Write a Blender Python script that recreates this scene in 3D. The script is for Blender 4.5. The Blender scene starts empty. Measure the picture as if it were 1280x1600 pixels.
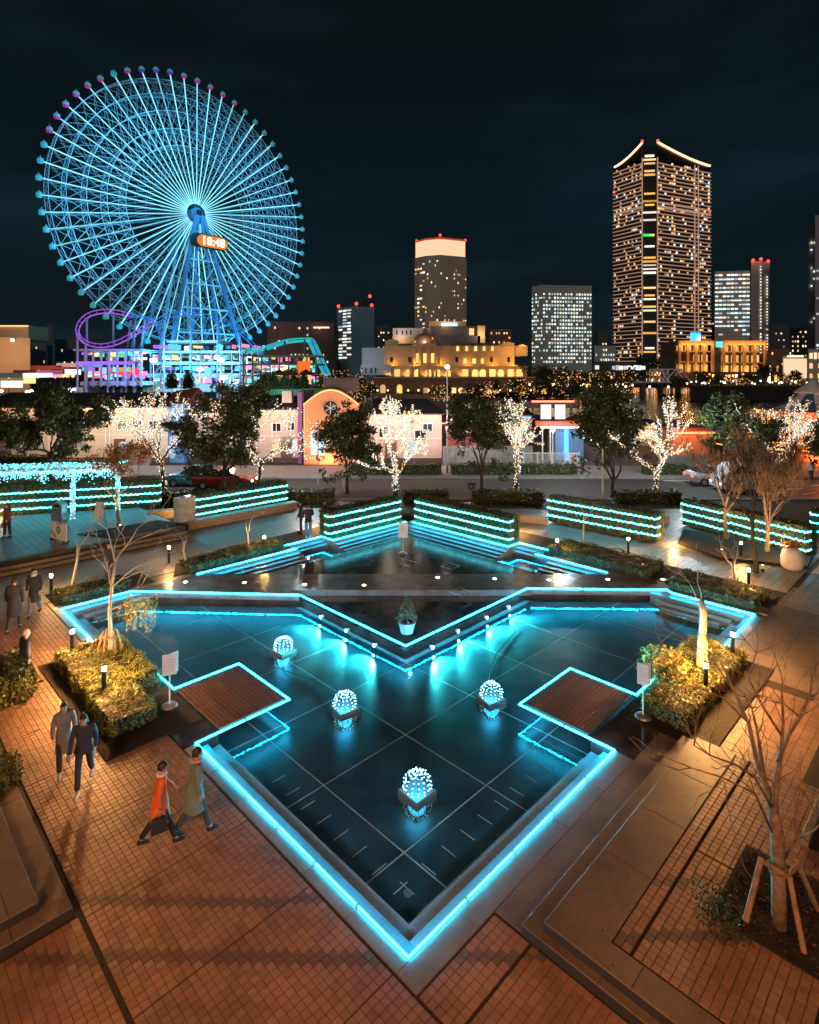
import bpy, bmesh, math, random
import numpy as np
from mathutils import Vector, Matrix, Euler
R=math.radians; PI=math.pi
rnd=random.Random(7)
S=bpy.context.scene
C=bpy.context.collection
# ------------------------------------------------------------------ camera
EYE=8.5
cam=bpy.data.cameras.new('camera'); co=bpy.data.objects.new('camera',cam); C.objects.link(co)
co.location=(0,0,EYE); co.rotation_euler=(R(90),0,0)
cam.sensor_fit='HORIZONTAL'; cam.sensor_width=36; cam.lens=36*910/1280; cam.shift_y=-220/1280
cam.clip_start=.1; cam.clip_end=6000
S.camera=co
# ------------------------------------------------------------------ night sky
W=bpy.data.worlds.new('World'); S.world=W; W.use_nodes=True
nt=W.node_tree; N=nt.nodes; L=nt.links; N.clear()
def nd(t,**k):
    n=N.new(t)
    for a,b in k.items(): setattr(n,a,b)
    return n
out=nd('ShaderNodeOutputWorld'); bg=nd('ShaderNodeBackground'); tc=nd('ShaderNodeTexCoord'); sep=nd('ShaderNodeSeparateXYZ')
L.new(tc.outputs['Generated'],sep.inputs[0])
ramp=nd('ShaderNodeValToRGB'); L.new(sep.outputs['Z'],ramp.inputs[0])
cr=ramp.color_ramp
cr.elements[0].position=0; cr.elements[0].color=(.0075,.011,.013,1)
cr.elements[1].position=.9; cr.elements[1].color=(.0028,.0052,.0068,1)
for p,c in ((.06,(.0045,.0105,.0145,1)),(.25,(.0028,.0098,.0145,1)),(.5,(.003,.0065,.0085,1))):
    e=cr.elements.new(p); e.color=c
mp=nd('ShaderNodeMapping'); mp.inputs['Scale'].default_value=(1.2,1.2,4.5); L.new(tc.outputs['Generated'],mp.inputs[0])
no=nd('ShaderNodeTexNoise'); no.inputs['Scale'].default_value=2.2; no.inputs['Detail'].default_value=5; L.new(mp.outputs[0],no.inputs[0])
mr=nd('ShaderNodeMapRange'); mr.inputs[1].default_value=.45; mr.inputs[2].default_value=.8; mr.inputs[3].default_value=.8; mr.inputs[4].default_value=1.9; L.new(no.outputs[0],mr.inputs[0])
mx=nd('ShaderNodeMix',data_type='RGBA',blend_type='MULTIPLY'); mx.inputs[0].default_value=1; L.new(ramp.outputs[0],mx.inputs[6]); L.new(mr.outputs[0],mx.inputs[7])
sky=nd('ShaderNodeTexSky'); sky.sky_type='NISHITA'; sky.sun_disc=False; sky.sun_elevation=R(1); sky.sun_rotation=R(180)
sb=nd('ShaderNodeMix',data_type='RGBA',blend_type='ADD'); sb.inputs[0].default_value=.0006; L.new(mx.outputs[2],sb.inputs[6]); L.new(sky.outputs[0],sb.inputs[7])
L.new(sb.outputs[2],bg.inputs[0]); bg.inputs[1].default_value=1.0; L.new(bg.outputs[0],out.inputs[0])
# ------------------------------------------------------------------ city glow from behind the viewer (the one sun lamp)
sl=bpy.data.lights.new('city_glow','SUN'); sl.energy=.35; sl.angle=R(8); sl.color=(1,.86,.72)
so=bpy.data.objects.new('city_glow',sl); C.objects.link(so); so.rotation_euler=(R(82),0,R(-14))
# ------------------------------------------------------------------ render
S.view_settings.view_transform='Standard'; S.view_settings.look='None'; S.view_settings.exposure=0; S.view_settings.gamma=1
try: S.view_settings.use_curve_mapping=False
except Exception: pass
cy=S.cycles
cy.use_denoising=True
try: cy.denoiser='OPENIMAGEDENOISE'
except Exception: pass
cy.sample_clamp_indirect=3; cy.max_bounces=6; cy.transparent_max_bounces=10; cy.caustics_reflective=False; cy.caustics_refractive=False
cy.use_light_tree=True
# ------------------------------------------------------------------ helpers
def PX(x,Y): return (x-640)*Y/910
def PZ(y,Y): return EYE-(y-580)*Y/910
def G(x,y,z=0):
    d=(EYE-z)*910/(y-580); return Vector((PX(x,d),d,z))
Q2=2**.5
def UV(u,v,z=0): return Vector(((u-v)/Q2-.1,(u+v)/Q2,z))
MATS={}
def mat(name,col,rough=.6,metal=0,var=.18,scale=2.5,bump=0,bscale=30,spec=.5,em=None,es=0,randcol=0,col2=None,dirt=0,dscale=.7):
    if name in MATS: return MATS[name]
    m=bpy.data.materials.new(name); m.use_nodes=True; t=m.node_tree; b=t.nodes['Principled BSDF']
    n=lambda k:t.nodes.new(k)
    tc=n('ShaderNodeTexCoord'); nz=n('ShaderNodeTexNoise'); nz.inputs['Scale'].default_value=scale; nz.inputs['Detail'].default_value=6
    t.links.new(tc.outputs['Object'],nz.inputs[0])
    mr=n('ShaderNodeMapRange'); mr.inputs[1].default_value=.3; mr.inputs[2].default_value=.7; mr.inputs[3].default_value=0; mr.inputs[4].default_value=1
    t.links.new(nz.outputs[0],mr.inputs[0])
    mx=n('ShaderNodeMix'); mx.data_type='RGBA'
    a=tuple(c*(1-var) for c in col); c2=col2 or tuple(min(1,c*(1+var)) for c in col)
    mx.inputs[6].default_value=(*a,1); mx.inputs[7].default_value=(*c2,1); t.links.new(mr.outputs[0],mx.inputs[0])
    o=mx.outputs[2]
    if randcol:
        oi=n('ShaderNodeObjectInfo'); r2=n('ShaderNodeMapRange'); r2.inputs[3].default_value=1-randcol; r2.inputs[4].default_value=1+randcol
        t.links.new(oi.outputs['Random'],r2.inputs[0]); m2=n('ShaderNodeMix'); m2.data_type='RGBA'; m2.blend_type='MULTIPLY'; m2.inputs[0].default_value=1
        t.links.new(o,m2.inputs[6]); t.links.new(r2.outputs[0],m2.inputs[7]); o=m2.outputs[2]
    if dirt:      # stains and wear that run over many pieces
        ge=n('ShaderNodeNewGeometry'); n3=n('ShaderNodeTexNoise'); n3.inputs['Scale'].default_value=dscale; n3.inputs['Detail'].default_value=8; n3.inputs['Roughness'].default_value=.65; t.links.new(ge.outputs['Position'],n3.inputs[0])
        r4=n('ShaderNodeMapRange'); r4.inputs[1].default_value=.32; r4.inputs[2].default_value=.68; r4.inputs[3].default_value=1-dirt; r4.inputs[4].default_value=1+dirt*.35; t.links.new(n3.outputs[0],r4.inputs[0])
        m3=n('ShaderNodeMix'); m3.data_type='RGBA'; m3.blend_type='MULTIPLY'; m3.inputs[0].default_value=1; t.links.new(o,m3.inputs[6]); t.links.new(r4.outputs[0],m3.inputs[7]); o=m3.outputs[2]
    t.links.new(o,b.inputs['Base Color'])
    r3=n('ShaderNodeMapRange'); r3.inputs[3].default_value=max(.02,rough*.8); r3.inputs[4].default_value=min(1,rough*1.2); t.links.new(nz.outputs[0],r3.inputs[0]); t.links.new(r3.outputs[0],b.inputs['Roughness'])
    b.inputs['Metallic'].default_value=metal; b.inputs['Specular IOR Level'].default_value=spec
    if bump:
        n2=n('ShaderNodeTexNoise'); n2.inputs['Scale'].default_value=bscale; n2.inputs['Detail'].default_value=4; t.links.new(tc.outputs['Object'],n2.inputs[0])
        bp=n('ShaderNodeBump'); bp.inputs['Strength'].default_value=bump; bp.inputs['Distance'].default_value=.02; t.links.new(n2.outputs[0],bp.inputs['Height']); t.links.new(bp.outputs[0],b.inputs['Normal'])
    if em: b.inputs['Emission Color'].default_value=(*em,1); b.inputs['Emission Strength'].default_value=es
    MATS[name]=m; return m
def emat(name,col,st,sample=False,rand=0,vary=0):
    """a surface that gives off light"""
    if name in MATS: return MATS[name]
    m=bpy.data.materials.new(name); m.use_nodes=True; t=m.node_tree; t.nodes.clear()
    o=t.nodes.new('ShaderNodeOutputMaterial'); e=t.nodes.new('ShaderNodeEmission'); e.inputs[0].default_value=(*col,1); e.inputs[1].default_value=st
    t.links.new(e.outputs[0],o.inputs[0])
    if rand or vary:
        r2=t.nodes.new('ShaderNodeMapRange'); r2.inputs[3].default_value=st*(1-(rand or vary)); r2.inputs[4].default_value=st*(1+(rand or vary))
        if rand:
            oi=t.nodes.new('ShaderNodeObjectInfo'); t.links.new(oi.outputs['Random'],r2.inputs[0])
        else:
            g=t.nodes.new('ShaderNodeNewGeometry'); t.links.new(g.outputs['Random Per Island'],r2.inputs[0])
        t.links.new(r2.outputs[0],e.inputs[1])
    m.cycles.emission_sampling='AUTO' if sample else 'NONE'
    MATS[name]=m; return m
class MB:
    def __init__(s): s.v=[]; s.f=[]; s.mi=[]; s.ms=[]
    def m(s,mat):
        if mat not in s.ms: s.ms.append(mat)
        return s.ms.index(mat)
    def add(s,vs,fs,mat=None):
        k=len(s.v); s.v+= [tuple(v) for v in vs]; s.f+=[tuple(i+k for i in f) for f in fs]; i=s.m(mat) if mat else 0; s.mi+=[i]*len(fs); return s
    def prism(s,poly,z0,z1,mat=None,bottom=True):
        n=len(poly); a=sum(poly[i][0]*poly[(i+1)%n][1]-poly[(i+1)%n][0]*poly[i][1] for i in range(n))
        if a<0: poly=poly[::-1]
        vs=[(p[0],p[1],z0) for p in poly]+[(p[0],p[1],z1) for p in poly]
        fs=[(i,(i+1)%n,n+(i+1)%n,n+i) for i in range(n)]+[tuple(range(n,2*n))]
        if bottom: fs.append(tuple(range(n-1,-1,-1)))
        return s.add(vs,fs,mat)
    def box(s,c,d,rz=0,mat=None):
        x,y,z=d[0]/2,d[1]/2,d[2]/2; cs,sn=math.cos(rz),math.sin(rz)
        vs=[(c[0]+a*cs-b*sn,c[1]+a*sn+b*cs,c[2]+e) for e in(-z,z) for a,b in((-x,-y),(x,-y),(x,y),(-x,y))]
        return s.add(vs,[(0,1,5,4),(1,2,6,5),(2,3,7,6),(3,0,4,7),(4,5,6,7),(3,2,1,0)],mat)
    def bbox(s,c,d,rz=0,b=.01,mat=None):
        """box with chamfered top rim"""
        x,y,z=d[0]/2,d[1]/2,d[2]/2; cs,sn=math.cos(rz),math.sin(rz); vs=[]
        for e,k in((-z,0),(z-b,0),(z,b)):
            for a,q in((-x+k,-y+k),(x-k,-y+k),(x-k,y-k),(-x+k,y-k)): vs.append((c[0]+a*cs-q*sn,c[1]+a*sn+q*cs,c[2]+e))
        fs=[(3,2,1,0),(8,9,10,11)]
        for r in(0,4): fs+=[(r+i,r+(i+1)%4,r+4+(i+1)%4,r+4+i) for i in range(4)]
        return s.add(vs,fs,mat)
    def uv(s,u0,u1,v0,v1,z0,z1,mat=None,b=0):
        p=[UV(u0,v0),UV(u1,v0),UV(u1,v1),UV(u0,v1)]
        if b: return s.bbox(((p[0].x+p[2].x)/2,(p[0].y+p[2].y)/2,(z0+z1)/2),(u1-u0,v1-v0,z1-z0),PI/4,b,mat)
        return s.prism([(q.x,q.y) for q in p],z0,z1,mat)
    def tube(s,p,q,r,r2=None,n=6,mat=None,caps=True):
        p=Vector(p);q=Vector(q);d=q-p
        if d.length<1e-6: return s
        r2=r if r2 is None else r2
        d.normalize(); a=d.orthogonal().normalized(); b=d.cross(a); vs=[]
        for c,rr in((p,r),(q,r2)):
            for i in range(n):
                t=2*PI*i/n; vs.append(c+a*math.cos(t)*rr+b*math.sin(t)*rr)
        fs=[(i,(i+1)%n,n+(i+1)%n,n+i) for i in range(n)]
        if caps: fs+=[tuple(range(n-1,-1,-1)),tuple(range(n,2*n))]
        return s.add(vs,fs,mat)
    def path(s,pts,rs,n=6,mat=None,closed=False):
        pts=[Vector(p) for p in pts]; k=len(pts)
        if not hasattr(rs,'__len__'): rs=[rs]*k
        vs=[]; a=None
        for i,p in enumerate(pts):
            d=(pts[(i+1)%k]-pts[i-1]) if closed else (pts[min(i+1,k-1)]-pts[max(i-1,0)])
            if d.length<1e-9: d=Vector((0,0,1))
            d.normalize()
            a=(a-d*a.dot(d)) if a is not None else d.orthogonal()
            if a.length<1e-6: a=d.orthogonal()
            a.normalize(); b=d.cross(a)
            for j in range(n):
                t=2*PI*j/n; vs.append(p+a*math.cos(t)*rs[i]+b*math.sin(t)*rs[i])
        fs=[]
        for i in range(k if closed else k-1):
            for j in range(n): fs.append((i*n+j,i*n+(j+1)%n,((i+1)%k)*n+(j+1)%n,((i+1)%k)*n+j))
        if not closed: fs+=[tuple(range(n-1,-1,-1)),tuple((k-1)*n+j for j in range(n))]
        return s.add(vs,fs,mat)
    def lathe(s,c,prof,n=12,mat=None):
        vs=[];
        for r,z in prof:
            for i in range(n): t=2*PI*i/n; vs.append((c[0]+r*math.cos(t),c[1]+r*math.sin(t),c[2]+z))
        fs=[(k*n+i,k*n+(i+1)%n,(k+1)*n+(i+1)%n,(k+1)*n+i) for k in range(len(prof)-1) for i in range(n)]
        fs+=[tuple(range(n-1,-1,-1)),tuple((len(prof)-1)*n+i for i in range(n))]
        return s.add(vs,fs,mat)
    def mesh(s,name,m=None,smooth=False):
        me=bpy.data.meshes.new(name); me.from_pydata(s.v,[],s.f)
        for k in ([m] if m else s.ms): me.materials.append(k)
        if not m and len(s.ms)>1: me.polygons.foreach_set('material_index',s.mi)
        if smooth: me.polygons.foreach_set('use_smooth',[True]*len(s.f))
        me.update(); return me
    def build(s,name,m=None,parent=None,world=False,smooth=False,label=None,kind=None):
        if world and parent is not None:
            l=parent.location; s.v=[(a-l[0],b-l[1],c-l[2]) for a,b,c in s.v]
        return link(name,s.mesh(name,m,smooth),parent,label=label,kind=kind)
def link(name,me,parent=None,loc=None,rot=None,scale=None,label=None,kind=None):
    o=bpy.data.objects.new(name,me); C.objects.link(o)
    if parent is not None: o.parent=parent
    if loc is not None: o.location=loc
    if rot is not None: o.rotation_euler=rot
    if scale is not None: o.scale=scale
    if label: o['label']=label
    if kind: o['kind']=kind
    return o
def tag(o,label=None,cat=None,group=None,kind=None):
    if label: o['label']=label
    if cat: o['category']=cat
    if group: o['group']=group
    if kind: o['kind']=kind
    return o
def thing(name,label,cat,loc=(0,0,0),rz=0,group=None):
    return tag(link(name,None,None,loc,(0,0,rz)),label,cat,group)
def struct(o): o['kind']='structure'; return o
def copy_tree(o,parent=None,label=None,loc=None,rz=None):
    c=o.copy(); C.objects.link(c)
    if parent is not None: c.parent=parent
    for ch in o.children: copy_tree(ch,c)
    if label: c['label']=label
    if loc is not None: c.location=loc
    if rz is not None: c.rotation_euler=(0,0,rz)
    return c
def np_mesh(name,V,F,m,smooth=False):
    V=np.asarray(V,dtype=np.float32); F=np.asarray(F,dtype=np.int32); k=F.shape[1]
    me=bpy.data.meshes.new(name); me.vertices.add(len(V)); me.vertices.foreach_set('co',V.ravel())
    me.loops.add(F.size); me.loops.foreach_set('vertex_index',F.ravel()); me.polygons.add(len(F))
    me.polygons.foreach_set('loop_start',np.arange(0,F.size,k,dtype=np.int32)); me.polygons.foreach_set('loop_total',np.full(len(F),k,dtype=np.int32))
    for q in (m if isinstance(m,(list,tuple)) else [m]): me.materials.append(q)
    me.update(calc_edges=True); me.validate(); return me
OCT=np.array([(1,0,0),(-1,0,0),(0,1,0),(0,-1,0),(0,0,1),(0,0,-1)],dtype=np.float32)
OCF=np.array([(0,2,4),(2,1,4),(1,3,4),(3,0,4),(2,0,5),(1,2,5),(3,1,5),(0,3,5)])
def bulbs(name,P,r,m,parent=None,kind='stuff'):
    P=np.asarray(P,dtype=np.float32).reshape(-1,3)
    if parent is not None: P=P-np.array(parent.location,dtype=np.float32)
    r=np.broadcast_to(np.asarray(r,dtype=np.float32),(len(P),))
    V=(P[:,None,:]+OCT[None]*r[:,None,None]).reshape(-1,3); F=(OCF[None]+np.arange(len(P))[:,None,None]*6).reshape(-1,3)
    ms=m if isinstance(m,(list,tuple)) else [m]
    me=np_mesh(name,V,F,ms)
    if len(ms)>1:
        idx=np.repeat(nr.integers(0,len(ms),len(P)),8).astype(np.int32); me.polygons.foreach_set('material_index',idx)
    return link(name,me,parent,kind=kind)
nr=np.random.default_rng(5)
def leaves(P,size,up=.5,Nn=None):
    """quads of leaf size at the points, random orientation; returns V,F"""
    P=np.asarray(P,dtype=np.float32); n=len(P)
    a=nr.normal(size=(n,3)); 
    if Nn is not None: a=a*.6+np.asarray(Nn)
    a[:,2]+=up
    a/=np.linalg.norm(a,axis=1)[:,None]+1e-9
    b=np.cross(a,nr.normal(size=(n,3))); b/=np.linalg.norm(b,axis=1)[:,None]+1e-9; c=np.cross(a,b)
    s=(size*nr.uniform(.6,1.4,n))[:,None]
    V=np.stack([P-b*s,P-c*s*.45+a*s*.1,P+b*s,P+c*s*.45+a*s*.1],1).reshape(-1,3)
    F=np.arange(4*n).reshape(-1,4); return V,F
def leaf_obj(name,P,size,m,parent=None,up=.5,Nn=None,kind=None,idx=None):
    if parent is not None: P=np.asarray(P)-np.array(parent.location)
    V,F=leaves(P,size,up,Nn); me=np_mesh(name,V,F,m)
    if isinstance(m,(list,tuple)) and len(m)>1:
        me.polygons.foreach_set('material_index',(nr.integers(0,len(m),len(F)) if idx is None else idx).astype(np.int32))
    return link(name,me,parent,kind=kind)
def lamp(name,kind,loc,e,col,parent=None,rad=.05,size=None,blend=.5,target=None):
    l=bpy.data.lights.new(name,kind); l.energy=e; l.color=col
    if kind in('POINT','SPOT'): l.shadow_soft_size=rad
    if kind=='SPOT': l.spot_size=R(size or 60); l.spot_blend=blend
    if kind=='AREA': l.size=rad
    o=bpy.data.objects.new(name,l); C.objects.link(o); o.location=loc
    if target is not None: o.rotation_euler=(Vector(target)-Vector(loc)).to_track_quat('-Z','Y').to_euler()
    if parent is not None:
        o.parent=parent; o.location=Vector(loc)-parent.location
    return o
# ------------------------------------------------------------------ shared materials
CY=(.03,.62,1.0)
m_neon=emat('neon_cyan',(.011,.60,1.0),55,True)
m_led=emat('led_cyan',(.10,.80,1.0),13,True,vary=.4)
m_led2=emat('led_ice',(.12,.80,1.0),7,True,vary=.4)
m_fw=emat('fairy_warm',(1,.74,.36),1.6,False,vary=.8)
m_fc=emat('fairy_white',(.78,.95,1.0),1.7,False,vary=.8)
m_fa=emat('fairy_amber',(1,.38,.08),1.6,False,vary=.8)
m_granite=mat('granite_grey',(.23,.215,.20),.42,dirt=.35,var=.2,scale=60,bump=.15,bscale=180)
m_granb=mat('granite_brown',(.185,.145,.115),.5,dirt=.45,dscale=.9,var=.22,scale=45,bump=.15,bscale=180)
m_dark=mat('granite_dark',(.058,.062,.064),.13,dirt=.4,var=.35,scale=1.4,bump=.03,bscale=60)
m_grout=mat('grout_dark',(.03,.025,.022),.8)
m_tile=mat('tile_terracotta',(.31,.175,.12),.5,dirt=.42,var=.12,scale=30,bump=.25,bscale=90,randcol=.12)
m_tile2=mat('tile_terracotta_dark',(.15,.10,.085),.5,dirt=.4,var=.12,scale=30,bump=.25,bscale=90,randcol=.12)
m_step=mat('granite_step',(.19,.215,.235),.4,dirt=.3,var=.15,scale=50,bump=.1,bscale=150)
m_steel=mat('galvanised_steel',(.45,.46,.46),.35,metal=.8)
m_white=mat('white_paint',(.75,.75,.73),.45,var=.06)
m_black=mat('black_metal',(.02,.02,.022),.4,metal=.3)
m_bark=mat('bark',(.17,.125,.09),.85,var=.5,scale=12,bump=.9,bscale=40)
m_barkd=mat('bark_dark',(.06,.048,.038),.9,var=.35,scale=8,bump=.6,bscale=40)
m_wood=mat('stake_wood',(.27,.155,.08),.75,var=.4,scale=9,bump=.6,bscale=30)
m_soil=mat('soil',(.02,.014,.010),.95,var=.4,scale=6,bump=.9,bscale=25)
m_lf=[mat('leaf_dark',(.035,.055,.018),.5,var=.4,scale=1.2),mat('leaf_mid',(.06,.085,.022),.5,var=.4,scale=1.2),mat('leaf_light',(.10,.12,.03),.5,var=.4,scale=1.2)]
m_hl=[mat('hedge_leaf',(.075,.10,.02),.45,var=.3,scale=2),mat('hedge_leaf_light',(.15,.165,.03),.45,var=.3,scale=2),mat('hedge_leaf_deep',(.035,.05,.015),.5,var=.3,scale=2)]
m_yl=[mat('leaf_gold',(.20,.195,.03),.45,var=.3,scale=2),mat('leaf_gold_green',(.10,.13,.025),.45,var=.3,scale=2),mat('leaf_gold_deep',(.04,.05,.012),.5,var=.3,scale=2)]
m_core=mat('hedge_core',(.018,.022,.008),.95,var=.3)
m_or=[mat('leaf_autumn',(.32,.15,.035),.6,var=.35,scale=3),mat('leaf_autumn_light',(.42,.24,.06),.6,var=.35,scale=3)]
# ================================================================== SETTING: ground, plaza, pools
m_asph=mat('asphalt',(.085,.085,.085),.6,var=.25,scale=3,bump=.3,bscale=120)
m_conc=mat('concrete',(.22,.21,.2),.7,var=.25,scale=2,bump=.2,bscale=60)
m_gl=mat('ground_dark',(.03,.03,.028),.9,var=.4,scale=.2)
# far land: one sheet to the horizon (below everything), then the quay blocks that stand above the canal
b=MB(); b.prism([(-3500,-60),(3500,-60),(3500,5000),(-3500,5000)],-4.2,-4,m_gl); struct(b.build('ground'))
b=MB()
b.prism([(-400,36.5),(400,36.5),(400,52),(-400,52)],-3.9,-.03)              # land under the road
b.prism([(-400,52),(140,52),(140,82),(30,90),(18,128),(-400,128)],-3.9,-.03)
b.prism([(-400,128),(10,128),(10,215),(-20,240),(-20,262),(-400,262)],-3.9,-.03)
struct(b.build('land',m_asph))
# far bank embankment
b=MB(); b.prism([(-400,262),(75,262),(75,330),(-400,330)],-3.9,-.03); b.prism([(107,222),(600,222),(600,420),(208,420)],-3.9,2.9); b.prism([(-3000,418),(3000,418),(3000,4900),(-3000,4900)],-3.9,-.5)
struct(b.build('embankment',m_gl))
# canal
mw=bpy.data.materials.new('canal_water'); mw.use_nodes=True; t=mw.node_tree; p=t.nodes['Principled BSDF']
p.inputs['Base Color'].default_value=(.006,.010,.012,1); p.inputs['Roughness'].default_value=.17; p.inputs['IOR'].default_value=1.9
tc=t.nodes.new('ShaderNodeTexCoord'); mp=t.nodes.new('ShaderNodeMapping'); mp.inputs['Scale'].default_value=(.25,.9,1); nz=t.nodes.new('ShaderNodeTexNoise'); nz.inputs['Scale'].default_value=.8; nz.inputs['Detail'].default_value=3
bp=t.nodes.new('ShaderNodeBump'); bp.inputs['Strength'].default_value=.3; bp.inputs['Distance'].default_value=.05
t.links.new(tc.outputs['Object'],mp.inputs[0]); t.links.new(mp.outputs[0],nz.inputs[0]); t.links.new(nz.outputs[0],bp.inputs['Height']); t.links.new(bp.outputs[0],p.inputs['Normal'])
b=MB(); b.prism([(-60,52),(650,52),(650,600),(-60,600)],-2.62,-2.6); struct(b.build('canal_water',mw))
# quay wall caps
b=MB(); b.path([(140,82,.1),(30,90,.1),(18,128,.1),(10,128,.1),(10,215,.1)],.35,4); struct(b.build('quay_kerb',m_conc))
# ---------------------------------------------------------------- plaza base blocks
PB=MB()
Z0=-1.2; ZB=-.012
def pb(u0,u1,v0,v1,z=ZB): PB.uv(u0,u1,v0,v1,Z0,z)
pb(-14,5.74,-14,70); pb(5.745,46,-14,5.46); pb(5.745,23.3,24.4,70); pb(24.405,46,5.465,24.4)
pb(23.305,46,24.405,70)

plaza=struct(PB.build('plaza_base',m_grout))
# granite slabs: each a part of the plaza; (u0,u1,v0,v1,ztop,mat)
def slab(parent,u0,u1,v0,v1,z0,z1,m,name='granite_slab',b=.006): 
    return MB().uv(u0+.004,u1-.004,v0+.004,v1-.004,z0,z1,m,b).build(name,m,parent)
def slabs(parent,u0,u1,v0,v1,z0,z1,m,du,dv,name='granite_slab',ns=None):
    nu=max(1,round((u1-u0)/du)); nv=max(1,round((v1-v0)/dv))
    for i in range(nu):
        for j in range(nv):
            slab(parent,u0+(u1-u0)*i/nu,u0+(u1-u0)*(i+1)/nu,v0+(v1-v0)*j/nv,v0+(v1-v0)*(j+1)/nv,z0,z1,m,name)
# coping round the front pool
cp=MB(); cp.uv(5.75,6.0,5.9,5.95,-1.2,-.02); pool=struct(cp.build('pool_coping_core',m_granite)); pool.name='pool_coping'
slabs(pool,5.75,6.0,5.87,12.78,-.9,0,m_granite,.3,1.25,'coping_slab'); slabs(pool,5.75,12.54,5.47,5.87,-.9,.0,m_granite,1.25,.5,'coping_slab')
slabs(pool,5.75,5.95,16.3,23.4,-.9,0,m_granite,.3,1.25,'coping_slab')
slabs(pool,5.75,9.5,23.42,23.8,-.9,0,m_granite,1.25,.5,'coping_slab')
slabs(pool,5.75,6.6,12.80,16.28,-.9,-.001,m_dark,.9,1.2,'coping_slab')
slabs(pool,22.95,23.3,5.75,10.6,-.9,0,m_granite,.5,1.25,'coping_slab'); slabs(pool,17.4,22.95,5.47,5.76,-.9,0,m_granite,1.25,.5,'coping_slab')
slabs(pool,12.56,17.38,5.47,6.5,-.9,-.001,m_dark,1.2,.9,'coping_slab')
# back pool walls
slabs(pool,9.5,16,23.45,23.8,-.9,0,m_granite,1.25,.5,'coping_slab'); slabs(pool,16,18,24.2,24.4,-.9,0,m_granite,1,.5,'coping_slab'); slabs(pool,18,23.3,23.25,24.4,-.9,.02,m_granite,1.25,1.3,'coping_slab')
slabs(pool,23.32,23.8,10.6,14.2,-.9,0,m_granite,.5,1.25,'coping_slab'); slabs(pool,24.2,24.4,14.2,16.4,-.9,0,m_granite,.5,1,'coping_slab'); slabs(pool,23.32,24.4,16.4,23.25,-.9,.02,m_granite,1.3,1.25,'coping_slab')
# filler ground blocks between copings and the plaza
PB=MB(); PB.uv(5.75,16,23.8,24.395,Z0,-.005); PB.uv(23.8,24.4,5.47,14.2,Z0,-.005); PB.uv(23.3,23.8,5.47,10.6,Z0,-.006); struct(PB.build('plaza_base',m_granb))
# steps into the water (each tread a part)
m_led1=m_step
def tread(u0,u1,v0,v1,z): MB().uv(u0,u1,v0,v1,-.9,z,m_step,.008).build('step',m_step,pool)
tread(6.003,6.30,5.873,12.777,-.13); tread(6.303,6.60,6.2,12.776,-.27)
tread(6.303,12.537,5.873,6.17,-.132); tread(6.603,12.536,6.173,6.47,-.272)
tread(5.953,6.25,16.3,23.4,-.13); tread(6.253,6.55,16.3,23.1,-.27)
for k in range(3):
    tread(6.26+.3*k,9.2-.3*k,23.12-.3*k,23.41-.3*k,-.10-.1*k)
    tread(22.64-.3*k,22.94-.3*k,6.06+.3*k,9.3-.3*k,-.10-.1*k)
tread(19.2,22.945,5.763,6.05,-.13); tread(19.2,22.6,6.053,6.34,-.27)
for k in range(4):
    z=-.14-.07*k
    tread(10.8,15.99,23.12-.32*k,23.44-.32*k,z-.002); tread(16.0,17.99,23.87-.32*k,24.19-.32*k,z) if k<2 else None
    tread(18.0,23.25-.32*(k+1),22.92-.32*k,23.24-.32*k,z)
    tread(22.98-.32*k,23.29-.32*k,10.8,14.19,z-.002); tread(23.88-.32*k,24.19-.32*k,14.2,16.39,z) if k<2 else None
    tread(22.98-.32*k,23.29-.32*k,16.4,23.25-.32*k,z)
# pool floor slabs
m_fl=mat('pool_floor_granite',(.038,.074,.086),.3,dirt=.55,dscale=.8,var=.3,scale=1.2,bump=.08,bscale=80)
m_jt=mat('pale_joint',(.50,.50,.48),.6,dirt=.5)
b=MB(); b.uv(5.9,24.4,5.8,24.4,-1.0,-.503,m_jt); pf=struct(b.build('pool_floor',m_jt))
ed=[5.2,7.7,10.2,12.7,15.2,17.7,20.2,22.7,25.2]
for i in range(8):
    for j in range(8):
        u0,u1,v0,v1=ed[i],ed[i+1],ed[j],ed[j+1]
        if u0>12 and v0>12 and u1<21 and v1<21: continue
        slab(pf,max(u0,5.95)+.011,min(u1,24.39)-.011,max(v0,5.85)+.011,min(v1,24.39)-.011,-.7,-.5,m_fl,'floor_slab',.004)
for k in range(11):    # short pale inlays along the pool edge
    for (a,c) in ((6.95,7.3),):
        MB().uv(a,c,7.2+.55*k,7.215+.55*k,-.5,-.494).build('inlay_strip',m_jt,pf); MB().uv(7.2+.55*k,7.215+.55*k,a,c,-.5,-.494).build('inlay_strip',m_jt,pf)
MB().uv(6.72,6.735,6.7,12.7,-.5,-.494).build('inlay_strip',m_jt,pf); MB().uv(6.7,12.5,6.64,6.655,-.5,-.494).build('inlay_strip',m_jt,pf)
# drain with two slots in the near corner
d=MB(); d.lathe(UV(7.15,7.05,-.5),[(.075,0),(.075,.012),(.06,.014)],14); tag(d.build('pool_drain',m_steel),'small round metal drain cover under water in the near corner of the pool','drain cover')
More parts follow.
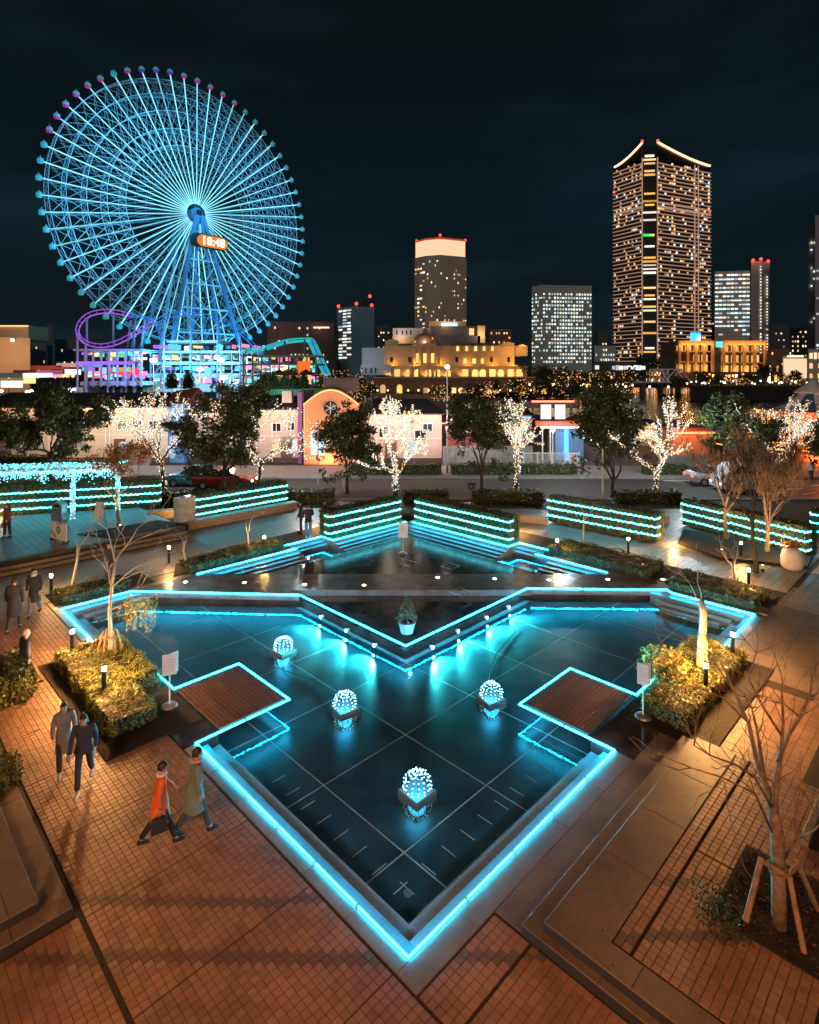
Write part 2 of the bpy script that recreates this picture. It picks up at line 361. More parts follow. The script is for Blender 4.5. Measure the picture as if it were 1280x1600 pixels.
# pool water
mp_=bpy.data.materials.new('pool_water'); mp_.use_nodes=True; t=mp_.node_tree; t.nodes.clear(); n=t.nodes.new
o=n('ShaderNodeOutputMaterial'); mix=n('ShaderNodeMixShader'); tr=n('ShaderNodeBsdfTransparent'); gl=n('ShaderNodeBsdfGlossy'); fr=n('ShaderNodeFresnel')
tr.inputs[0].default_value=(.80,.95,.98,1); gl.inputs['Roughness'].default_value=.03; fr.inputs[0].default_value=1.42
tc=n('ShaderNodeTexCoord'); nz=n('ShaderNodeTexNoise'); nz.inputs['Scale'].default_value=5; nz.inputs['Detail'].default_value=3
bp=n('ShaderNodeBump'); bp.inputs['Strength'].default_value=.17; bp.inputs['Distance'].default_value=.02
t.links.new(tc.outputs['Object'],nz.inputs[0]); t.links.new(nz.outputs[0],bp.inputs['Height']); t.links.new(bp.outputs[0],gl.inputs['Normal']); t.links.new(bp.outputs[0],fr.inputs['Normal'])
g_=n('ShaderNodeNewGeometry'); mi_=n('ShaderNodeMix'); mi_.inputs[2].default_value=1.4; mi_.inputs[3].default_value=1/1.4; t.links.new(g_.outputs['Backfacing'],mi_.inputs[0]); t.links.new(mi_.outputs[0],fr.inputs[0])
t.links.new(fr.outputs[0],mix.inputs[0]); t.links.new(tr.outputs[0],mix.inputs[1]); t.links.new(gl.outputs[0],mix.inputs[2]); t.links.new(mix.outputs[0],o.inputs[0])
p=[UV(5.9,5.8),UV(24.3,5.8),UV(24.3,24.3),UV(5.9,24.3)]
b=MB(); b.add([(q.x,q.y,-.37) for q in p],[(0,1,2,3)]); struct(b.build('pool_water',mp_))
# ---------------------------------------------------------------- central deck and bridge
def yl(u,Y): return Y*Q2-u     # v on the line Y=const
BF=[(8.37,23.43),(12.76,18.5)]; BR=[(19.4,12.78),(23.1,8.84)]
def xy(l): return [(UV(*q).x,UV(*q).y) for q in l]
core=[(12.82,12.87),(19.45,12.9),(23.2,8.95),(23.29,yl(23.29,24.4)),(21.1,yl(21.1,24.4)),(21.1,21.3),(yl(21.3,24.4),21.3),(yl(23.4,24.4),23.4),(8.3,23.4),(12.86,18.55)]
b=MB(); b.prism(xy(core),-.9,-.22); deck=struct(b.build('central_deck',m_dark))
# top slabs with a shadow gap below their nosing: dark granite panels cut to the outline
from mathutils.geometry import intersect_line_line_2d
def clip(poly,a,bb,c):      # keep a*x+b*y<=c
    o=[];n=len(poly)
    for i in range(n):
        p,q=poly[i],poly[(i+1)%n]; dp=a*p[0]+bb*p[1]-c; dq=a*q[0]+bb*q[1]-c
        if dp<=0: o.append(p)
        if dp*dq<0: t=dp/(dp-dq); o.append((p[0]+(q[0]-p[0])*t,p[1]+(q[1]-p[1])*t))
    return o
def area(p): return abs(sum(p[i][0]*p[(i+1)%len(p)][1]-p[(i+1)%len(p)][0]*p[i][1] for i in range(len(p))))/2
m_brg=mat('bridge_paving',(.17,.175,.18),.2,var=.25,scale=2,bump=.05,bscale=80)
def convex_panels(region,step,z0,z1,m,name,off=(0,0)):
    us=[q[0] for q in region]; vs=[q[1] for q in region]
    u=math.floor((min(us)-off[0])/step)*step+off[0]
    while u<max(us):
        v=math.floor((min(vs)-off[1])/step)*step+off[1]
        while v<max(vs):
            c=[(u+.006,v+.006),(u+step-.006,v+.006),(u+step-.006,v+step-.006),(u+.006,v+step-.006)]
            n=len(region); a=sum(region[i][0]*region[(i+1)%n][1]-region[(i+1)%n][0]*region[i][1] for i in range(n)); rg=region if a>0 else region[::-1]
            for i in range(n):
                p,q=rg[i],rg[(i+1)%n]; A,B=(q[1]-p[1]),-(q[0]-p[0]); c=clip(c,A,B,A*p[0]+B*p[1])
                if len(c)<3: break
            if len(c)>=3 and area(c)>.004: MB().prism(xy(c),z0,z1).build(name,m,deck)
            v+=step
        u+=step
YB0=22.62; 
convex_panels([(12.7,12.75),(19.39,12.78),(19.39,yl(19.39,YB0)),(12.76,yl(12.76,YB0)),(12.73,18.5)],1.25,-.218,0,m_dark,'deck_panel',(12.7,12.7))
convex_panels([(yl(21.4,24.4),21.4),(21.2,yl(21.2,24.4)),(21.2,21.4)],1.25,-.218,0,m_dark,'deck_panel',(12.7,12.7))
for rg_ in ([(8.37,23.43),(12.74,18.53),(12.74,yl(12.74,24.4)),(yl(23.44,24.4),23.44)],[(12.745,yl(12.745,YB0)),(19.39,yl(19.39,YB0)),(19.39,yl(19.39,24.4)),(12.745,yl(12.745,24.4))],[(19.395,12.79),(23.15,8.84),(23.29,8.84),(23.29,yl(23.29,24.4)),(19.395,yl(19.395,24.4))]): convex_panels(rg_,.9,-.218,.004,m_brg,'paving_panel',(.3,.2))
# diamond inlays in the deck
for i,(x,y,s) in enumerate(((720,925,.42),(704,885,.42),(640,881,.42),(388,888,.4))):
    c=G(x,y); p=MB()
    for k in range(4):
        a=PI/2*k; p0=c+Vector((math.cos(a),math.sin(a),0))*s; p1=c+Vector((math.cos(a+PI/2),math.sin(a+PI/2),0))*s
        p.tube(p0+Vector((0,0,.006)),p1+Vector((0,0,.006)),.016,n=4)
    p.build('diamond_inlay',m_steel,deck)
# recessed lights in the bridge
m_up=emat('ground_light',(1,.62,.40),40,True)
for i,(x,y) in enumerate(((200,908),(290,910),(382,911),(476,914),(569,915),(684,903),(773,905),(858,907),(950,906),(1036,906))):
    c=G(x,y); b=MB(); b.lathe((0,0,0),[(.13,0),(.13,.012),(.1,.014)],14); o=b.build('ground_light',m_steel,None); o.location=c+Vector((0,0,.006))
    nm=['beyond the staked tree, at the left end of the bridge','left of the pool tip on the bridge','second right of the back pool tip on the bridge','left of the fourth pair on the bridge, past the mound','on the bridge left of the potted shrub','on the deck right of the potted shrub','on the bridge left of the pink glow','beside the large reflected glow on the bridge','on the bridge under the back right pool tip','at the right end of the bridge']
    tag(o,'round recessed ground light '+nm[i],'ground light',group='recessed lights along the bridge')
    b=MB(); b.lathe((0,0,.0145),[(.07,0),(.065,.004)],12); l=b.build('lens',m_up,o)
# ---------------------------------------------------------------- neon lines
def neon(pts,z,label,side=0):
    b=MB(); P=[UV(u,v,z) for u,v in pts]
    b.path(P,.022,6); t=tag(b.build('neon_tube',m_neon),label,'neon light'); cm=MB().box((0,0,0),(.05,.05,.055)).mesh('clip',m_steel)
    for p,q in zip(P[:-1],P[1:]):
        for k in range(1,int((q-p).length/1.35)+1): link('clip',cm,t,p.lerp(q,k/(int((q-p).length/1.35)+1)),(0,0,math.atan2((q-p).y,(q-p).x)))
    return t
neon([(12.54,5.9),(6.02,5.9),(6.02,12.77),(8.52,12.77),(8.52,15.38),(6.62,15.38),(6.62,16.6)],.015,'long cyan neon tube round the near corner and left platform of the pool')
neon([(17.3,6.52),(15.07,6.52),(15.07,8.44),(12.53,8.44),(12.53,5.9)],.016,'cyan neon tube round the right platform of the pool')
neon([(5.97,16.9),(5.97,23.41),(8.37,23.40),(12.74,18.48),(12.7,12.73),(19.4,12.76),(23.12,8.84),(22.93,8.6),(22.93,5.77),(19.2,5.77)],.016,'cyan neon tube along the bridge and the pointed edge of the dark deck')
neon([(11.0,23.44),(15.98,23.44),(15.98,23.5)],.016,'straight cyan neon tube on the left rim of the back pool')
neon([(15.2,24.19),(17.99,24.19),(17.99,23.24),(23.05,23.24)],.04,'cyan neon tube under the hedge left of the back corner')
neon([(23.3,22.9),(23.3,16.4),(24.2,16.4),(24.2,14.6)],.04,'cyan neon tube under the hedge right of the back corner')
neon([(23.31,14.9),(23.31,11.4)],.016,'straight cyan neon tube on the right rim of the back pool')
# underwater spot lamps on the deck edge
for i,(x,y) in enumerate(((507,962),(547,983),(591,1006),(670,1009),(710,984),(755,963),(790,947))):
    w=G(x,y,-.22); left=i<3
    n=Vector((-1,-1,0)).normalized()*0; out_=(UV(0,1)-UV(0,0)) if 0 else None
    dirv=(UV(-1,0)-UV(0,0)) if left else (UV(0,-1)-UV(0,0))
    b=MB(); b.tube((0,0,0),dirv*.12,.045,.06,8); o=b.build('underwater_spotlight',m_steel); o.location=w+dirv*.06
    tag(o,['first','second','third','first','second','third','fourth'][i]+(' small spotlight from the bridge on the left deck edge, shining over the water' if left else ' small spotlight from the deck point on the right deck edge, shining over the water'),'spotlight',group='spotlights under the deck edge')
    b=MB(); b.tube(dirv*.121,dirv*.126,.05,n=8); b.build('lens',emat('spot_lens',(.6,1,1),25,False),o)
    s=lamp('beam','SPOT',w+dirv*.2,2300,(.06,.88,.95),None,rad=.03,size=110,blend=.9,target=w+dirv*1.2+Vector((0,0,-.22))); s.parent=o; s.location=dirv*.14
# black cables on the pool floor
def cable(pts,label):
    P=[G(x,y,-.46) for x,y in pts]; b=MB(); b.path(P,.014,5); tag(b.build('power_cable',m_black),label,'cable')
cable([(768,1090),(765,1050),(775,1022),(795,1000),(806,985),(800,975),(790,965)],'black cable curving from the right light ball up to the deck edge')
cable([(528,1095),(500,1068),(470,1056),(445,1048),(432,1030)],'thin black cable between the two left light balls')
# ---------------------------------------------------------------- paving tiles
TP=[]   # (centre, su, sv, z, dark)
def panel(u0,u1,v0,v1,z=0,pitch=.123):
    nu=max(1,round((u1-u0-.016)/pitch)); nv=max(1,round((v1-v0-.016)/pitch)); su=(u1-u0-.016)/nu; sv=(v1-v0-.016)/nv
    for i in range(nu):
        for j in range(nv):
            u=u0+.008+su*(i+.5); v=v0+.008+sv*(j+.5); c=UV(u,v,z); TP.append((c,su-.008,sv-.008,z))
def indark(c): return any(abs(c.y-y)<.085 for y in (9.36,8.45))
k=1.9
while k<24:
    if k+2<14.1 or True: panel(2.9,5.71,k,k+2)
    k+=2
panel(5.745,7.46,4.78,5.44); panel(5.745,7.46,2.75,4.75); panel(5.745,7.46,.7,2.72); panel(4.3,5.7,-.2,1.88)
panel(.9,2.84,5.9,7.9); panel(.9,2.84,7.9,10.0)
nleft=len(TP)
# raised platform on the right (two steps of .15)
rp=MB(); rp.uv(7.62,13.85,-9,4.65,-1,.27); rp.uv(7.48,13.95,-9,4.95,-1,.13); rpl=struct(rp.build('raised_platform',m_grout))
slabs(rpl,7.48,7.78,-6,4.95,.132,.15,m_granb,.4,1.25); slabs(rpl,7.78,13.95,4.65,4.95,.132,.15,m_granb,1.25,.4)
slabs(rpl,7.62,8.04,-6,4.65,.272,.3,m_granb,.5,1.4); slabs(rpl,8.04,13.85,3.8,4.65,.272,.3,m_granb,1.5,.9)
rr=[]
tp2=len(TP)
panel(8.06,13.85,3.53,3.79,.3); panel(8.06,10.6,1.5,3.5,.3); panel(10.62,13.85,1.5,3.5,.3); panel(8.06,10.6,-.6,1.48,.3); panel(10.62,13.85,-1.2,1.48,.3)
# level ground right of the planter
panel(13.9,18,2.6,4.3,.0,.25); panel(13.9,18,.4,2.6,.0,.25); panel(18,22,.4,3.2,0,.25); panel(13.9,18,-3,.4,.0,.25)
slabs(plaza,18.4,23,3.2,5.46,-.05,.004,m_granb,1.5,1.1); slabs(plaza,23,27,.5,5.46,-.05,.003,m_granb,1.3,1.2)
slabs(plaza,7.5,14.2,4.96,5.465,-.05,.002,m_granb,1.25,.6); slabs(plaza,14.0,14.2,4.3,4.96,-.05,.002,m_granb,.5,.8)
order=sorted(range(len(TP)),key=lambda i:TP[i][0].y)
vis=[i for i in order if abs(TP[i][0].x)<TP[i][0].y*.7+.2 and TP[i][0].y>7.45]
big=set(vis[:300]); unit=MB(); unit.bbox((0,0,-.009),(1,1,.018),0,.0); 
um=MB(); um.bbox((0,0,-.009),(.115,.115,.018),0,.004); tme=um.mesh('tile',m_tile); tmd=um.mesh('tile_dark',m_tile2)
SM={}
for i in big:
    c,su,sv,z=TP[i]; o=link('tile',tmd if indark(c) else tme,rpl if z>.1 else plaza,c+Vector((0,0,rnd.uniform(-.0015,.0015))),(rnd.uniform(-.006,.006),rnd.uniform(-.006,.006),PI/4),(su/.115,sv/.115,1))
def tiles_stuff(idx,parent,name):
    b=MB()
    for i in idx:
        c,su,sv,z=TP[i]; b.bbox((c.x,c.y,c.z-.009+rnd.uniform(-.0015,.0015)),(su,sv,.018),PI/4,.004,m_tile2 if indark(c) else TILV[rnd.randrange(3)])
    b.build(name,None,parent,kind='stuff')
TILV=[m_tile,mat('tile_terracotta_b',(.275,.155,.105),.5,dirt=.42,var=.12,scale=30,bump=.25,bscale=90),mat('tile_terracotta_c',(.34,.20,.14),.5,dirt=.42,var=.12,scale=30,bump=.25,bscale=90)]
tiles_stuff([i for i in order if i not in big and TP[i][3]<.1 and TP[i][0].y<26],plaza,'tile')
tiles_stuff([i for i in order if i not in big and TP[i][3]>.1],rpl,'tile')
# raised platform at the left edge
lp=MB(); lp.uv(-6,2.38,10.36,24,-1,.272); lp.uv(-6,2.78,10.06,24,-1,.13); lpl=struct(lp.build('left_platform',m_grout))
slabs(lpl,2.0,2.38,10.36,24,.274,.3,m_granb,.5,1.5); slabs(lpl,-1.5,2.0,10.36,24,.274,.299,m_granb,1.5,1.5); slabs(lpl,2.0,2.78,10.06,10.36,.132,.15,m_granb,1,.4); slabs(lpl,-2,2.0,10.06,10.36,.132,.15,m_granb,1.2,.4); slabs(lpl,2.38,2.78,10.36,24,.132,.15,m_granb,.5,1.5)
# paving of the rear plaza in larger pavers
RP=[]
m_pav=mat('paver_grey',(.26,.25,.24),.38,dirt=.4,dscale=.4,var=.2,scale=6,bump=.15,bscale=60)
def field(u0,u1,v0,v1,z,pu,pv,parent,name='paver'):
    b=MB(); nu=round((u1-u0)/pu); nv=round((v1-v0)/pv)
    for i in range(nu):
        for j in range(nv):
            u=u0+pu*(i+.5); v=v0+pv*(j+.5); c=UV(u,v,z)
            if c.y>38 or c.y<5: continue
            b.bbox((c.x,c.y,c.z-.006),(pu-.012,pv-.012,.02),PI/4,.003)
    b.build(name,m_pav,parent,kind='stuff')
field(-4,13,24.5,28.8,0,.3,.6,plaza); field(13,24,26,31,0,.3,.6,plaza); field(-4,5.7,23.95,24.5,0,.3,.5,plaza) ; field(-6,2.78,24.1,28.8,0,.3,.6,plaza)
field(24.5,34,-1,5.4,0,.6,.3,plaza); field(26.1,38,5.5,17.4,0,.6,.3,plaza); field(24.5,30.8,17.5,24.5,0,.6,.3,plaza); field(24.5,32,24.6,30,0,.6,.3,plaza)
field(18.5,26,-8,.4,0,.6,.3,plaza)
# rear left terrace: three steps up to .45
tr_=MB(); tr_.uv(-8,13.2,29.44,60,-1,.44); ter=struct(tr_.build('rear_terrace',m_grout))
m_stp=mat('step_dark',(.10,.09,.085),.5,var=.25,scale=8)
for k in range(3): MB().uv(-8,13.2,28.9+.27*k,29.17+.27*k+(0 if k<2 else .25),-.5,.15*(k+1),m_stp,.01).build('step',m_stp,ter)
field(-4,13.1,29.7,39,.452,.3,.6,ter)
# ---------------------------------------------------------------- road
b=MB(); b.prism([(-200,38.4),(200,38.4),(200,46),(-200,46)],-.03,-.02); road=struct(b.build('road',m_asph))
b=MB(); b.box((0,38.32,.02),(400,.16,.16)); struct(b.build('kerb',m_conc)); b=MB(); b.box((0,46.1,.03),(400,.2,.18)); struct(b.build('kerb',m_conc))
b=MB(); b.prism([(-200,46.2),(200,46.2),(200,52),(-200,52)],-.03,.08); struct(b.build('sidewalk',m_conc))
m_rm=mat('road_paint',(.65,.65,.62),.5,var=.2,scale=8)
b=MB()
for i in range(30):
    x=-30+i*2.6
    for y,wd,sl in ((40.3,1.3,.5),(42.0,1.4,.35),(43.3,1.2,.2)):
        if rnd.random()<.85: b.add([(x,y-.12,-.0155),(x+wd,y+sl-.12,-.0155),(x+wd,y+sl+.1,-.0155),(x,y+.1,-.0155)],[(0,1,2,3)])
b.add([(-60,45.2,-.0155),(60,45.2,-.0155),(60,45.35,-.0155),(-60,45.35,-.0155)],[(0,1,2,3)])
mk=struct(b.build('road_markings',m_rm))

# fallen leaves blown over the paving
P=[]
for k in range(420):
    cu,cv=rnd.choice(((4.3,16),(4.3,14.2),(13.5,4.3),(16,4.2),(5.3,22),(8,4.2),(4,9),(9,5.2),(11,3))); q=UV(cu+rnd.gauss(0,1.1),cv+rnd.gauss(0,1.3),.0)
    u=(q.x+.1+q.y)/Q2; v=(q.y-q.x-.1)/Q2
    if u<5.7 or v<5.4: P.append((q.x,q.y,.012 if not(7.62<u<13.85 and v<4.65) else .312))
leaf_obj('fallen_leaves',P,.022,[mat('dry_leaf',(.10,.06,.03),.8),m_or[0]],up=6,kind='stuff')
# ================================================================== PLAZA OBJECTS
# warm lamps of the building the viewer stands on, behind and above
for nm,loc,e,r in (('terrace_lamp',(-7,-2,7.5),4700,.25),('terrace_lamp',(6,-3,8),2700,.3),('terrace_lamp',(1.5,-1,10.5),900,.4)):
    lamp(nm,'POINT',loc,e,(1,.40,.14),None,rad=r)
# ---------------------------------------------------------------- hedges
def hedge_pts(lx,ly,lz,dens):
    """points and normals on the five visible sides of a box centred on its base"""
    P=[];Nn=[]
    for (ar,f) in ((lx*ly,0),(lx*lz,1),(lx*lz,2),(ly*lz,3),(ly*lz,4)):
        n=int(ar*dens)
        if n<1: continue
        a=nr.uniform(-.5,.5,n); b=nr.uniform(-.5,.5,n); j=nr.normal(0,.022,n)
        if f==0: p=np.stack([a*lx,b*ly,lz+j],1); q=(0,0,1)
        elif f in(1,2): s=-1 if f==1 else 1; p=np.stack([a*lx,s*ly/2+j,(b+.5)*lz],1); q=(0,s,0)
        else: s=-1 if f==3 else 1; p=np.stack([s*lx/2+j,a*ly,(b+.5)*lz],1); q=(s,0,0)
        P.append(p); Nn.append(np.tile(q,(n,1)))
    return np.concatenate(P),np.concatenate(Nn)
def clumps(P,amp,sc):
    """uneven clipped outline: push points by a smooth field"""
    d=np.sin(P[:,0]*sc+1.3)*np.sin(P[:,1]*sc*1.1)+.6*np.sin(P[:,0]*sc*2.3+P[:,2]*sc)+.5*np.sin(P[:,1]*sc*2.7-P[:,2]*3)
    return d*amp
def hedge(label,c,lx,ly,lz,rz,dens=420,size=.045,mats=None,group=None,amp=.025,name='hedge',cat='hedge'):
    t=thing(name,label,cat,c,rz,group)
    b=MB(); b.box((0,0,(lz-.04)/2),(lx-.08,ly-.08,lz-.04)); b.build('stems',m_core,t)
    P,Nn=hedge_pts(lx,ly,lz,dens); P=P+Nn*clumps(P,amp,4)[:,None]
    V,F=leaves(P,size,.15,Nn); me=np_mesh('foliage',V,F,mats or m_hl); me.polygons.foreach_set('material_index',nr.choice(3,len(F),p=[.55,.27,.18]).astype(np.int32)) if len(mats or m_hl)>2 else None
    link('foliage',me,t,kind='stuff')
    if mats is m_yl or name=='shrub':
        b=MB()
        for k in range(int(lx*ly*22)):
            x,y=rnd.uniform(-lx/2,lx/2),rnd.uniform(-ly/2,ly/2); b.path([(x,y,lz-.1),(x+rnd.gauss(0,.03),y+rnd.gauss(0,.03),lz+rnd.uniform(.02,.11))],[.004,.002],3)
        b.build('twigs',m_bark,t,kind='stuff')
    return t
def hedge_uv(label,u0,u1,v0,v1,z0,z1,**k):
    c=(UV(u0,v0)+UV(u1,v1))/2; c.z=z0
    return hedge(label,c,u1-u0,v1-v0,z1-z0,PI/4,**k)
def string_on(t,lx,ly,zs,ends=True,m=None,name='light_string'):
    """rows of small LEDs pinned on the side facing the pool and round the ends"""
    for z in zs:
        n=int(lx/.045); P=[]
        for i in range(n):
            x=-lx/2+lx*i/(n-1); P.append((x,-ly/2-.05+rnd.gauss(0,.012),z+.018*math.sin(i*1.1)+rnd.gauss(0,.012)))
        if ends:
            for i in range(8): P.append((-lx/2-.04,-ly/2+.05*i,z+rnd.gauss(0,.012))); P.append((lx/2+.04,-ly/2+.05*i,z+rnd.gauss(0,.012)))
        V=np.array(P,dtype=np.float32); o=np_mesh(name,(V[:,None,:]+OCT[None]*.034).reshape(-1,3),(OCF[None]+np.arange(len(V))[:,None,None]*6).reshape(-1,3),m or m_led)
        link(name,o,t,kind='stuff')
        b=MB(); b.path([(-lx/2,-ly/2-.03,z),(lx/2,-ly/2-.03,z)],.006,4); b.build('wire',m_black,t)
# lit hedges of the rear
h=hedge_uv('hedge left of the back corner above the pool, wound with three cyan light rows',17.95,22.9,23.5,24.4,.02,1.38); string_on(h,4.95,.9,(.3,.72,1.14))
h=hedge_uv('hedge right of the back corner above the pool, wound with three cyan light rows',23.5,24.4,16.55,22.9,.02,1.38); h.rotation_euler[2]=-PI/4
c=(UV(23.5,16.55)+UV(24.4,22.9))/2
for ch in list(h.children): bpy.data.objects.remove(ch)
def hedge_swap(t,lx,ly,lz,zs,dens=420):
    b=MB(); b.box((0,0,(lz-.04)/2),(lx-.08,ly-.08,lz-.04)); b.build('stems',m_core,t)
    P,Nn=hedge_pts(lx,ly,lz,dens); P=P+Nn*clumps(P,.025,4)[:,None]
    V,F=leaves(P,.045,.15,Nn); me=np_mesh('foliage',V,F,m_hl); me.polygons.foreach_set('material_index',nr.choice(3,len(F),p=[.55,.27,.18]).astype(np.int32)); link('foliage',me,t,kind='stuff')
    string_on(t,lx,ly,zs)
hedge_swap(h,6.35,.9,1.36,(.3,.72,1.14))
def hedge_line(label,A,B,dep,z0,z1,zs,dens=400,strings=True):
    """hedge whose lit side runs from A to B (x grows), body behind it"""
    A=Vector(A);B=Vector(B); d=B-A; L_=d.length; rz=math.atan2(d.y,d.x); nrm=Vector((-math.sin(rz),math.cos(rz)))
    c=(A+B)/2+nrm*dep/2; t=thing('hedge',label,'hedge',(c.x,c.y,z0),rz)
    if strings: hedge_swap(t,L_,dep,z1-z0,zs,dens)
    return t
a=UV(14.35,30.8).xy; bb=UV(20.2,30.8).xy
hedge_line('hedge behind the stone bench, between the grey pillar and the standing trio, with cyan lights',a,bb,.95,.35,1.72,(.28,.68,1.08))
a=UV(28.6,17.5).xy; bb=UV(28.7,11.5).xy
hedge_line('sloping hedge with cyan light rows behind the slender white tree on the right',a,bb,.95,.12,1.5,(.35,.76,1.17))
hedge_line('hedge with cyan light rows behind the three bare orange trees',(14.95,32.0),(17.9,26.3),.95,.1,1.45,(.3,.72,1.12))
hedge_line('hedge end with cyan light rows cut by the right edge of the picture',(19.9,28.8),(24,26.4),.95,.3,1.6,(.3,.72,1.12),240)
hedge_line('long hedge with cyan light rows behind the sitting person and the pergola',(-29,30.2),(-14.9,34.7),1.0,.45,2.15,(.35,.8,1.25))
# stone seats
m_bench=mat('bench_stone',(.30,.25,.2),.6,var=.2,scale=12,bump=.2,bscale=60)
def bench(label,P,Qq,dep,z0,z1):
    A=Vector(P);B=Vector(Qq); d=B-A; rz=math.atan2(d.y,d.x); c=(A+B)/2
    t=thing('stone_bench',label,'bench',(c.x,c.y,z0),rz); h_=z1-z0
    b=MB(); b.box((0,.04,(h_-.09)/2),(d.length-.06,dep-.1,h_-.09)); b.build('base',m_bench,t)
    n=max(1,round(d.length/1.6))
    for i in range(n):
        b=MB(); w=d.length/n; b.bbox((-d.length/2+w*(i+.5),0,h_-.045),(w-.01,dep,.09),0,.012); b.build('seat',m_bench,t)
    return t
bench('long stone bench in front of the hedge beside the grey pillar',UV(13.4,30.45).xy,UV(20.6,30.45).xy,.6,0,.45)
bench('stone bench under the sitting person, lit from below',(-27,31.2),(-20.6,33.2),.6,.45,.9)
b1=bench('low brown bench between the back corner hedge and the next hedge on the right',UV(27.6,19.2).xy,UV(28.4,17.4).xy,.5,0,.42)
bench('low brown bench between the second and third hedges on the right',(13.2,33.2),(14.6,32.6),.5,0,.42)
bench('brown stone bench left of the grey pillar',(-14.9,33.1),(-12.9,33.9),.5,.1,.55)
def warm_under(c,e=22,parent=None): lamp('bench_lamp','POINT',c,e,(1,.5,.12),None,rad=.08)
warm_under((-22.4,31.75,.62),60); warm_under((-12.9,32.6,.35),110); warm_under((-5.0,31.6,.5),110); warm_under((5.9,30.6,.5),130); warm_under((12.9,28.4,.45),130); warm_under((-24.5,31.1,.6),40)
# grey pillar by the left hedge
t=thing('stone_pillar','tall grey stone pillar at the left end of a lit hedge','pillar',UV(13.7,30.7,0),PI/4+.2)
m_pil=mat('pillar_marble',(.36,.40,.42),.3,var=.35,scale=3.5,bump=.05)
b=MB(); b.bbox((0,0,.87),(.95,.6,1.74),0,.02); b.build('shaft',m_pil,t); b=MB(); b.bbox((0,0,.06),(1.0,.66,.12),0,.02); b.build('plinth',m_bench,t)
# ---------------------------------------------------------------- planting by the pool
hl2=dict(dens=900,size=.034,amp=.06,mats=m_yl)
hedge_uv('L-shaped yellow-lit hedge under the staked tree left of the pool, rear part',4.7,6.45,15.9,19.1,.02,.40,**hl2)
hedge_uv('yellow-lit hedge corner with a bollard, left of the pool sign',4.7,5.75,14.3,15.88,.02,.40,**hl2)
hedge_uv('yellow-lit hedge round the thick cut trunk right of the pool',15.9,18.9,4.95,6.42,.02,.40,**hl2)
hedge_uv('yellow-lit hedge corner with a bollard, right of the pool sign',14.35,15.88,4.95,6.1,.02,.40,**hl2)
hedge_uv('low planting strip left of the back pool below two young trees',10.9,15.6,23.86,25.0,0,.3,dens=380,size=.045,amp=.06)
hedge_uv('teal-lit low planting strip right of the back pool',23.85,25.6,9.9,14.6,0,.34,dens=380,size=.045,amp=.06)
hedge_uv('dark mound of ground cover at the left end of the bridge',6.1,8.5,23.9,25.0,0,.28,dens=380,size=.045,amp=.08)
hedge_uv('green mound of ground cover at the right tip of the pool',23.4,25.1,5.9,8.9,0,.3,dens=380,size=.045,amp=.08)
hedge('bushy yellow shrub cut by the left edge beside the walking person',(-10.9,15.2,0),1.5,1.7,.75,.6,dens=380,size=.06,amp=.1,name='shrub',cat='shrub')
hedge('small yellow shrub at the left edge lower down',(-8.35,11.9,0),.6,.8,.4,.6,dens=380,size=.05,amp=.08,name='shrub',cat='shrub')
hedge('dark bush in the bed at the right edge',(10.0,12.6,.0),1.2,1.6,.8,-.7,dens=380,size=.05,amp=.1,name='shrub',cat='shrub',mats=m_or+[m_hl[2]])
# planting beds
def bed(poly,z,label=None):
    b=MB(); b.prism(poly,z-.3,z+.03); return struct(b.build('soil_bed',m_soil))
bed(xy([(4.35,13.55),(6.55,13.55),(6.55,15.3),(5.72,15.4),(5.72,19.3),(4.35,19.3)]),.0)
bed(xy([(13.9,4.3),(13.9,6.3),(15.2,6.3),(15.2,5.44),(19.1,5.44),(19.1,4.3)]),.0)
bed(xy([(5.9,23.85),(9.4,23.85),(9.4,25.3),(5.9,25.3)]),0); bed(xy([(10.2,23.85),(15.9,23.85),(15.9,25.3),(10.9,25.3)]),0)
bed(xy([(23.85,5.6),(25.4,5.6),(25.4,9.2),(23.85,9.2)]),0); bed(xy([(23.85,9.6),(25.9,9.6),(25.9,14.8),(23.85,14.8)]),0)
bed([(13.2,28.6),(14.6,31.0),(18.6,26.8),(17.1,25.0),(14.0,26.2)],0.1)
bed(xy([(9.5,-4),(11.3,-4),(11.3,2.93),(9.5,2.93)]),.30); bed(xy([(12.0,-4),(13.84,-4),(13.84,2.15),(12.0,2.15)]),.30); bed(xy([(14.05,-4),(16.2,-4),(16.2,2.7),(14.05,2.7)]),.0)
for k in range(4): MB().uv(12.0+.46*k,12.455+.46*k,2.16,2.28,.2,.40,m_granite,.01).build('kerb_stone',m_granite,rpl)
bed([(-16.4,28.6),(-14.2,27.9),(-11.6,30.6),(-13.6,31.4)],.45)
# stone curbs of the beds at the right edge
for i,(p,q) in enumerate((((8.1,12.2,.1),(5.9,8.9,.35)),((9.5,11.2,.1),(7.0,8.4,.35)))):
    pass
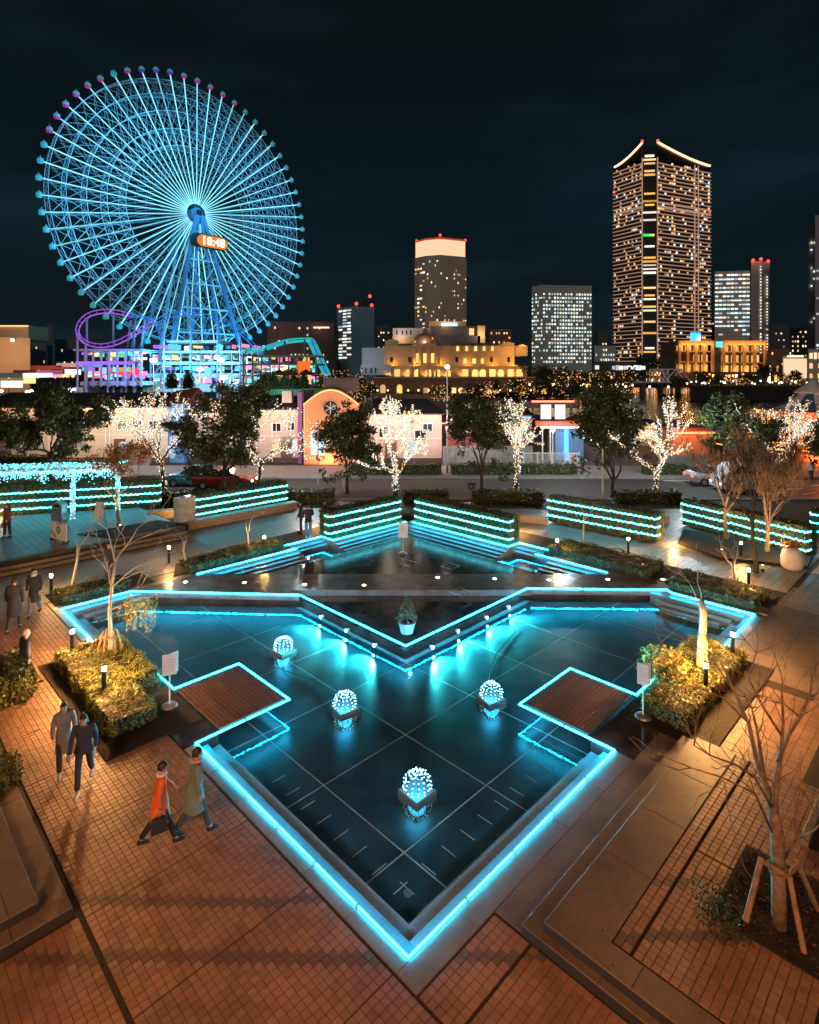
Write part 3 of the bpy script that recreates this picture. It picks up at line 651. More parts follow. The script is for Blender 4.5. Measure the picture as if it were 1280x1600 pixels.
# ---------------------------------------------------------------- wooden decks
m_plank=mat('deck_plank',(.12,.052,.033),.6,var=.3,scale=5,bump=.2,bscale=30,randcol=.2)
def deckboards(u0,u1,v0,v1,along,label,cat='deck'):
    c=(UV(u0,v0)+UV(u1,v1))/2; t=thing('wooden_deck',label,cat,(c.x,c.y,0),PI/4)
    lx,ly=u1-u0,v1-v0; n=16; hm=mat('hole_dark',(.008,.008,.008),.9); 
    b=MB(); b.box((0,0,-.05),(lx,ly,.08)); b.build('frame',m_dark,t)
    pm=None; hb=MB()
    for i in range(n):
        if along=='u': w=ly/n; y=-ly/2+w*(i+.5); o=MB().bbox((0,0,0),(lx,w-.008,.03),0,.004); loc=(0,y,.01)
        else: w=lx/n; y=-lx/2+w*(i+.5); o=MB().bbox((0,0,0),(w-.008,ly,.03),0,.004); loc=(y,0,.01)
        if pm is None: pm=o.mesh('plank',m_plank)
        link('plank',pm,t,loc)
        L_=lx if along=='u' else ly
        for k in range(int(L_/.13)):
            a=-L_/2+.08+.13*k; p=(a,y) if along=='u' else (y,a); s=(.05,.022) if along=='u' else (.022,.05)
            hb.add([(p[0]-s[0]/2,p[1]-s[1]/2,.0262),(p[0]+s[0]/2,p[1]-s[1]/2,.0262),(p[0]+s[0]/2,p[1]+s[1]/2,.0262),(p[0]-s[0]/2,p[1]+s[1]/2,.0262)],[(0,1,2,3)])
    hb.build('slot',hm,t,kind='stuff'); return t
deckboards(6.65,8.42,12.88,15.27,'v','brown slotted wooden deck inside the left pool platform'); deckboards(12.66,14.97,6.6,8.33,'u','brown slotted wooden deck inside the right pool platform')
# ---------------------------------------------------------------- bollard lights
m_bl=emat('lantern_warm',(1,.50,.15),1300,True); m_bl2=emat('lantern_warm_bright',(1,.47,.14),5600,True)
def bollard(loc,label,h=.75):
    t=thing('bollard_light',label,'bollard light',loc,group='short bollard lights with warm lanterns')
    b=MB(); b.lathe((0,0,0),[(.075,0),(.075,.02),(.055,.03),(.055,h-.16)],12); b.build('post',m_black,t)
    b=MB(); b.lathe((0,0,0),[(.035,h-.158),(.042,h-.15),(.042,h-.05),(.035,h-.045)],10); b.build('lantern',m_bl2 if h>1 else m_bl,t)
    b=MB(); b.lathe((0,0,0),[(.06,h-.043),(.062,h-.02),(.03,h)],12); b.build('cap',m_black,t)
    return t
for (x,y),l in zip(((80,928),(113,1035),(163,1100),(264,880),(322,815),(413,862),(871,868),(982,865),(1170,918),(1145,1040),(1103,1095),(1158,872),(1235,880)),
  ('beside the mound at the left, near two walkers','at the rear corner of the left yellow hedge','inside the front of the left yellow hedge','in front of the steps, left of the young white tree','before the hedge beside the grey pillar','at the right end of the strip left of the back pool','at the left end of the strip right of the back pool','behind the planting strip under the right hedge','beside the small forked tree at the right tip','at the rear of the right yellow hedge, by the cut trunk','inside the front of the right yellow hedge','among the bare orange trees','beside the white wrapped shrub')):
    bollard(G(x,y,.0),'bollard light '+l,1.02 if 'hedge' in l and 'before' not in l and 'under' not in l else .8)
# ---------------------------------------------------------------- light balls
m_ball=emat('ball_led',(.35,.90,1),9,True,vary=.4)
def ball(x,y,label,r=.30,rz=.6):
    c=G(x,y,-.3); c.z=-.60; t=thing('light_ball',label,'light ball',c,rz,'wire balls of white lights on square plinths in the pool')
    b=MB(); b.bbox((0,0,.16),(.58,.58,.32),0,.012); b.build('plinth',mat('plinth_stone',(.13,.14,.15),.4,dirt=.3),t)
    P=[];w=MB()
    for k in range(7):
        a0=PI*k/7
        ring=[]
        for i in range(20):
            th=2*PI*i/20; p=Vector((r*math.cos(th)*math.cos(a0),r*math.cos(th)*math.sin(a0),.32+r*.42+r*.82*math.sin(th)))
            if p.z>.33: ring.append(p); P.append(p+Vector((rnd.gauss(0,.008),rnd.gauss(0,.008),rnd.gauss(0,.008))))
        w.path([tuple(q) for q in ring],.006,4)
    w.build('wire_frame',m_black,t); 
    V=np.array([tuple(p) for p in P],dtype=np.float32); me=np_mesh('bulb',(V[:,None,:]+OCT[None]*.017).reshape(-1,3),(OCF[None]+np.arange(len(V))[:,None,None]*6).reshape(-1,3),m_ball); link('bulb',me,t,kind='stuff')
    lamp('ball_glow','POINT',(c.x,c.y,-.6+.32+r*.5),42,(.02,.55,1),t,rad=.2)
ball(652,1235,'ball of white lights on a plinth nearest the viewer, alone in the pool',rz=.75); ball(539,1105,'ball of white lights on a plinth in the left half of the pool, middle distance')
ball(443,1015,'ball of white lights on a plinth farthest left, nearest the deck edge',rz=.9); ball(768,1090,'ball of white lights on a plinth in the right half of the pool',rz=.5)
# ---------------------------------------------------------------- potted shrub on the deck point
c=G(636,988); t=thing('potted_shrub','small conical potted shrub on the pointed dark deck','potted plant',c)
b=MB(); b.lathe((0,0,0),[(.20,0),(.27,.30),(.29,.31),(.29,.35),(.25,.36)],18); b.build('pot',mat('pot_blue_grey',(.30,.42,.5),.5),t)
b=MB(); b.lathe((0,0,.33),[(.24,0),(.2,.03)],12); b.build('soil',m_soil,t)
b=MB(); b.path([(0,0,.3),(.01,0,.6),(0,.01,1.1)],[.02,.015,.008],5)
for k in range(26):
    a=k*2.4; z=.42+.025*k; r_=.33*(1-(z-.35)/.95); b.path([(0,0,z),(r_*math.cos(a),r_*math.sin(a),z+.06)],[.007,.003],4)
b.build('stem',m_bark,t)
P=[]
for k in range(700):
    z=rnd.uniform(.38,1.2); r_=.36*(1-((z-.36)/.92)**1.3)*math.sqrt(rnd.random()); a=rnd.uniform(0,2*PI); P.append((r_*math.cos(a),r_*math.sin(a),z))
V,F=leaves(np.array(P),.04,.4); me=np_mesh('foliage',V,F,mat('leaf_bluegreen',(.10,.16,.12),.4)); link('foliage',me,t,kind='stuff')
lamp('shrub_lamp','POINT',(c.x+.1,c.y-.5,.35),5,(.3,.95,.9),t,rad=.08)
# ---------------------------------------------------------------- stand signs
def stand_sign(loc,label,h=1.35,rz=0,bw=.34,bh=.52,double=True):
    t=thing('stand_sign',label,'sign',loc,rz)
    b=MB(); b.lathe((0,0,0),[(.19,0),(.2,.03),(.17,.07),(.03,.09)],18); b.build('base',m_steel,t)
    b=MB(); b.tube((0,0,.08),(0,0,h),.018,n=8); b.build('pole',m_white,t)
    b=MB(); b.bbox((0,-.03,h-bh/2+.05),(bw,.02,bh),0,.004); b.build('board',m_white,t)
    if double: b=MB(); b.bbox((.05,.03,h-bh/2+.05),(bw,.02,bh),.5,.004); b.build('board',m_white,t)
    b=MB(); 
    for k in range(5): b.box((0,-.042,h-.08-.07*k),(bw*.7*(1-.12*(k%2)),.003,.018))
    b.build('faint_print',mat('print_grey',(.55,.53,.5),.6),t,kind='stuff')
    return t
stand_sign(G(265,1105),'white stand sign on round base left of the pool at the wooden deck',1.3,.35); stand_sign(G(1005,1122),'white stand sign on round base right of the pool at the wooden deck',1.3,-.5,.26)
stand_sign(G(630,866),'white stand sign in the middle of the dark deck before the back corner',1.45,0,.45,.72,False)
# A-board and information board on the left terrace
t=thing('information_board','pale information board with round emblem at the top of the left steps','notice board',G(92,846,.45),-.55)
b=MB(); b.bbox((0,0,.50),(1.35,.05,.82),0,.008); b.build('board',m_white,t)
t2=MB(); t2.add([(-.67,-.027,.32),(-.2,-.027,.1),(-.2,-.027,.3),(-.67,-.027,.55)],[(0,1,2,3)]); t2.build('green_panel',mat('print_green',(.35,.5,.25),.5),t)
b=MB(); b.add([(.12*1.5*math.cos(a),-.0275,.55+.12*1.5*math.sin(a)) for a in [2*PI*i/20 for i in range(20)]],[tuple(range(20))]); b.build('round_emblem',mat('print_teal',(.05,.12,.15),.5),t)
b=MB(); b.add([(.11*math.cos(a),-.029,.55+.11*math.sin(a)) for a in [2*PI*i/20 for i in range(20)]],[tuple(range(20))]); b.build('emblem_ring',mat('print_pale',(.35,.55,.5),.5),t)
b=MB(); [b.box((-.1+.16*k,-.028,.84),(.12,.003,.05)) for k in range(3)]; b.build('heading_blocks',mat('print_dark',(.1,.12,.12),.5),t,kind='stuff')
b=MB(); b.box((-.55,.02,.05),(.06,.3,.1)); b.box((.55,.02,.05),(.06,.3,.1)); b.build('foot',m_black,t)
t=thing('folding_board','white folding board on the terrace left of the orange tree','sign',G(152,818,.45),-.35)
b=MB(); b.bbox((0,0,.62),(.62,.03,1.0),0,.006); o=b.build('board',m_white,t); o.rotation_euler[0]=-.18
b=MB(); b.tube((-.28,.1,0),(-.28,.32,.0),.015); b.tube((-.28,.32,0),(-.28,.05,1.0),.015); b.tube((.28,.1,0),(.28,.32,.0),.015); b.tube((.28,.32,0),(.28,.05,1.0),.015); b.build('rear_frame',m_black,t)
# litter bin with arched top beside the pergola post
t=thing('litter_bin','grey litter bin with arched top beside the glowing pergola post','litter bin',G(93,812,.45),-.2)
b=MB(); pts=[(-.32,0),(.32,0),(.32,.75)]+[(.32*math.cos(a),.75+.22*math.sin(a)) for a in [PI*k/8 for k in range(1,8)]]+[(-.32,.75)]
vs=[(x,-.22,z) for x,z in pts]+[(x,.22,z) for x,z in pts]; n=len(pts); b.add(vs,[tuple(range(n)),tuple(range(2*n-1,n-1,-1))]+[(i,i+n,(i+1)%n+n,(i+1)%n) for i in range(n)]); b.build('body',m_steel,t)
b=MB(); b.box((0,-.225,.80),(.34,.02,.12)); b.build('opening',m_black,t)
# pergola with icicle lights
t=thing('pergola','flat pergola hung with cyan icicle lights at the left','pergola',(-21,32.2,.45),math.atan2(1.5,8.5))
b=MB(); 
for y in (-.9,.9): b.box((0,y,2.6),(9.6,.14,.2))
b.build('beam',m_white,t)
for k in range(17): MB().box((-4.6+.575*k,0,2.75),(.08,2.3,.1)).build('rafter',m_white,t)
for x,y in ((2.55,-.9),(4.3,.9),(-2.6,-.9),(-4.3,.9)):
    MB().box((x,y,1.25),(.16,.16,2.5)).build('post',m_white,t)
P=[]
for k in range(1500):
    x=rnd.uniform(-4.8,4.8); y=rnd.choice((-1,-.95,.95))+rnd.gauss(0,.05); P.append((x,y,2.72-abs(rnd.gauss(0,.24))-.15*(math.sin(x*7)>0)*rnd.random()))
for k in range(500): P.append((rnd.uniform(-4.8,4.8),rnd.uniform(-1,1),2.82))
for x,y in ((2.55,-.98),(4.3,.82)):
    for k in range(130): a=rnd.uniform(0,2*PI); P.append((x+.12*math.cos(a),y+.1*math.sin(a),rnd.uniform(0,2.5)))
V=np.array(P,dtype=np.float32); me=np_mesh('icicle_lights',(V[:,None,:]+OCT[None]*.024).reshape(-1,3),(OCF[None]+np.arange(len(V))[:,None,None]*6).reshape(-1,3),m_led2); link('icicle_lights',me,t,kind='stuff')
# white wrapped shrub
t=thing('wrapped_shrub','shrub wrapped in pale cloth at the right under the last orange tree','wrapped plant',G(1238,889,0))
b=MB(); b.lathe((0,0,0),[(.30,0),(.42,.12),(.44,.5),(.36,.8),(.2,.92)],14); o=b.build('cloth',mat('cloth_white',(.7,.7,.74),.8,bump=.6,bscale=8),t,smooth=True)
P=[(rnd.gauss(0,.2),rnd.gauss(0,.2),.95+abs(rnd.gauss(0,.14))) for k in range(250)]; V,F=leaves(np.array(P),.06); link('foliage',np_mesh('foliage',V,F,m_or),t,kind='stuff')
# ================================================================== TREES
def grow(out,tips,rg,p,d,length,r,depth,spread=.7,up=.15,kids=(2,3),wig=.18,ratio=.68,along=.35):
    n=5 if depth>0 else 4; pts=[p.copy()]; rs=[r]; d=d.normalized(); q=p.copy()
    for i in range(n):
        d=(d+Vector((rg.gauss(0,wig),rg.gauss(0,wig),rg.gauss(0,wig)+up*.35))).normalized(); q=q+d*length/n; pts.append(q.copy()); rs.append(r*(1-.45*(i+1)/n))
    out.append((pts,rs,depth))
    if depth<=0: tips.append((q,d)); return
    k=rg.randint(*kids)
    for j in range(k+1):
        if j==0: s=q; dd=d; rr=rs[-1]
        else:
            i=rg.randint(max(1,int(n*along)),n); s=pts[i]; dd=d; rr=rs[i]*.8
        ax=Vector((rg.gauss(0,1),rg.gauss(0,1),rg.gauss(0,.6))).normalized()
        nd_=(dd*(1.0)+ax*spread*(.6 if j==0 else 1.15)+Vector((0,0,up))).normalized()
        grow(out,tips,rg,s,nd_,length*ratio*rg.uniform(.8,1.15),rr*.78,depth-1,spread,up,kids,wig,ratio,along)
def skeleton(seed,trunk_h,r,depth,length,lean=(0,0),forks=3,fork_spread=.7,**k):
    rg=random.Random(seed); out=[];tips=[]; pts=[Vector((0,0,-.1))]; rs=[r*1.35]; q=Vector((0,0,-.1)); n=5
    for i in range(n):
        q=q+Vector((lean[0]/n+rg.gauss(0,.03),lean[1]/n+rg.gauss(0,.03),(trunk_h+.1)/n)); pts.append(q.copy()); rs.append(r*(1-.3*(i+1)/n))
    out.append((pts,rs,depth+1)); a0=rg.uniform(0,6.28)
    for j in range(forks):
        a=a0+2*PI*j/forks+rg.gauss(0,.3); s=pts[-1] if j%2==0 else pts[-2]
        grow(out,tips,rg,s,Vector((math.cos(a)*fork_spread,math.sin(a)*fork_spread,1)),length,rs[-1]*.75,depth,**k)
    return out,tips
def wood(out,name,m,parent,minr=.006,sides=(7,5,4,3)):
    tr=MB(); br=MB()
    top=max(o[2] for o in out)
    for pts,rs,dp in out:
        (tr if dp>=top else br).path(pts,[max(minr,x) for x in rs],7 if dp>=top else (5 if dp>=top-1 else 3))
    tr.build('trunk',m,parent,smooth=True)
    if br.v: br.build('branches',m,parent,smooth=True)
def tree_bare(label,loc,seed,trunk_h=1.6,r=.07,depth=4,length=1.1,lean=(0,0),m=None,rz=0,name='bare_tree',group=None,scale=1,minr=.006,**k):
    t=thing(name,label,'tree',loc,rz,group); o,tips=skeleton(seed,trunk_h,r,depth,length,lean,**k); wood(o,name,m or m_bark,t,minr); return t,o,tips
def tree_green(label,loc,seed,h,w,nleaf=9000,leaf=.11,trunk_h=None,mats=None,lean=(0,0),m=None,r=.16,group=None,flat=1.0,low=.28):
    """broad evergreen: limbs, then leaf clumps round the ends of the limbs and gaps between the clumps"""
    t=thing('evergreen_tree',label,'tree',loc,0,group); rg=random.Random(seed)
    th=trunk_h or h*.32; out,tips=skeleton(seed,th,r,3,h*.30,lean,forks=4,fork_spread=.75*w/h*1.3,spread=.75,up=.1,kids=(1,2),ratio=.72)
    # fit to the wanted box
    zs=[q[0].z for q in tips]; xs=[q[0].x for q in tips]; ys=[q[0].y for q in tips]
    zt=max(zs); cxm=(max(xs)+min(xs))/2-0; sx=(w*.82)/(max(xs)-min(xs)+.01); sy=(w*.82)/(max(ys)-min(ys)+.01); sz=(h*.94-th)/(zt-th)
    def fit(q):
        if q.z<=th*.9: return q
        f=min(1,(q.z-th*.9)/(h*.2)); return Vector((q.x*(1-f)+(q.x-cxm)*sx*f+0,q.y*(1-f)+q.y*sy*f,th+(q.z-th)*sz))
    out=[([fit(q) for q in pts],rs,dp) for pts,rs,dp in out]; tips=[(fit(q),d) for q,d in tips]
    wood(out,'tree',m or m_barkd,t,.012)
    cl=[(q,rg.uniform(.45,.85)) for q,d in tips]
    for pts,rs,dp in out:
        if dp<=1: cl.append((pts[-2],rg.uniform(.35,.6)))
    for k in range(int(len(tips)*.5)):
        a=rg.uniform(0,2*PI); z=rg.uniform(h*low,h*.95); f=math.sin(min(1,max(0.1,(z/h-low+.15)/(1.1-low)))*PI)**.6; rr=w/2*f*rg.uniform(.55,1.0); cl.append((Vector((rr*math.cos(a)+lean[0],rr*math.sin(a),z)),rg.uniform(.3,.6)))
    P=[];idx=[]; tot=sum(c[1]**2 for c in cl)
    for q,rr in cl:
        n=int(1.55*nleaf*rr*rr/tot); tone=rg.choices((0,1,2),(5,3,1))[0]
        for i in range(n):
            v=Vector((rg.gauss(0,1),rg.gauss(0,1),rg.gauss(0,.65))); v=v.normalized()*rr*(rg.random()**.4)*h/8.2*1.05; P.append(tuple(q+v)); idx.append(tone if rg.random()<.7 else rg.randrange(3))
    P=np.array(P); V,F=leaves(P,leaf*1.1,.5); me=np_mesh('crown',V,F,mats or m_lf); me.polygons.foreach_set('material_index',np.array(idx,dtype=np.int32)); link('crown',me,t)
    return t,out,tips
def wrap_lights(t,out,n,cols,r=.032,dmin=0,spread=.05,zmin=0,name='fairy_lights'):
    """small bulbs wound along trunk and limbs"""
    seg=[];
    for pts,rs,dp in out:
        if dp<dmin: continue
        for i in range(len(pts)-1): seg.append((pts[i],pts[i+1],rs[i],(pts[i+1]-pts[i]).length*(1.0+1.2*(rs[i]>.05))))
    seg=[s for s in seg if max(s[0].z,s[1].z)>zmin]; tot=sum(s[3] for s in seg); P=[]
    for a,b_,rr,L_ in seg:
        k=n*L_/tot; k=int(k)+(rnd.random()<k-int(k))
        for i in range(k):
            f=rnd.random(); p=a.lerp(b_,f); v=Vector((rnd.gauss(0,1),rnd.gauss(0,1),rnd.gauss(0,1))).normalized()*(rr+spread*abs(rnd.gauss(0,.6))+.02); P.append(tuple(p+v))
    V=np.array(P,dtype=np.float32); sz=nr.uniform(.7,1.25,len(V))[:,None,None]*r
    me=np_mesh(name,(V[:,None,:]+OCT[None]*sz).reshape(-1,3),(OCF[None]+np.arange(len(V))[:,None,None]*6).reshape(-1,3),cols)
    me.polygons.foreach_set('material_index',np.repeat(nr.integers(0,len(cols),len(V)),8).astype(np.int32)); return link(name,me,t,kind='stuff')
# ---- big evergreens along the near side of the road
def at(px,Y,z=0): return Vector((PX(px,Y),Y,z))
tree_green('widest dark evergreen, above the pergola at the left',at(78,44.5),11,7.6,8.2,13000,.13,trunk_h=2.2,r=.2,group=None)
tree_green('tall dark evergreen in front of the white house, right of the first lit tree',at(350,39.7),12,8.0,6.4,12000,.12,trunk_h=1.6,r=.19,low=.16)
tree_green('pine-like dark evergreen before the orange arched facade',at(543,40.5),13,6.6,4.7,7000,.11,trunk_h=1.3,r=.13,low=.14,mats=[m_lf[0],m_lf[1],m_lf[2]])
tree_green('slim dark evergreen between the street lamp and the fourth lit tree',at(753,39.6),14,7.0,4.4,7500,.11,trunk_h=1.5,r=.14,low=.14)
tree_green('leafy evergreen behind the right sloping hedge, hiding the canal',at(958,39.0),15,7.9,4.9,9000,.12,trunk_h=1.5,r=.15,low=.16,lean=(-.1,0))
tree_green('evergreen behind the orange bare trees, before the carousel',at(1150,45),16,6.9,5.8,8500,.12,trunk_h=2.3,r=.15)
tree_green('dark evergreen peeking in at the right edge past the carousel',at(1300,42),17,5.4,3.4,3000,.12,trunk_h=2,r=.12)
# ---- trees wound with white lights
def lit_tree(label,loc,seed,trunk_h,r,depth,length,n,lean=(0,0),**k):
    t=thing('lit_tree',label,'tree',loc,0,'bare trees wound with fairy lights'); o,tips=skeleton(seed,trunk_h,r,depth,length,lean,**k); wood(o,'t',m_barkd,t,.01)
    wrap_lights(t,o,n,[m_fw,m_fc,m_fw,m_fa,m_fc],.036,0,zmin=.5,spread=.09); return t
kk=dict(spread=.55,up=.10,kids=(1,2),ratio=.74,wig=.14)
lit_tree('leaning tree of white fairy lights before the left white house',at(258,39),21,2.5,.15,4,2.15,3000,lean=(-.3,0),forks=4,fork_spread=.9,**kk)
lit_tree('tree of fairy lights half hidden behind the tall evergreen on its right',at(400,40.5),22,2.2,.14,4,2.0,2200,lean=(.2,0),forks=4,fork_spread=1.0,**kk)
lit_tree('two-stemmed tree densely wound with fairy lights, left of the street lamp',at(617,39.8),23,1.1,.17,4,2.3,4000,forks=2,fork_spread=.55,**kk)
lit_tree('tree of fairy lights before the white gate and ticket booth',at(806,39.4),24,2.0,.14,4,1.85,3000,lean=(.1,0),forks=4,fork_spread=.8,**kk)
lit_tree('V-shaped tree of fairy lights right of the leafy evergreen',at(1025,38.6),25,1.8,.15,4,1.85,3200,forks=3,fork_spread=.75,**kk)
lit_tree('tree of fairy lights in front of the carousel at the right',at(1215,43),26,2.0,.14,4,2.1,3000,lean=(.2,0),forks=4,fork_spread=.9,**kk)
# ---- bare trees
kb=dict(spread=.5,up=.2,kids=(2,3),ratio=.72,wig=.12)
tree_bare('bare orange-lit tree, left one of the three in the right bed',G(1135,845),31,1.7,.12,5,1.5,forks=3,fork_spread=.5,m=m_bark,minr=.009,**kb)
tree_bare('bare tree with dark trunk, nearest of the three in the right bed',G(1182,895),32,2.6,.10,4,1.2,forks=3,fork_spread=.4,m=m_barkd,minr=.008,lean=(-.1,0),**kb)
tree_bare('bare orange-lit tree, right one of the three in the right bed',G(1200,866),33,1.5,.12,5,1.45,forks=4,fork_spread=.5,m=m_bark,minr=.009,**kb)
m_pale=mat('bark_pale',(.38,.33,.28),.8,var=.25,scale=10,bump=.4,bscale=40)
kp=dict(spread=.6,up=.12,kids=(1,1),ratio=.66,wig=.22)
tree_bare('small pale forked tree at the right tip of the pool beside a bollard',G(1150,915),41,.75,.065,3,.75,forks=2,fork_spread=.8,m=m_pale,**kp)
tree_bare('slender white young tree on the strip right of the back pool',G(912,855),42,1.5,.045,3,.6,forks=2,fork_spread=.5,m=m_pale,**kp)
tree_bare('small pale forked tree on the strip left of the back pool, by the pillar',G(287,886),43,.95,.06,3,.6,forks=2,fork_spread=.5,m=m_pale,**kp)
tree_bare('small pale forked tree before the hedge behind the stone bench',G(388,858),44,.8,.05,3,.7,forks=2,fork_spread=.6,m=m_pale,**kp)
tree_bare('thin crooked pale tree on the mound at the left end of the bridge',G(111,921),45,1.6,.06,2,.5,lean=(.25,0),forks=2,fork_spread=.5,m=m_pale,**kp)
# large tree with orange leaves on the left terrace
t,o,tips=tree_bare('tree with sparse orange leaves on the left terrace bed',at(185,30.6,.45),46,1.5,.09,4,1.3,forks=3,fork_spread=.6,spread=.6,up=.15,kids=(1,2),ratio=.72,m=m_bark,name='autumn_tree')
P=[tuple(q+Vector((rnd.gauss(0,.16),rnd.gauss(0,.16),rnd.gauss(0,.12)))) for q,d in tips for k in range(18)]+[tuple(pts[-1]+Vector((rnd.gauss(0,.2),rnd.gauss(0,.2),rnd.gauss(0,.1)))) for pts,rs,dp in o if dp<2 for k in range(8)]
V,F=leaves(np.array(P),.07); link('foliage',np_mesh('foliage',V,F,m_or),t,kind='stuff')
# staked tree left of the pool
base=G(172,1035,.0); t=thing('staked_tree','staked young tree in the left yellow hedge with weeping yellow foliage','tree',base)
tr=MB(); P0=[Vector(p) for p in ((0,0,0),(.02,0,.9),(-.02,.02,1.5),(.05,0,2.2),(.12,.05,2.9))]; tr.path(P0,[.075,.065,.055,.05,.04],8); tr.build('trunk',m_pale,t,smooth=True)
br=MB(); tips=[]; rg=random.Random(5); out=[]
for (s,d,L_) in ((P0[2],(1,.1,.35),1.0),(P0[3],(-.5,0,1),1.0),(P0[3],(.6,0,.9),1.1),(P0[4],(.25,0,1),1.2),(P0[4],(-.3,.2,1),1.0)): grow(out,tips,rg,s,Vector(d),L_,.028,2,.5,.05,(1,2),.16,.7)
for pts,rs,dp in out: br.path(pts,[max(.007,x) for x in rs],5)
br.build('branches',m_pale,t,smooth=True)
P=[]
for k in range(90):     # weeping sprays over the water
    a=rg.uniform(-.5,.9); x=.35+rg.uniform(0,.95); y=rg.uniform(-.5,.5); z=1.75-.25*abs(x-.8)+rg.gauss(0,.12); L_=rg.uniform(.15,.75)*(rg.random()<.6)+.12
    for j in range(12): P.append((x+rg.gauss(0,.02),y+rg.gauss(0,.02),z-L_*j/12))
for q,d in tips:
    for k in range(8): P.append(tuple(q+Vector((rg.gauss(0,.14),rg.gauss(0,.14),rg.gauss(0,.12)))))
V,F=leaves(np.array(P),.034,.1); link('foliage',np_mesh('foliage',V,F,[mat('leaf_yellow',(.36,.30,.06),.55,var=.3)]+m_or[1:]),t,kind='stuff')
# stakes of the tree: poles tied by cross bars
def stakes(t,n,h,rb,rt,r=.03,m=None):
    tops=[]
    for k in range(n):
        a=2*PI*k/n+.4; p=(rb*math.cos(a),rb*math.sin(a),0); q=(rt*math.cos(a),rt*math.sin(a),h); MB().tube(p,q,r,r*.9,8).build('stake',m or m_wood,t); tops.append(Vector(p).lerp(Vector(q),.82))
    for k in range(n):
        a,b_=tops[k],tops[(k+1)%n]; d=(b_-a)*.25; MB().tube(a-d,b_+d,r*.75,n=6).build('cross_bar',m or m_wood,t)
stakes(t,6,.95,.42,.17,.034)
# thick cut trunk right of the pool with bamboo-like foliage
base=G(1097,1060); t=thing('pollarded_tree','thick pale cut trunk in the right yellow hedge with bamboo-like yellow leaves','tree',base)
b=MB(); b.path([(0,0,0),(.01,0,.6),(.02,0,1.25)],[.17,.145,.12],12); b.path([(.02,0,1.25),(.04,0,1.8),(.0,.02,2.15)],[.105,.09,.085],10); b.build('trunk',m_pale,t,smooth=True)
b=MB(); rg=random.Random(9); out=[];tips=[]
for s,d,L_ in (((.0,0,1.9),(-.6,.1,1),.7),((.0,.0,2.0),(-.25,0,1),.8)): grow(out,tips,rg,Vector(s),Vector(d),L_,.02,2,.5,.1,(1,1),.2,.7)
for pts,rs,dp in out: b.path(pts,[max(.005,x) for x in rs],4)
b.build('branches',m_pale,t)
b=MB(); P=[]
for k in range(34):
    a=rg.uniform(2.2,4.2); L_=rg.uniform(.5,1.15); pts=[Vector((-.35,-.05,.3))]; d=Vector((math.cos(a)*.55,math.sin(a)*.5,1)).normalized()
    for i in range(7): d=(d+Vector((math.cos(a)*.12,math.sin(a)*.1,-.25))).normalized(); pts.append(pts[-1]+d*L_/5); 
    b.path(pts,[.007]*len(pts),4)
    for i in range(2,8):
        for j in range(7): P.append(tuple(pts[i]+Vector((rg.gauss(0,.06),rg.gauss(0,.06),rg.gauss(-.02,.05)))))
b.build('stems',m_wood,t); V,F=leaves(np.array(P),.05,.0); link('foliage',np_mesh('foliage',V,F,[mat('leaf_yellow',(.36,.30,.06),.55,var=.3),m_hl[1]]),t,kind='stuff')
# foreground staked bare tree at the right
base=G(1219,1450,.3); t=thing('staked_bare_tree','bare tree with mottled trunk and timber stakes in the dark bed at lower right','tree',base)
def R3(x,y,dy=0):   # a point above the bed near the trunk's distance
    Y=base.y+dy; return Vector((PX(x,Y),Y,PZ(y,Y)))-base
tr=MB(); tr.path([R3(1219,1455),R3(1217,1380),R3(1214,1300),R3(1208,1270)],[.11,.10,.085,.08],10); tr.build('trunk',mat('bark_mottled',(.19,.125,.08),.75,var=.5,scale=9,bump=.5,bscale=30),t,smooth=True)
rg=random.Random(3); b=MB(); m_mot=MATS['bark_mottled']
limbs=[([(1212,1290,0),(1200,1235,.1),(1182,1185,.2),(1170,1130,.35),(1150,1085,.5),(1135,1050,.7)],.05),([(1209,1275,0),(1213,1230,0),(1220,1180,.2),(1224,1130,.3),(1222,1080,.5)],.05),
 ([(1216,1190,.1),(1232,1150,.0),(1250,1120,-.1),(1264,1090,0),(1270,1068,.1)],.03),([(1196,1225,.1),(1185,1150,.3),(1176,1110,.4),(1160,1075,.6)],.03),([(1205,1260,0),(1180,1215,-.3),(1150,1195,-.5),(1110,1180,-.7),(1085,1165,-.8)],.022),
 ([(1206,1300,0),(1180,1240,-.5),(1130,1215,-.8),(1080,1200,-1)],.018),([(1222,1150,.2),(1190,1100,.4),(1170,1060,.6),(1182,1020,.7),(1165,1000,.8)],.022),([(1250,1120,-.1),(1225,1100,.0),(1200,1090,.2),(1185,1105,.3)],.016),([(1225,1340,0),(1245,1310,-.2),(1270,1300,-.3),(1290,1280,-.4)],.02),([(1170,1130,.35),(1130,1090,.5),(1090,1075,.7),(1060,1050,.9)],.02),([(1150,1085,.5),(1120,1040,.7),(1090,1010,.9)],.014)]
tw=[]
for l,r in limbs:
    pts=[R3(*q) for q in l]; b.path(pts,[r*(1-.7*i/(len(pts)-1)) for i in range(len(pts))],6)
    for i in range(1,len(pts)):
        for j in range(2): o2=[]; grow(o2,[],rg,pts[i],(pts[i]-pts[i-1]).normalized()+Vector((rg.gauss(0,.6),rg.gauss(0,.5),rg.gauss(0,.4))),rg.uniform(.3,.7),.009,1,.6,.1,(1,1),.15,.7); tw+=o2
b.build('limbs',m_mot,t,smooth=True); b=MB()
for pts,rs,dp in tw: b.path(pts,[max(.003,x) for x in rs],3)
b.build('twigs',m_mot,t)
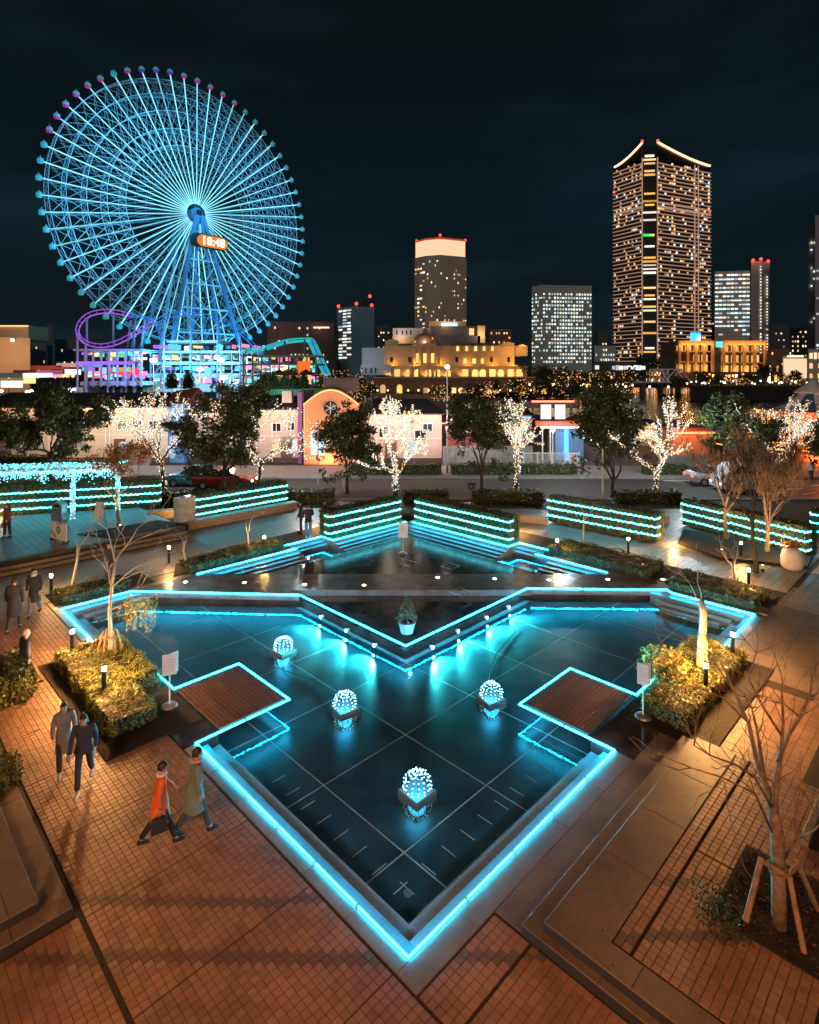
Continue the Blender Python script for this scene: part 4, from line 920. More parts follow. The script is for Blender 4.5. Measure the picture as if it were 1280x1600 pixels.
for a,c_ in (((1165,1440,-.5),(1190,1340,-.15)),((1258,1495,-.4),(1232,1362,-.1)),((1290,1450,.3),(1245,1345,.1)),((1226,1405,.5),(1210,1335,.1))): MB().tube(R3(*a),R3(*c_),.04,.036,8).build('stake',m_wood,t)
MB().tube(R3(1190,1345,-.17),R3(1236,1372,-.14),.034,n=8).build('cross_bar',m_wood,t); MB().tube(R3(1232,1366,-.1),R3(1250,1350,.1),.034,n=8).build('cross_bar',m_wood,t)
# bare twigs coming in from the right edge, and low bare shrubs
tree_bare('bare dark tree reaching in from the right edge above the plaza',Vector((16.2,17.2,0)),51,2.0,.07,5,1.35,lean=(-.6,0),forks=4,fork_spread=.9,m=m_barkd,minr=.006,spread=.5,up=.05,kids=(1,2),ratio=.74,wig=.16)
tree_bare('bare bush with white pin lights in the bed at the right edge',Vector((7.3,9.9,.3)),52,.25,.04,3,.5,forks=4,fork_spread=1.2,m=m_barkd,minr=.004,spread=.6,up=.05,kids=(1,2),ratio=.7,wig=.2)
t=thing('rough_shrub','low dark leafy shrub in the bed left of the timber stakes','shrub',G(1128,1440,.3))
P=[(max(-.35,min(.35,rnd.gauss(0,.17))),max(-.4,min(.4,rnd.gauss(0,.2))),abs(rnd.gauss(.1,.12))) for k in range(700)]; V,F=leaves(np.array(P),.028); link('foliage',np_mesh('foliage',V,F,[m_hl[2],m_or[0],m_core]),t,kind='stuff')
b=MB(); [b.path([(0,0,0),(rnd.gauss(0,.2),rnd.gauss(0,.2),.3)],[.008,.003],4) for k in range(14)]; b.build('stem',m_barkd,t)
# litter of leaves and wood chips in the big bed
P=[]
for k in range(5000):
    q=UV(rnd.uniform(9.55,11.25),rnd.uniform(-3,2.9),.335); P.append(tuple(q))
leaf_obj('leaf_litter',P,.028,[m_soil,mat('dry_leaf',(.10,.06,.03),.8),m_core],up=2,kind='stuff')
# glass balls with pin lights in the side bed
P=[]
for k in range(26):
    q=UV(rnd.uniform(12.1,13.8),rnd.uniform(.3,2.0),.36); P.append(tuple(q))
o=bulbs('pin_lights',P,.022,emat('pin_white',(.8,.9,1),1.2,False)); 

# small uplights set in the planting below the trees
def uplight(P,e,tgt,label,c=(1,.5,.2),sz=80):
    t=thing('garden_uplight',label,'uplight',P); MB().lathe((0,0,0),[(.06,0),(.07,.10),(.05,.12)],10).build('housing',m_black,t); MB().lathe((0,0,.121),[(.045,0),(.04,.006)],10).build('lens',emat('uplight_lens',(1,.6,.25),12,False),t)
    lamp('beam','SPOT',tuple(Vector(P)+Vector((0,0,.16))),e,c,t,rad=.03,size=sz,blend=.6,target=tgt); t.children[-1].location=(0,0,.16)
uplight(G(1128,868),1100,tuple(G(1135,845)+Vector((0,0,3.2))),'uplight before the left bare orange tree')
uplight(G(1192,893),1100,tuple(G(1200,866)+Vector((0,0,3.2))),'uplight before the right bare orange tree')
uplight(tuple(at(188,29.4,.46)),800,(PX(185,30.6),30.6,3.2),'uplight before the autumn tree on the left terrace')
uplight(G(168,1056),120,tuple(G(172,1035)+Vector((.1,0,2.6))),'uplight at the foot of the timber stakes left of the pool')
uplight(G(1090,1084),110,tuple(G(1097,1060)+Vector((0,0,2.0))),'uplight at the foot of the thick cut trunk')

# jute ties that bind the stakes of the foreground tree to its trunk
sbt=[o for o in bpy.data.objects if o.name=='staked_bare_tree'][0]
for px,py in ((1215,1352),(1216,1362)):
    q=Vector((PX(px,sbt.location.y),sbt.location.y,PZ(py,sbt.location.y)))-sbt.location; b=MB()
    b.path([q+Vector((.115*math.cos(a),.115*math.sin(a),.012*math.sin(3*a))) for a in [2*PI*i/14 for i in range(14)]],.014,5,closed=True); b.build('rope_tie',mat('jute',(.22,.15,.08),.9),sbt)
# ================================================================== ACROSS THE ROAD
m_pink=mat('stucco_pink',(.62,.47,.40),.8,var=.08,scale=1.5,bump=.15,bscale=40); m_cream=mat('stucco_cream',(.64,.56,.46),.8,var=.08,scale=1.5,bump=.15,bscale=40)
m_orange=mat('stucco_orange',(.75,.30,.14),.8,var=.1,scale=1.5,bump=.15,bscale=40); m_purple=mat('stucco_purple',(.25,.10,.30),.8,var=.1)
m_bluew=mat('wall_blue_lit',(.10,.30,.60),.7,var=.1); m_roof=mat('roof_slate',(.05,.04,.045),.7,var=.3,scale=6,bump=.4,bscale=20); m_rroof=mat('roof_red',(.28,.07,.04),.7,var=.2,scale=6,bump=.4,bscale=20)
m_glass=mat('dark_glass',(.02,.025,.03),.08,var=.1,spec=.8); m_base=mat('plinth_brown',(.10,.06,.05),.8)
m_ww=emat('window_warm',(1,.54,.22),1.15,False,rand=.55); m_wc=emat('window_cool',(.75,.95,1),1.1,False,rand=.5); m_wy=emat('window_yellow',(1,.50,.10),1.0,False,rand=.5); m_wh=emat('window_white',(1,.88,.70),1.3,False,rand=.5)
m_eave=emat('eave_glow',(1,.45,.16),50,True)
def wbox(t,nm,x0,x1,y0,y1,z0,z1,m,label=None):
    l=t.location; return MB().box(((x0+x1)/2-l.x,(y0+y1)/2-l.y,(z0+z1)/2-l.z),(x1-x0,y1-y0,z1-z0)).build(nm,m,t,label=label)
def window(t,x,y,z,w,h,m=m_glass,fr=m_white,d=.12):
    """framed window on a wall facing the road at depth y"""
    l=t.location; f=MB(); 
    for a,b_,c,e in ((0,h/2+.04,w+.16,.08),(0,-h/2-.04,w+.16,.08),(-w/2-.04,0,.08,h),(w/2+.04,0,.08,h),(0,0,.05,h)): f.box((x+a-l.x,y-.03-l.y,z+b_-l.z),(c,d,e))
    fo=f.build('window',fr,t); p=MB().box((x-l.x,y-.005-l.y,z-l.z),(w,.03,h)).build('pane',m,fo); return fo
def shed(label,x0,x1,y0,y1,h,wall,roofm,rh=1.2,name='house'):
    t=thing(name,label,'house',((x0+x1)/2,y0,0)); l=t.location
    wbox(t,'wall',x0,x1,y0,y1,.5,h,wall); wbox(t,'plinth',x0-.05,x1+.05,y0-.05,y1,0,.5,m_base)
    b=MB(); o=.35; vs=[(x0-o,y0-o,h),(x1+o,y0-o,h),(x1+o,y1+o,h),(x0-o,y1+o,h),(x0+1.2,(y0+y1)/2,h+rh),(x1-1.2,(y0+y1)/2,h+rh)]
    b.add([(a-l.x,c-l.y,e-l.z+.02) for a,c,e in vs],[(0,1,5,4),(1,2,5),(2,3,4,5),(3,0,4),(3,2,1,0)]); b.build('roof',roofm,t)
    n=max(2,int((x1-x0)/1.1))
    for k in range(max(1,int((x1-x0)/5.5))):
        q=x0-l.x+1.6+5.3*k
        MB().tube((q,y0-l.y-.1,.1),(q,y0-l.y-.1,h-.1),.045,n=6).build('downpipe',m_white,t)
        if k%2==0:
            d=MB(); d.box((q+1.3,y0-l.y-.04,1.35),(1.05,.08,1.8)); do=d.build('door',mat('door_brown',(.16,.08,.05),.5),t); MB().box((q+1.3,y0-l.y-.02,2.33),(1.25,.1,.14)).build('lintel',m_white,do); MB().box((q+1.68,y0-l.y-.1,1.3),(.04,.05,.14)).build('handle',m_steel,do)
        else:
            MB().box((q+1.2,y0-l.y-.04,1.6),(.7,.04,.95)).build('poster',[m_purple,mat('poster_teal',(.1,.35,.4),.5),mat('poster_yellow',(.6,.4,.1),.5)][k%3],t)
        MB().box((q+3.2,y0-l.y-.05,h-.75),(.5,.1,.28)).build('vent',m_conc,t)
    for k in range(n): MB().box((x0-l.x+(x1-x0)*(k+.5)/n,y0-.2-l.y,h-.07),(.22,.1,.05)).build('eave_light',m_eave,t)
    MB().tube((x0-l.x-.3,y0-l.y-.42,h-.02),(x1-l.x+.3,y0-l.y-.42,h-.02),.07,n=6).build('gutter',m_base,t)
    for k in range(max(1,int((x1-x0)/7))): MB().box((x0-l.x+3+6.5*k,y0-l.y-.3,rnd.uniform(.7,2.4)),(.8,.5,.6)).build('air_conditioner',m_conc,t)
    MB().box(((x0+x1)/2-l.x,y0-l.y-.03,h*.5),(x1-x0-.2,.06,.08)).build('string_course',m_white,t)
    return t
# white house at the left
X=lambda px,Y=54: PX(px,Y)
t=shed('long pale house with three small dark windows, behind the left lit tree',X(-40),X(262),54,60,5.2,m_cream,m_roof)
for px in (191,215,240,90,60,20): window(t,X(px),54,3.5,.75,.75)
b=MB(); b.tube((X(172)-t.location.x,-.08,.1),(X(172)-t.location.x,-.08,5.1),.05,n=8); b.build('drainpipe',m_white,t)
t2=thing('blue_wing','gable wall lit bright blue, with pale patches, beside the tall evergreen','house',(X(274),54.3,0))
wbox(t2,'wall',X(263),X(287),54.2,60,0,5.5,m_bluew); b=MB();  # the blue light on this wall is put into its colour
for k in range(4):
    zz=.8+1.25*k; b.add([( .3*math.cos(a)-.35,-.125,zz+.45*math.sin(a)) for a in [2*PI*i/14 for i in range(14)]],[tuple(range(14))])
b.build('pale_patch',mat('pale_blue',(.45,.65,.85),.6),t2)  # pale blue ovals up the wall
b=MB(); b.add([(X(263)-t2.location.x-.4,-.5,5.5),(X(287)-t2.location.x+.4,-.5,5.5),(X(287)-t2.location.x+.4,5.9,5.5),(X(263)-t2.location.x-.4,5.9,5.5),(X(263)-t2.location.x-.4,2.5,6.6),(X(287)-t2.location.x+.4,2.5,6.9)],[(0,1,5,4),(3,4,5,2),(0,4,3),(1,2,5),(3,2,1,0)]); b.build('roof',m_rroof,t2)
shed('low pink house mostly hidden by the tall evergreen',X(288),X(398),55,61,4.6,m_pink,m_rroof)
t=shed('pink house with four windows left of the arched orange facade',X(399),X(466),54,60,5.0,m_pink,m_roof)
window(t,X(432),54,3.3,.8,.7); window(t,X(455),54,3.4,.6,.7); window(t,X(436),54,1.7,.8,.75,m_ww); window(t,X(457),54,1.7,.9,.9,m_wc)
b=MB(); l=t.location; b.box((X(447)-l.x,1-.2,6.1),(.9,.9,1.1)); b.build('chimney',m_cream,t)
t=thing('purple_wing','narrow purple side wall between the pink house and the orange facade','house',(X(471),53.6,0)); wbox(t,'wall',X(467),X(474),53.4,60,0,6.6,m_purple); wbox(t,'corner_post',X(474.3),X(477),53.2,53.5,0,7.0,m_black)
# orange arched facade
t=thing('arched_hall','orange hall with rounded gable, bulb string and round window','hall',((X(478)+X(560))/2,53,0)); l=t.location
x0,x1=X(478),X(561); w=x1-x0; n=16; zt=6.9; zs=5.6
arc=[(x1-w*i/n,zs+(zt-zs)*math.sin(PI*i/n)) for i in range(n+1)]; poly=[(x0,0),(x1,0)]+arc
vs=[(a-l.x,0,c) for a,c in poly]+[(a-l.x,.5,c) for a,c in poly]; m_=len(poly)
b=MB(); b.add(vs,[tuple(range(m_)),tuple(range(2*m_-1,m_-1,-1))]+[(i+m_,(i+1)%m_+m_,(i+1)%m_,i) for i in range(m_)]); b.build('facade',m_orange,t)
wbox(t,'hall_body',x0,x1,53.55,61,0,5.6,m_orange)
b=MB(); b.lathe((0,0,0),[(.62,0),(.62,.1),(.5,.12)],20); o=b.build('round_window',m_glass,t); o.location=(X(519)-l.x,-.02,5.15); o.rotation_euler[0]=R(90)
b=MB(); [b.box((.0,0,.13),(.05,1.1,.03),rz=PI*k/3) for k in range(3)]; b.build('glazing_bar',m_white,o)
P=[(X(478)+w*i/46,52.93,zs-.12+(zt-zs)*math.sin(PI*i/46)) for i in range(47)]+[(X(478.5),52.93,1.2+4.3*i/18) for i in range(19)]; bulbs('bulb_string',P,.055,emat('bulb_orange',(1,.62,.2),3,False),t)
window(t,X(500),53,2.0,1.2,2.0,m_wc); window(t,X(536),53,2.2,1.1,1.6,m_wc); wbox(t,'parapet',X(505),X(560),54,54.3,6.6,7.9,m_base)
lamp('facade_lamp','AREA',(X(519),51.6,.4),260,(1,.5,.25),t,rad=2.5,target=(X(519),53.2,4.5))
# right part: long pale house
t=shed('long pale pink house behind the two-stemmed fairy-light tree',X(562),X(690),53.6,60,4.6,m_pink,m_roof)
window(t,X(600),53.6,2.9,.8,.9); window(t,X(657),53.6,2.6,1.0,.9); window(t,X(645),53.6,1.55,.9,1.0,m_wc); window(t,X(668),53.6,3.3,.8,.7)
# low wall, pink kiosk, gate and booth
t=thing('low_wall','low grey panelled wall behind the street lamp','wall',(X(740,52),52,0))
for k in range(7): x=X(692,52)+k*1.15; MB().bbox((x+.55-t.location.x,0,.95),(1.12,.2,1.75),0,.02).build('panel',m_conc,t)
t=thing('kiosk','kiosk with pink awning and bright lamps right of the street lamp','kiosk',(X(722,55),55,0)); l=t.location
wbox(t,'wall',X(700,55),X(745,55),55,58,0,3.2,mat('kiosk_red',(.45,.10,.08),.6)); 
b=MB(); a0,a1=X(700,55)-l.x-.3,X(748,55)-l.x+.3; b.add([(a0,-1.2,2.9),(a1,-1.2,2.9),(a1,0,3.7),(a0,0,3.7),(a0,-1.2,2.8),(a1,-1.2,2.8)],[(0,1,2,3),(4,5,1,0)]); b.build('awning',mat('awning_pink',(.75,.35,.38),.7),t)
for px in (706,722): o=MB(); o.lathe((X(px,55)-l.x,-.8,3.9),[(.02,-.2),(.2,-.1),(.22,.05),(.12,.18),(.02,.22)],12); o.build('globe_lamp',emat('globe_pink',(1,.72,.72),4,True),t)
t=thing('gate_fence','white barred fence with sign board before the ticket booth','fence',(X(862,51),51,.08)); l=t.location
x0,x1=X(818,51),X(905,51); wdt=x1-x0
for z in (.12,1.25): MB().box((0,0,z),(wdt,.05,.06)).build('rail',m_white,t)
for k in range(5): MB().box((-wdt/2+wdt*k/4,0,.68),(.09,.09,1.36)).build('post',m_white,t)
bm=MB().box((0,0,0),(.025,.025,1.12)).mesh('bar',m_white)
for k in range(46): link('bar',bm,t,(-wdt/2+wdt*(k+.5)/46,0,.68))
MB().box((wdt/2-.55,-.06,.75),(.8,.03,1.1)).build('sign_board',m_white,t); b=MB(); [b.box((wdt/2-.55,-.08,1.1-.2*k),(.55,.004,.07)) for k in range(4)]; b.build('sign_print',mat('print_red',(.55,.12,.08),.6),t,kind='stuff')
t=thing('ticket_booth','ticket booth with red lit canopy and two bright screens','booth',(X(885,56),56,0)); l=t.location
wbox(t,'wall',X(868,56),X(912,56),56,59,0,3.0,mat('booth_blue',(.12,.3,.5),.6)); wbox(t,'canopy',X(838,56),X(915,56),54.8,56.4,3.3,3.7,mat('canopy_red',(.6,.08,.05),.6,em=(1,.15,.08),es=.6))
wbox(t,'canopy_light',X(840,56),X(912,56),54.7,54.8,3.15,3.28,emat('strip_pinkish',(1,.6,.6),5,True))
for px in (853,875): wbox(t,'screen',X(px-8,56),X(px+8,56),55.9,55.98,3.9,5.3,emat('screen_pale',(.75,.85,.95),1.4,False))
wbox(t,'lit_column',X(881,56),X(887,56),55.6,55.9,0,3.2,emat('strip_blue',(.1,.45,1),2.2,False)); b=MB(); b.tube((X(858,56)-l.x,-.5,0),(X(858,56)-l.x,-.5,3.3),.06); b.tube((X(846,56)-l.x,-.5,0),(X(846,56)-l.x,-.5,3.3),.06); b.build('pillar',m_white,t)
wbox(t,'ridge_light',X(826,60),X(893,60),58.2,58.5,5.4,5.55,emat('strip_orange',(1,.3,.12),3,False)); wbox(t,'upper_roof',X(822,60),X(896,60),58.6,63,4.8,5.5,m_roof)
# utility cabinets at the left house
t=thing('utility_cabinet','pale cabinet and barred air-conditioning cage before the left house','cabinet',(X(210,52),52,.05)); l=t.location
MB().bbox((X(194,52)-l.x,0,1.05),(.75,.7,2.1),0,.02).build('cabinet_body',mat('cabinet_pale',(.5,.58,.6),.5),t)
MB().box((X(218,52)-l.x,.1,.85),(1.6,.8,1.5)).build('machine',m_conc,t)
bm=MB().box((0,0,0),(.03,.03,1.65)).mesh('bar',m_white)
for k in range(15): link('bar',bm,t,(X(206,52)-l.x+.125*k,-.45,.9))
b=MB(); [b.box((X(218.5,52)-l.x,-.45,z),(1.9,.05,.06)) for z in (.06,1.74)]; b.build('rail',m_white,t)
MB().box((X(216,52)-l.x,-.5,1.3),(.3,.02,.25)).build('notice',m_white,t)
# clipped strips of hedge along the far sidewalk and near kerb
def strip(label,px0,px1,Y,h,dep=1.0): 
    a,b_=PX(px0,Y),PX(px1,Y); hedge(label,((a+b_)/2,Y+dep/2,.05),b_-a,dep,h,0,dens=90,size=.085,amp=.05)
strip('clipped roadside hedge between the pine and the street lamp',548,690,47.3,.85); strip('clipped roadside hedge right of the street lamp, before the low wall',706,822,47.3,.85); strip('clipped roadside hedge before the white barred fence',824,902,47.4,.8)
strip('clipped roadside hedge right of the leafy evergreen, across the road',1010,1076,47.3,.8); strip('bushy roadside hedge before the long pale house at the left',-10,80,47.2,1.5,1.4); strip('bushy roadside hedge left of the utility cabinet',105,175,47.2,1.2,1.4)
strip('kerbside hedge behind the gap of the two central lit hedges',632,700,37.2,.7); strip('kerbside hedge behind the second central lit hedge, right part',740,850,37.0,.75); strip('kerbside hedge right of the leafy evergreen, near side of the road',965,1065,37.0,.75); strip('kerbside bush strip behind the standing trio',438,520,37.2,.75); strip('kerbside hedge behind the grey pillar',236,300,37.0,.7); strip('dark kerbside hedge above the hedge behind the bench',330,432,37,.55)
# street lamps and poles
m_lampw=emat('street_lamp_white',(1,.95,.88),30,True)
def street_lamp(label,px,Y,ytop,m=m_steel,head=1,r=.07,e=m_lampw,arm=0):
    z=PZ(ytop,Y); t=thing('street_lamp',label,'street lamp',(PX(px,Y),Y,0)); b=MB(); b.path([(0,0,0),(0,0,.6),(0,0,z-.3)]+([(arm*.6,0,z),(arm,0,z)] if arm else [(0,0,z)]),[r*1.5,r,r*.75]+([r*.6,r*.5] if arm else [r*.7]),8); b.build('pole',m,t,smooth=True)
    if head: b=MB(); b.lathe((arm,0,z),[(.06,-.14),(.17,-.08),(.2,0),(.14,.1),(.03,.15)],12); b.build('lamp_head',e,t)
    return t
street_lamp('tall thin street lamp with one white head, by the orange palace',699,48.3,573)
street_lamp('low pole with bright white head before the ticket booth',864,50,672,m_white,1,.05)
street_lamp('white pole beside the standing trio',497,39.3,655,m_white,0,.045); street_lamp('white pole before the pine-like evergreen',537,41,700,m_white,0,.06)
street_lamp('white light column in front of the leafy evergreen',942,38.5,700,m_white,0,.075)
# real lights that wash the house fronts (shop and street lighting of the far sidewalk)
for px,Y,z,e,c in ((70,51,4.2,560,(1,.66,.42)),(170,51,4.4,620,(1,.72,.5)),(255,51,4,360,(.8,.8,1)),(425,51,4.2,540,(1,.6,.45)),(600,51,4.2,540,(1,.62,.52)),(670,50.6,4,480,(1,.68,.6)),(745,50.5,3.6,300,(.95,.9,.85)),(880,52.5,4,420,(1,.75,.7))):
    lamp('sidewalk_lamp','POINT',(PX(px,Y),Y,z),e,c,None,rad=.15)
for px,Y,z,e in ((300,42.5,4.6,1300),(480,42.5,4.6,1300),(880,42.5,4.6,1300),(1080,42.5,4.6,1300),(80,43,4.5,300)): lamp('road_fill','POINT',(PX(px,Y),Y,z),e,(.80,.95,1),None,rad=.2)  # unseen lights added over the roadway to brighten it
# ---------------------------------------------------------------- cars on the road
m_tyre=mat('tyre',(.02,.02,.02),.8); m_tail=emat('tail_red',(1,.04,.02),8,True); m_head=emat('head_white',(1,.95,.85),10,True)
def car(label,loc,rz,col,Lh=4.3,h=1.45,name='parked_car',bus=False):
    t=thing(name,label,'car',loc,rz); m=mat('car_paint_'+label.split()[0],col,.25,spec=.7,var=.05); w=1.72
    if bus: prof=[(-2.1,.3),(2.15,.3),(2.15,1.0),(1.75,1.25),(1.35,1.95),(-2.05,2.0),(-2.15,1.2)]
    else: prof=[(-2.1,.32),(2.1,.3),(2.15,.62),(1.9,.78),(1.1,.92),(-.95,.95),(-1.9,.98),(-2.15,.8)]
    n=len(prof); b=MB(); vs=[(x,-w/2+(.06 if z>.85 else 0),z) for x,z in prof]+[(x,w/2-(.06 if z>.85 else 0),z) for x,z in prof]
    b.add(vs,[tuple(range(n)),tuple(range(2*n-1,n-1,-1))]+[(i+n,(i+1)%n+n,(i+1)%n,i) for i in range(n)]); bd=b.build('body',m,t)
    if not bus:
        cab=[(1.05,.9),(.45,1.38),(-.85,h),(-1.7,.96)]; b=MB(); vs=[(x,-w/2+.1+(.12 if z>1 else 0),z) for x,z in cab]+[(x,w/2-.1-(.12 if z>1 else 0),z) for x,z in cab]; b.add(vs,[(0,1,2,3),(7,6,5,4)]+[(i+4,(i+1)%4+4,(i+1)%4,i) for i in range(4)]); b.build('cabin_glass',m_glass,t)
        MB().box((-.2,0,h-.03),(1.2,w-.5,.05)).build('roof',m,t)
    else:
        MB().box((-.3,0,1.6),(3.3,w+.01,.5)).build('side_glass',m_glass,t); 
    for x in (-1.35,1.35):
        for y in (-w/2+.08,w/2-.08):
            wh=MB(); wh.tube((0,-.1,0),(0,.1,0),.32,n=16); o=wh.build('wheel',m_tyre,t); o.location=(x,y,.32); r_=MB(); r_.tube((0,-.105,0),(0,.105,0),.18,n=10); r_.build('rim',m_steel,o)
    for y in (-.62,.62): MB().box((2.14,y,.62),(.05,.3,.12)).build('headlight',m_head,t); MB().box((-2.15,y,.75),(.05,.3,.12)).build('tail_light',m_tail,t)
    return t
car('red car on the road behind the tall evergreen',(PX(352,42.6),42.6,-.02),0,(.22,.015,.012)); car('turquoise car left of the tall evergreen trunk',(PX(306,43.6),43.6,-.02),PI,(.03,.16,.2)); 
car('white van on the road at the right behind the bare trees',(PX(1165,41.5),41.5,-.02),PI,(.4,.4,.42),bus=True,name='van'); car('silver car at the far right behind the carousel tree',(PX(1120,43.8),43.8,-.02),0,(.25,.26,.28))
# ---------------------------------------------------------------- carousel at the right
t=thing('carousel','two-tiered carousel with striped tent roof and red and gold lights','carousel',(PX(1270,64),64,0)); l=t.location
mst=[mat('tent_white',(.65,.58,.55),.7),mat('tent_blue',(.05,.13,.25),.7)]
prof=[(5.4,6.3),(4.2,6.6),(2.6,7.5),(1.55,8.7),(1.35,9.2)]
n=24; b=MB()
for i in range(n):
    a,c_=2*PI*i/n,2*PI*(i+1)/n
    for k in range(4):
        r0,z0=prof[k]; r1,z1=prof[k+1]; b.add([(r0*math.cos(a),r0*math.sin(a),z0),(r0*math.cos(c_),r0*math.sin(c_),z0),(r1*math.cos(c_),r1*math.sin(c_),z1),(r1*math.cos(a),r1*math.sin(a),z1)],[(0,1,2,3)],mst[(i//2)%2])
b.build('tent_roof',None,t); MB().lathe((0,0,0),[(1.75,8.95),(1.75,9.2),(.05,11.2)],20).build('peak',mst[0],t)
MB().lathe((0,0,0),[(5.4,6.0),(5.5,6.3),(5.3,6.34)],24).build('canopy_rim',mat('carousel_red',(.45,.05,.02),.4),t)
for r_,z in ((5.2,.9),(5.0,3.4)): MB().lathe((0,0,0),[(r_,z-.2),(r_,z),(r_-.2,z+.02)],24).build('platform',MATS['carousel_red'],t)
MB().lathe((0,0,0),[(1.6,0),(1.6,6.2)],16).build('centre_column',mat('carousel_gold',(.7,.25,.08),.3,metal=.5,em=(1,.10,.03),es=.35),t)
for k in range(12): a=2*PI*k/12; MB().tube((4.7*math.cos(a),4.7*math.sin(a),.9),(4.7*math.cos(a),4.7*math.sin(a),6.2),.05).build('pole',MATS['carousel_gold'],t)
P=[]
for r_,z,n in ((5.5,6.15,110),(5.3,5.7,100),(5.1,3.5,90),(5.25,.95,90),(5.1,2.9,80),(6.6,.6,110)):
    for i in range(n): a=2*PI*i/n; P.append((r_*math.cos(a)+l.x,r_*math.sin(a)+l.y,z+.06*math.sin(i*1.3)))
for k in range(12):
    a=2*PI*k/12
    for i in range(22): P.append((4.75*math.cos(a)+l.x,4.75*math.sin(a)+l.y,1+.23*i))
bulbs('bulbs',P,.075,emat('bulb_gold',(1,.42,.10),3.2,False,vary=.5),t)
for k in range(10):   # seats and horses seen as small curved figures
    a=2*PI*k/10; x,y=4.1*math.cos(a),4.1*math.sin(a); b=MB(); b.path([(x-.6*math.sin(a)*-1,y-.6*math.cos(a),1.7),(x,y,1.6),(x+.5*math.sin(a)*-1,y+.5*math.cos(a),1.75),(x+.7*math.sin(a)*-1,y+.7*math.cos(a),2.3)],[.12,.24,.22,.1],7); b.build('horse',mat('horse_paint',(.7,.5,.4),.4),t)
lamp('carousel_lamp','POINT',(l.x,l.y-4.0,3.6),2200,(1,.16,.03),t,rad=.4); lamp('carousel_lamp','POINT',(l.x-3.5,l.y-5.5,1.6),1500,(1,.13,.025),t,rad=.4); lamp('roof_lamp','POINT',(l.x-3,l.y-9,9),260,(1,.75,.6),t,rad=.3); t.scale=(1,1,.68)
# round fence of lights in front of the carousel
t=thing('ride_fence','low round fence outlined with amber light strips before the carousel','fence',(PX(1240,60),60,0)); b=MB()
for z in (.9,1.6): b.path([(7.4*math.cos(a),7.4*math.sin(a)*.9+2,z) for a in [PI+PI*i/20 for i in range(21)]],.04,5)
b.build('light_rail',emat('rail_amber',(1,.38,.08),3.5,False),t)
for i in range(12): a=PI+PI*i/11; MB().tube((7.4*math.cos(a),7.4*math.sin(a)*.9+2,0),(7.4*math.cos(a),7.4*math.sin(a)*.9+2,1.6),.05).build('post',m_white,t)
# low game stalls between booth and carousel
t=thing('game_stall','orange lit game stall between the V-shaped lit tree and the carousel','stall',(PX(1080,58),58,0)); wbox(t,'wall',PX(1050,58),PX(1115,58),58,61,0,2.6,m_orange); wbox(t,'counter_light',PX(1050,58),PX(1115,58),57.7,57.9,2.3,2.45,emat('strip_orange',(1,.3,.12),3,False)); wbox(t,'roof',PX(1046,58),PX(1119,58),57.6,61.3,2.62,2.9,m_rroof)
wbox(thing('low_wall','low grey wall behind the V-shaped lit tree','wall',(PX(1060,51),51,0)),'wall_panel',PX(1030,51),PX(1110,51),51,51.2,0,1.1,m_conc)
lamp('stall_lamp','POINT',(PX(1080,56),56,3.5),300,(1,.35,.1),None,rad=.2); lamp('stall_lamp','POINT',(PX(1225,52),52,3),260,(1,.45,.15),None,rad=.2)

# small stalls and sheds between the houses and the canal
for i,(px,w,Y,h,c,lit,lb) in enumerate(((672,4.2,66,3.6,'r','strip_orange','red roofed stall with orange light just left of the street lamp top'),(590,3.4,68,4.4,'r','strip_pinkish','small red gabled booth right of the arched hall'),(632,5.0,74,3.9,'d','strip_orange','dark roofed shed with orange counter behind the two-stemmed lit tree'),(735,5.5,70,3.4,'d','strip_pinkish','dark awning shed right of the street lamp'),(780,4.0,68,3.6,'r','strip_orange','red booth behind the fourth lit tree'),(810,3.6,76,3.5,'d','strip_blue','dark booth with blue counter light behind the white fence'),(930,4.6,70,3.2,'r','strip_pinkish','red booth hidden behind the leafy evergreen'),(1000,4.2,66,3.0,'d','strip_orange','dark booth left of the V-shaped lit tree'),(1165,4.0,62,2.8,'r','strip_orange','red counter stall left of the carousel fence'),(1130,3.2,70,3.0,'d','strip_blue','dark booth with blue light behind the orange stall'))):
    t=thing('stall',lb,'stall',(PX(px,Y),Y,0)); wl=MB().box((0,1.5,h*.4),(w,3,h*.8)).build('wall',m_pink if i%2 else m_base,t)
    b=MB(); b.add([(-w/2-.3,-.5,h*.8),(w/2+.3,-.5,h*.8),(w/2+.3,3.4,h*.8),(-w/2-.3,3.4,h*.8),(-w/2+.4,1.5,h),(w/2-.4,1.5,h)],[(0,1,5,4),(1,2,5),(2,3,4,5),(3,0,4),(3,2,1,0)]); b.build('roof',m_rroof if c=='r' else m_roof,t)
    MB().box((0,-.1,h*.72),(w*.9,.1,.12)).build('counter_light',MATS[lit],t); MB().box((0,-.05,h*.45),(w*.6,.06,h*.3)).build('counter_opening',MATS['screen_pale'] if i%3==0 else m_ww,t)
    lamp('stall_lamp','POINT',(PX(px,Y-2),Y-2,h),90,(1,.4,.15) if i%3 else (1,.5,.5),t,rad=.2)
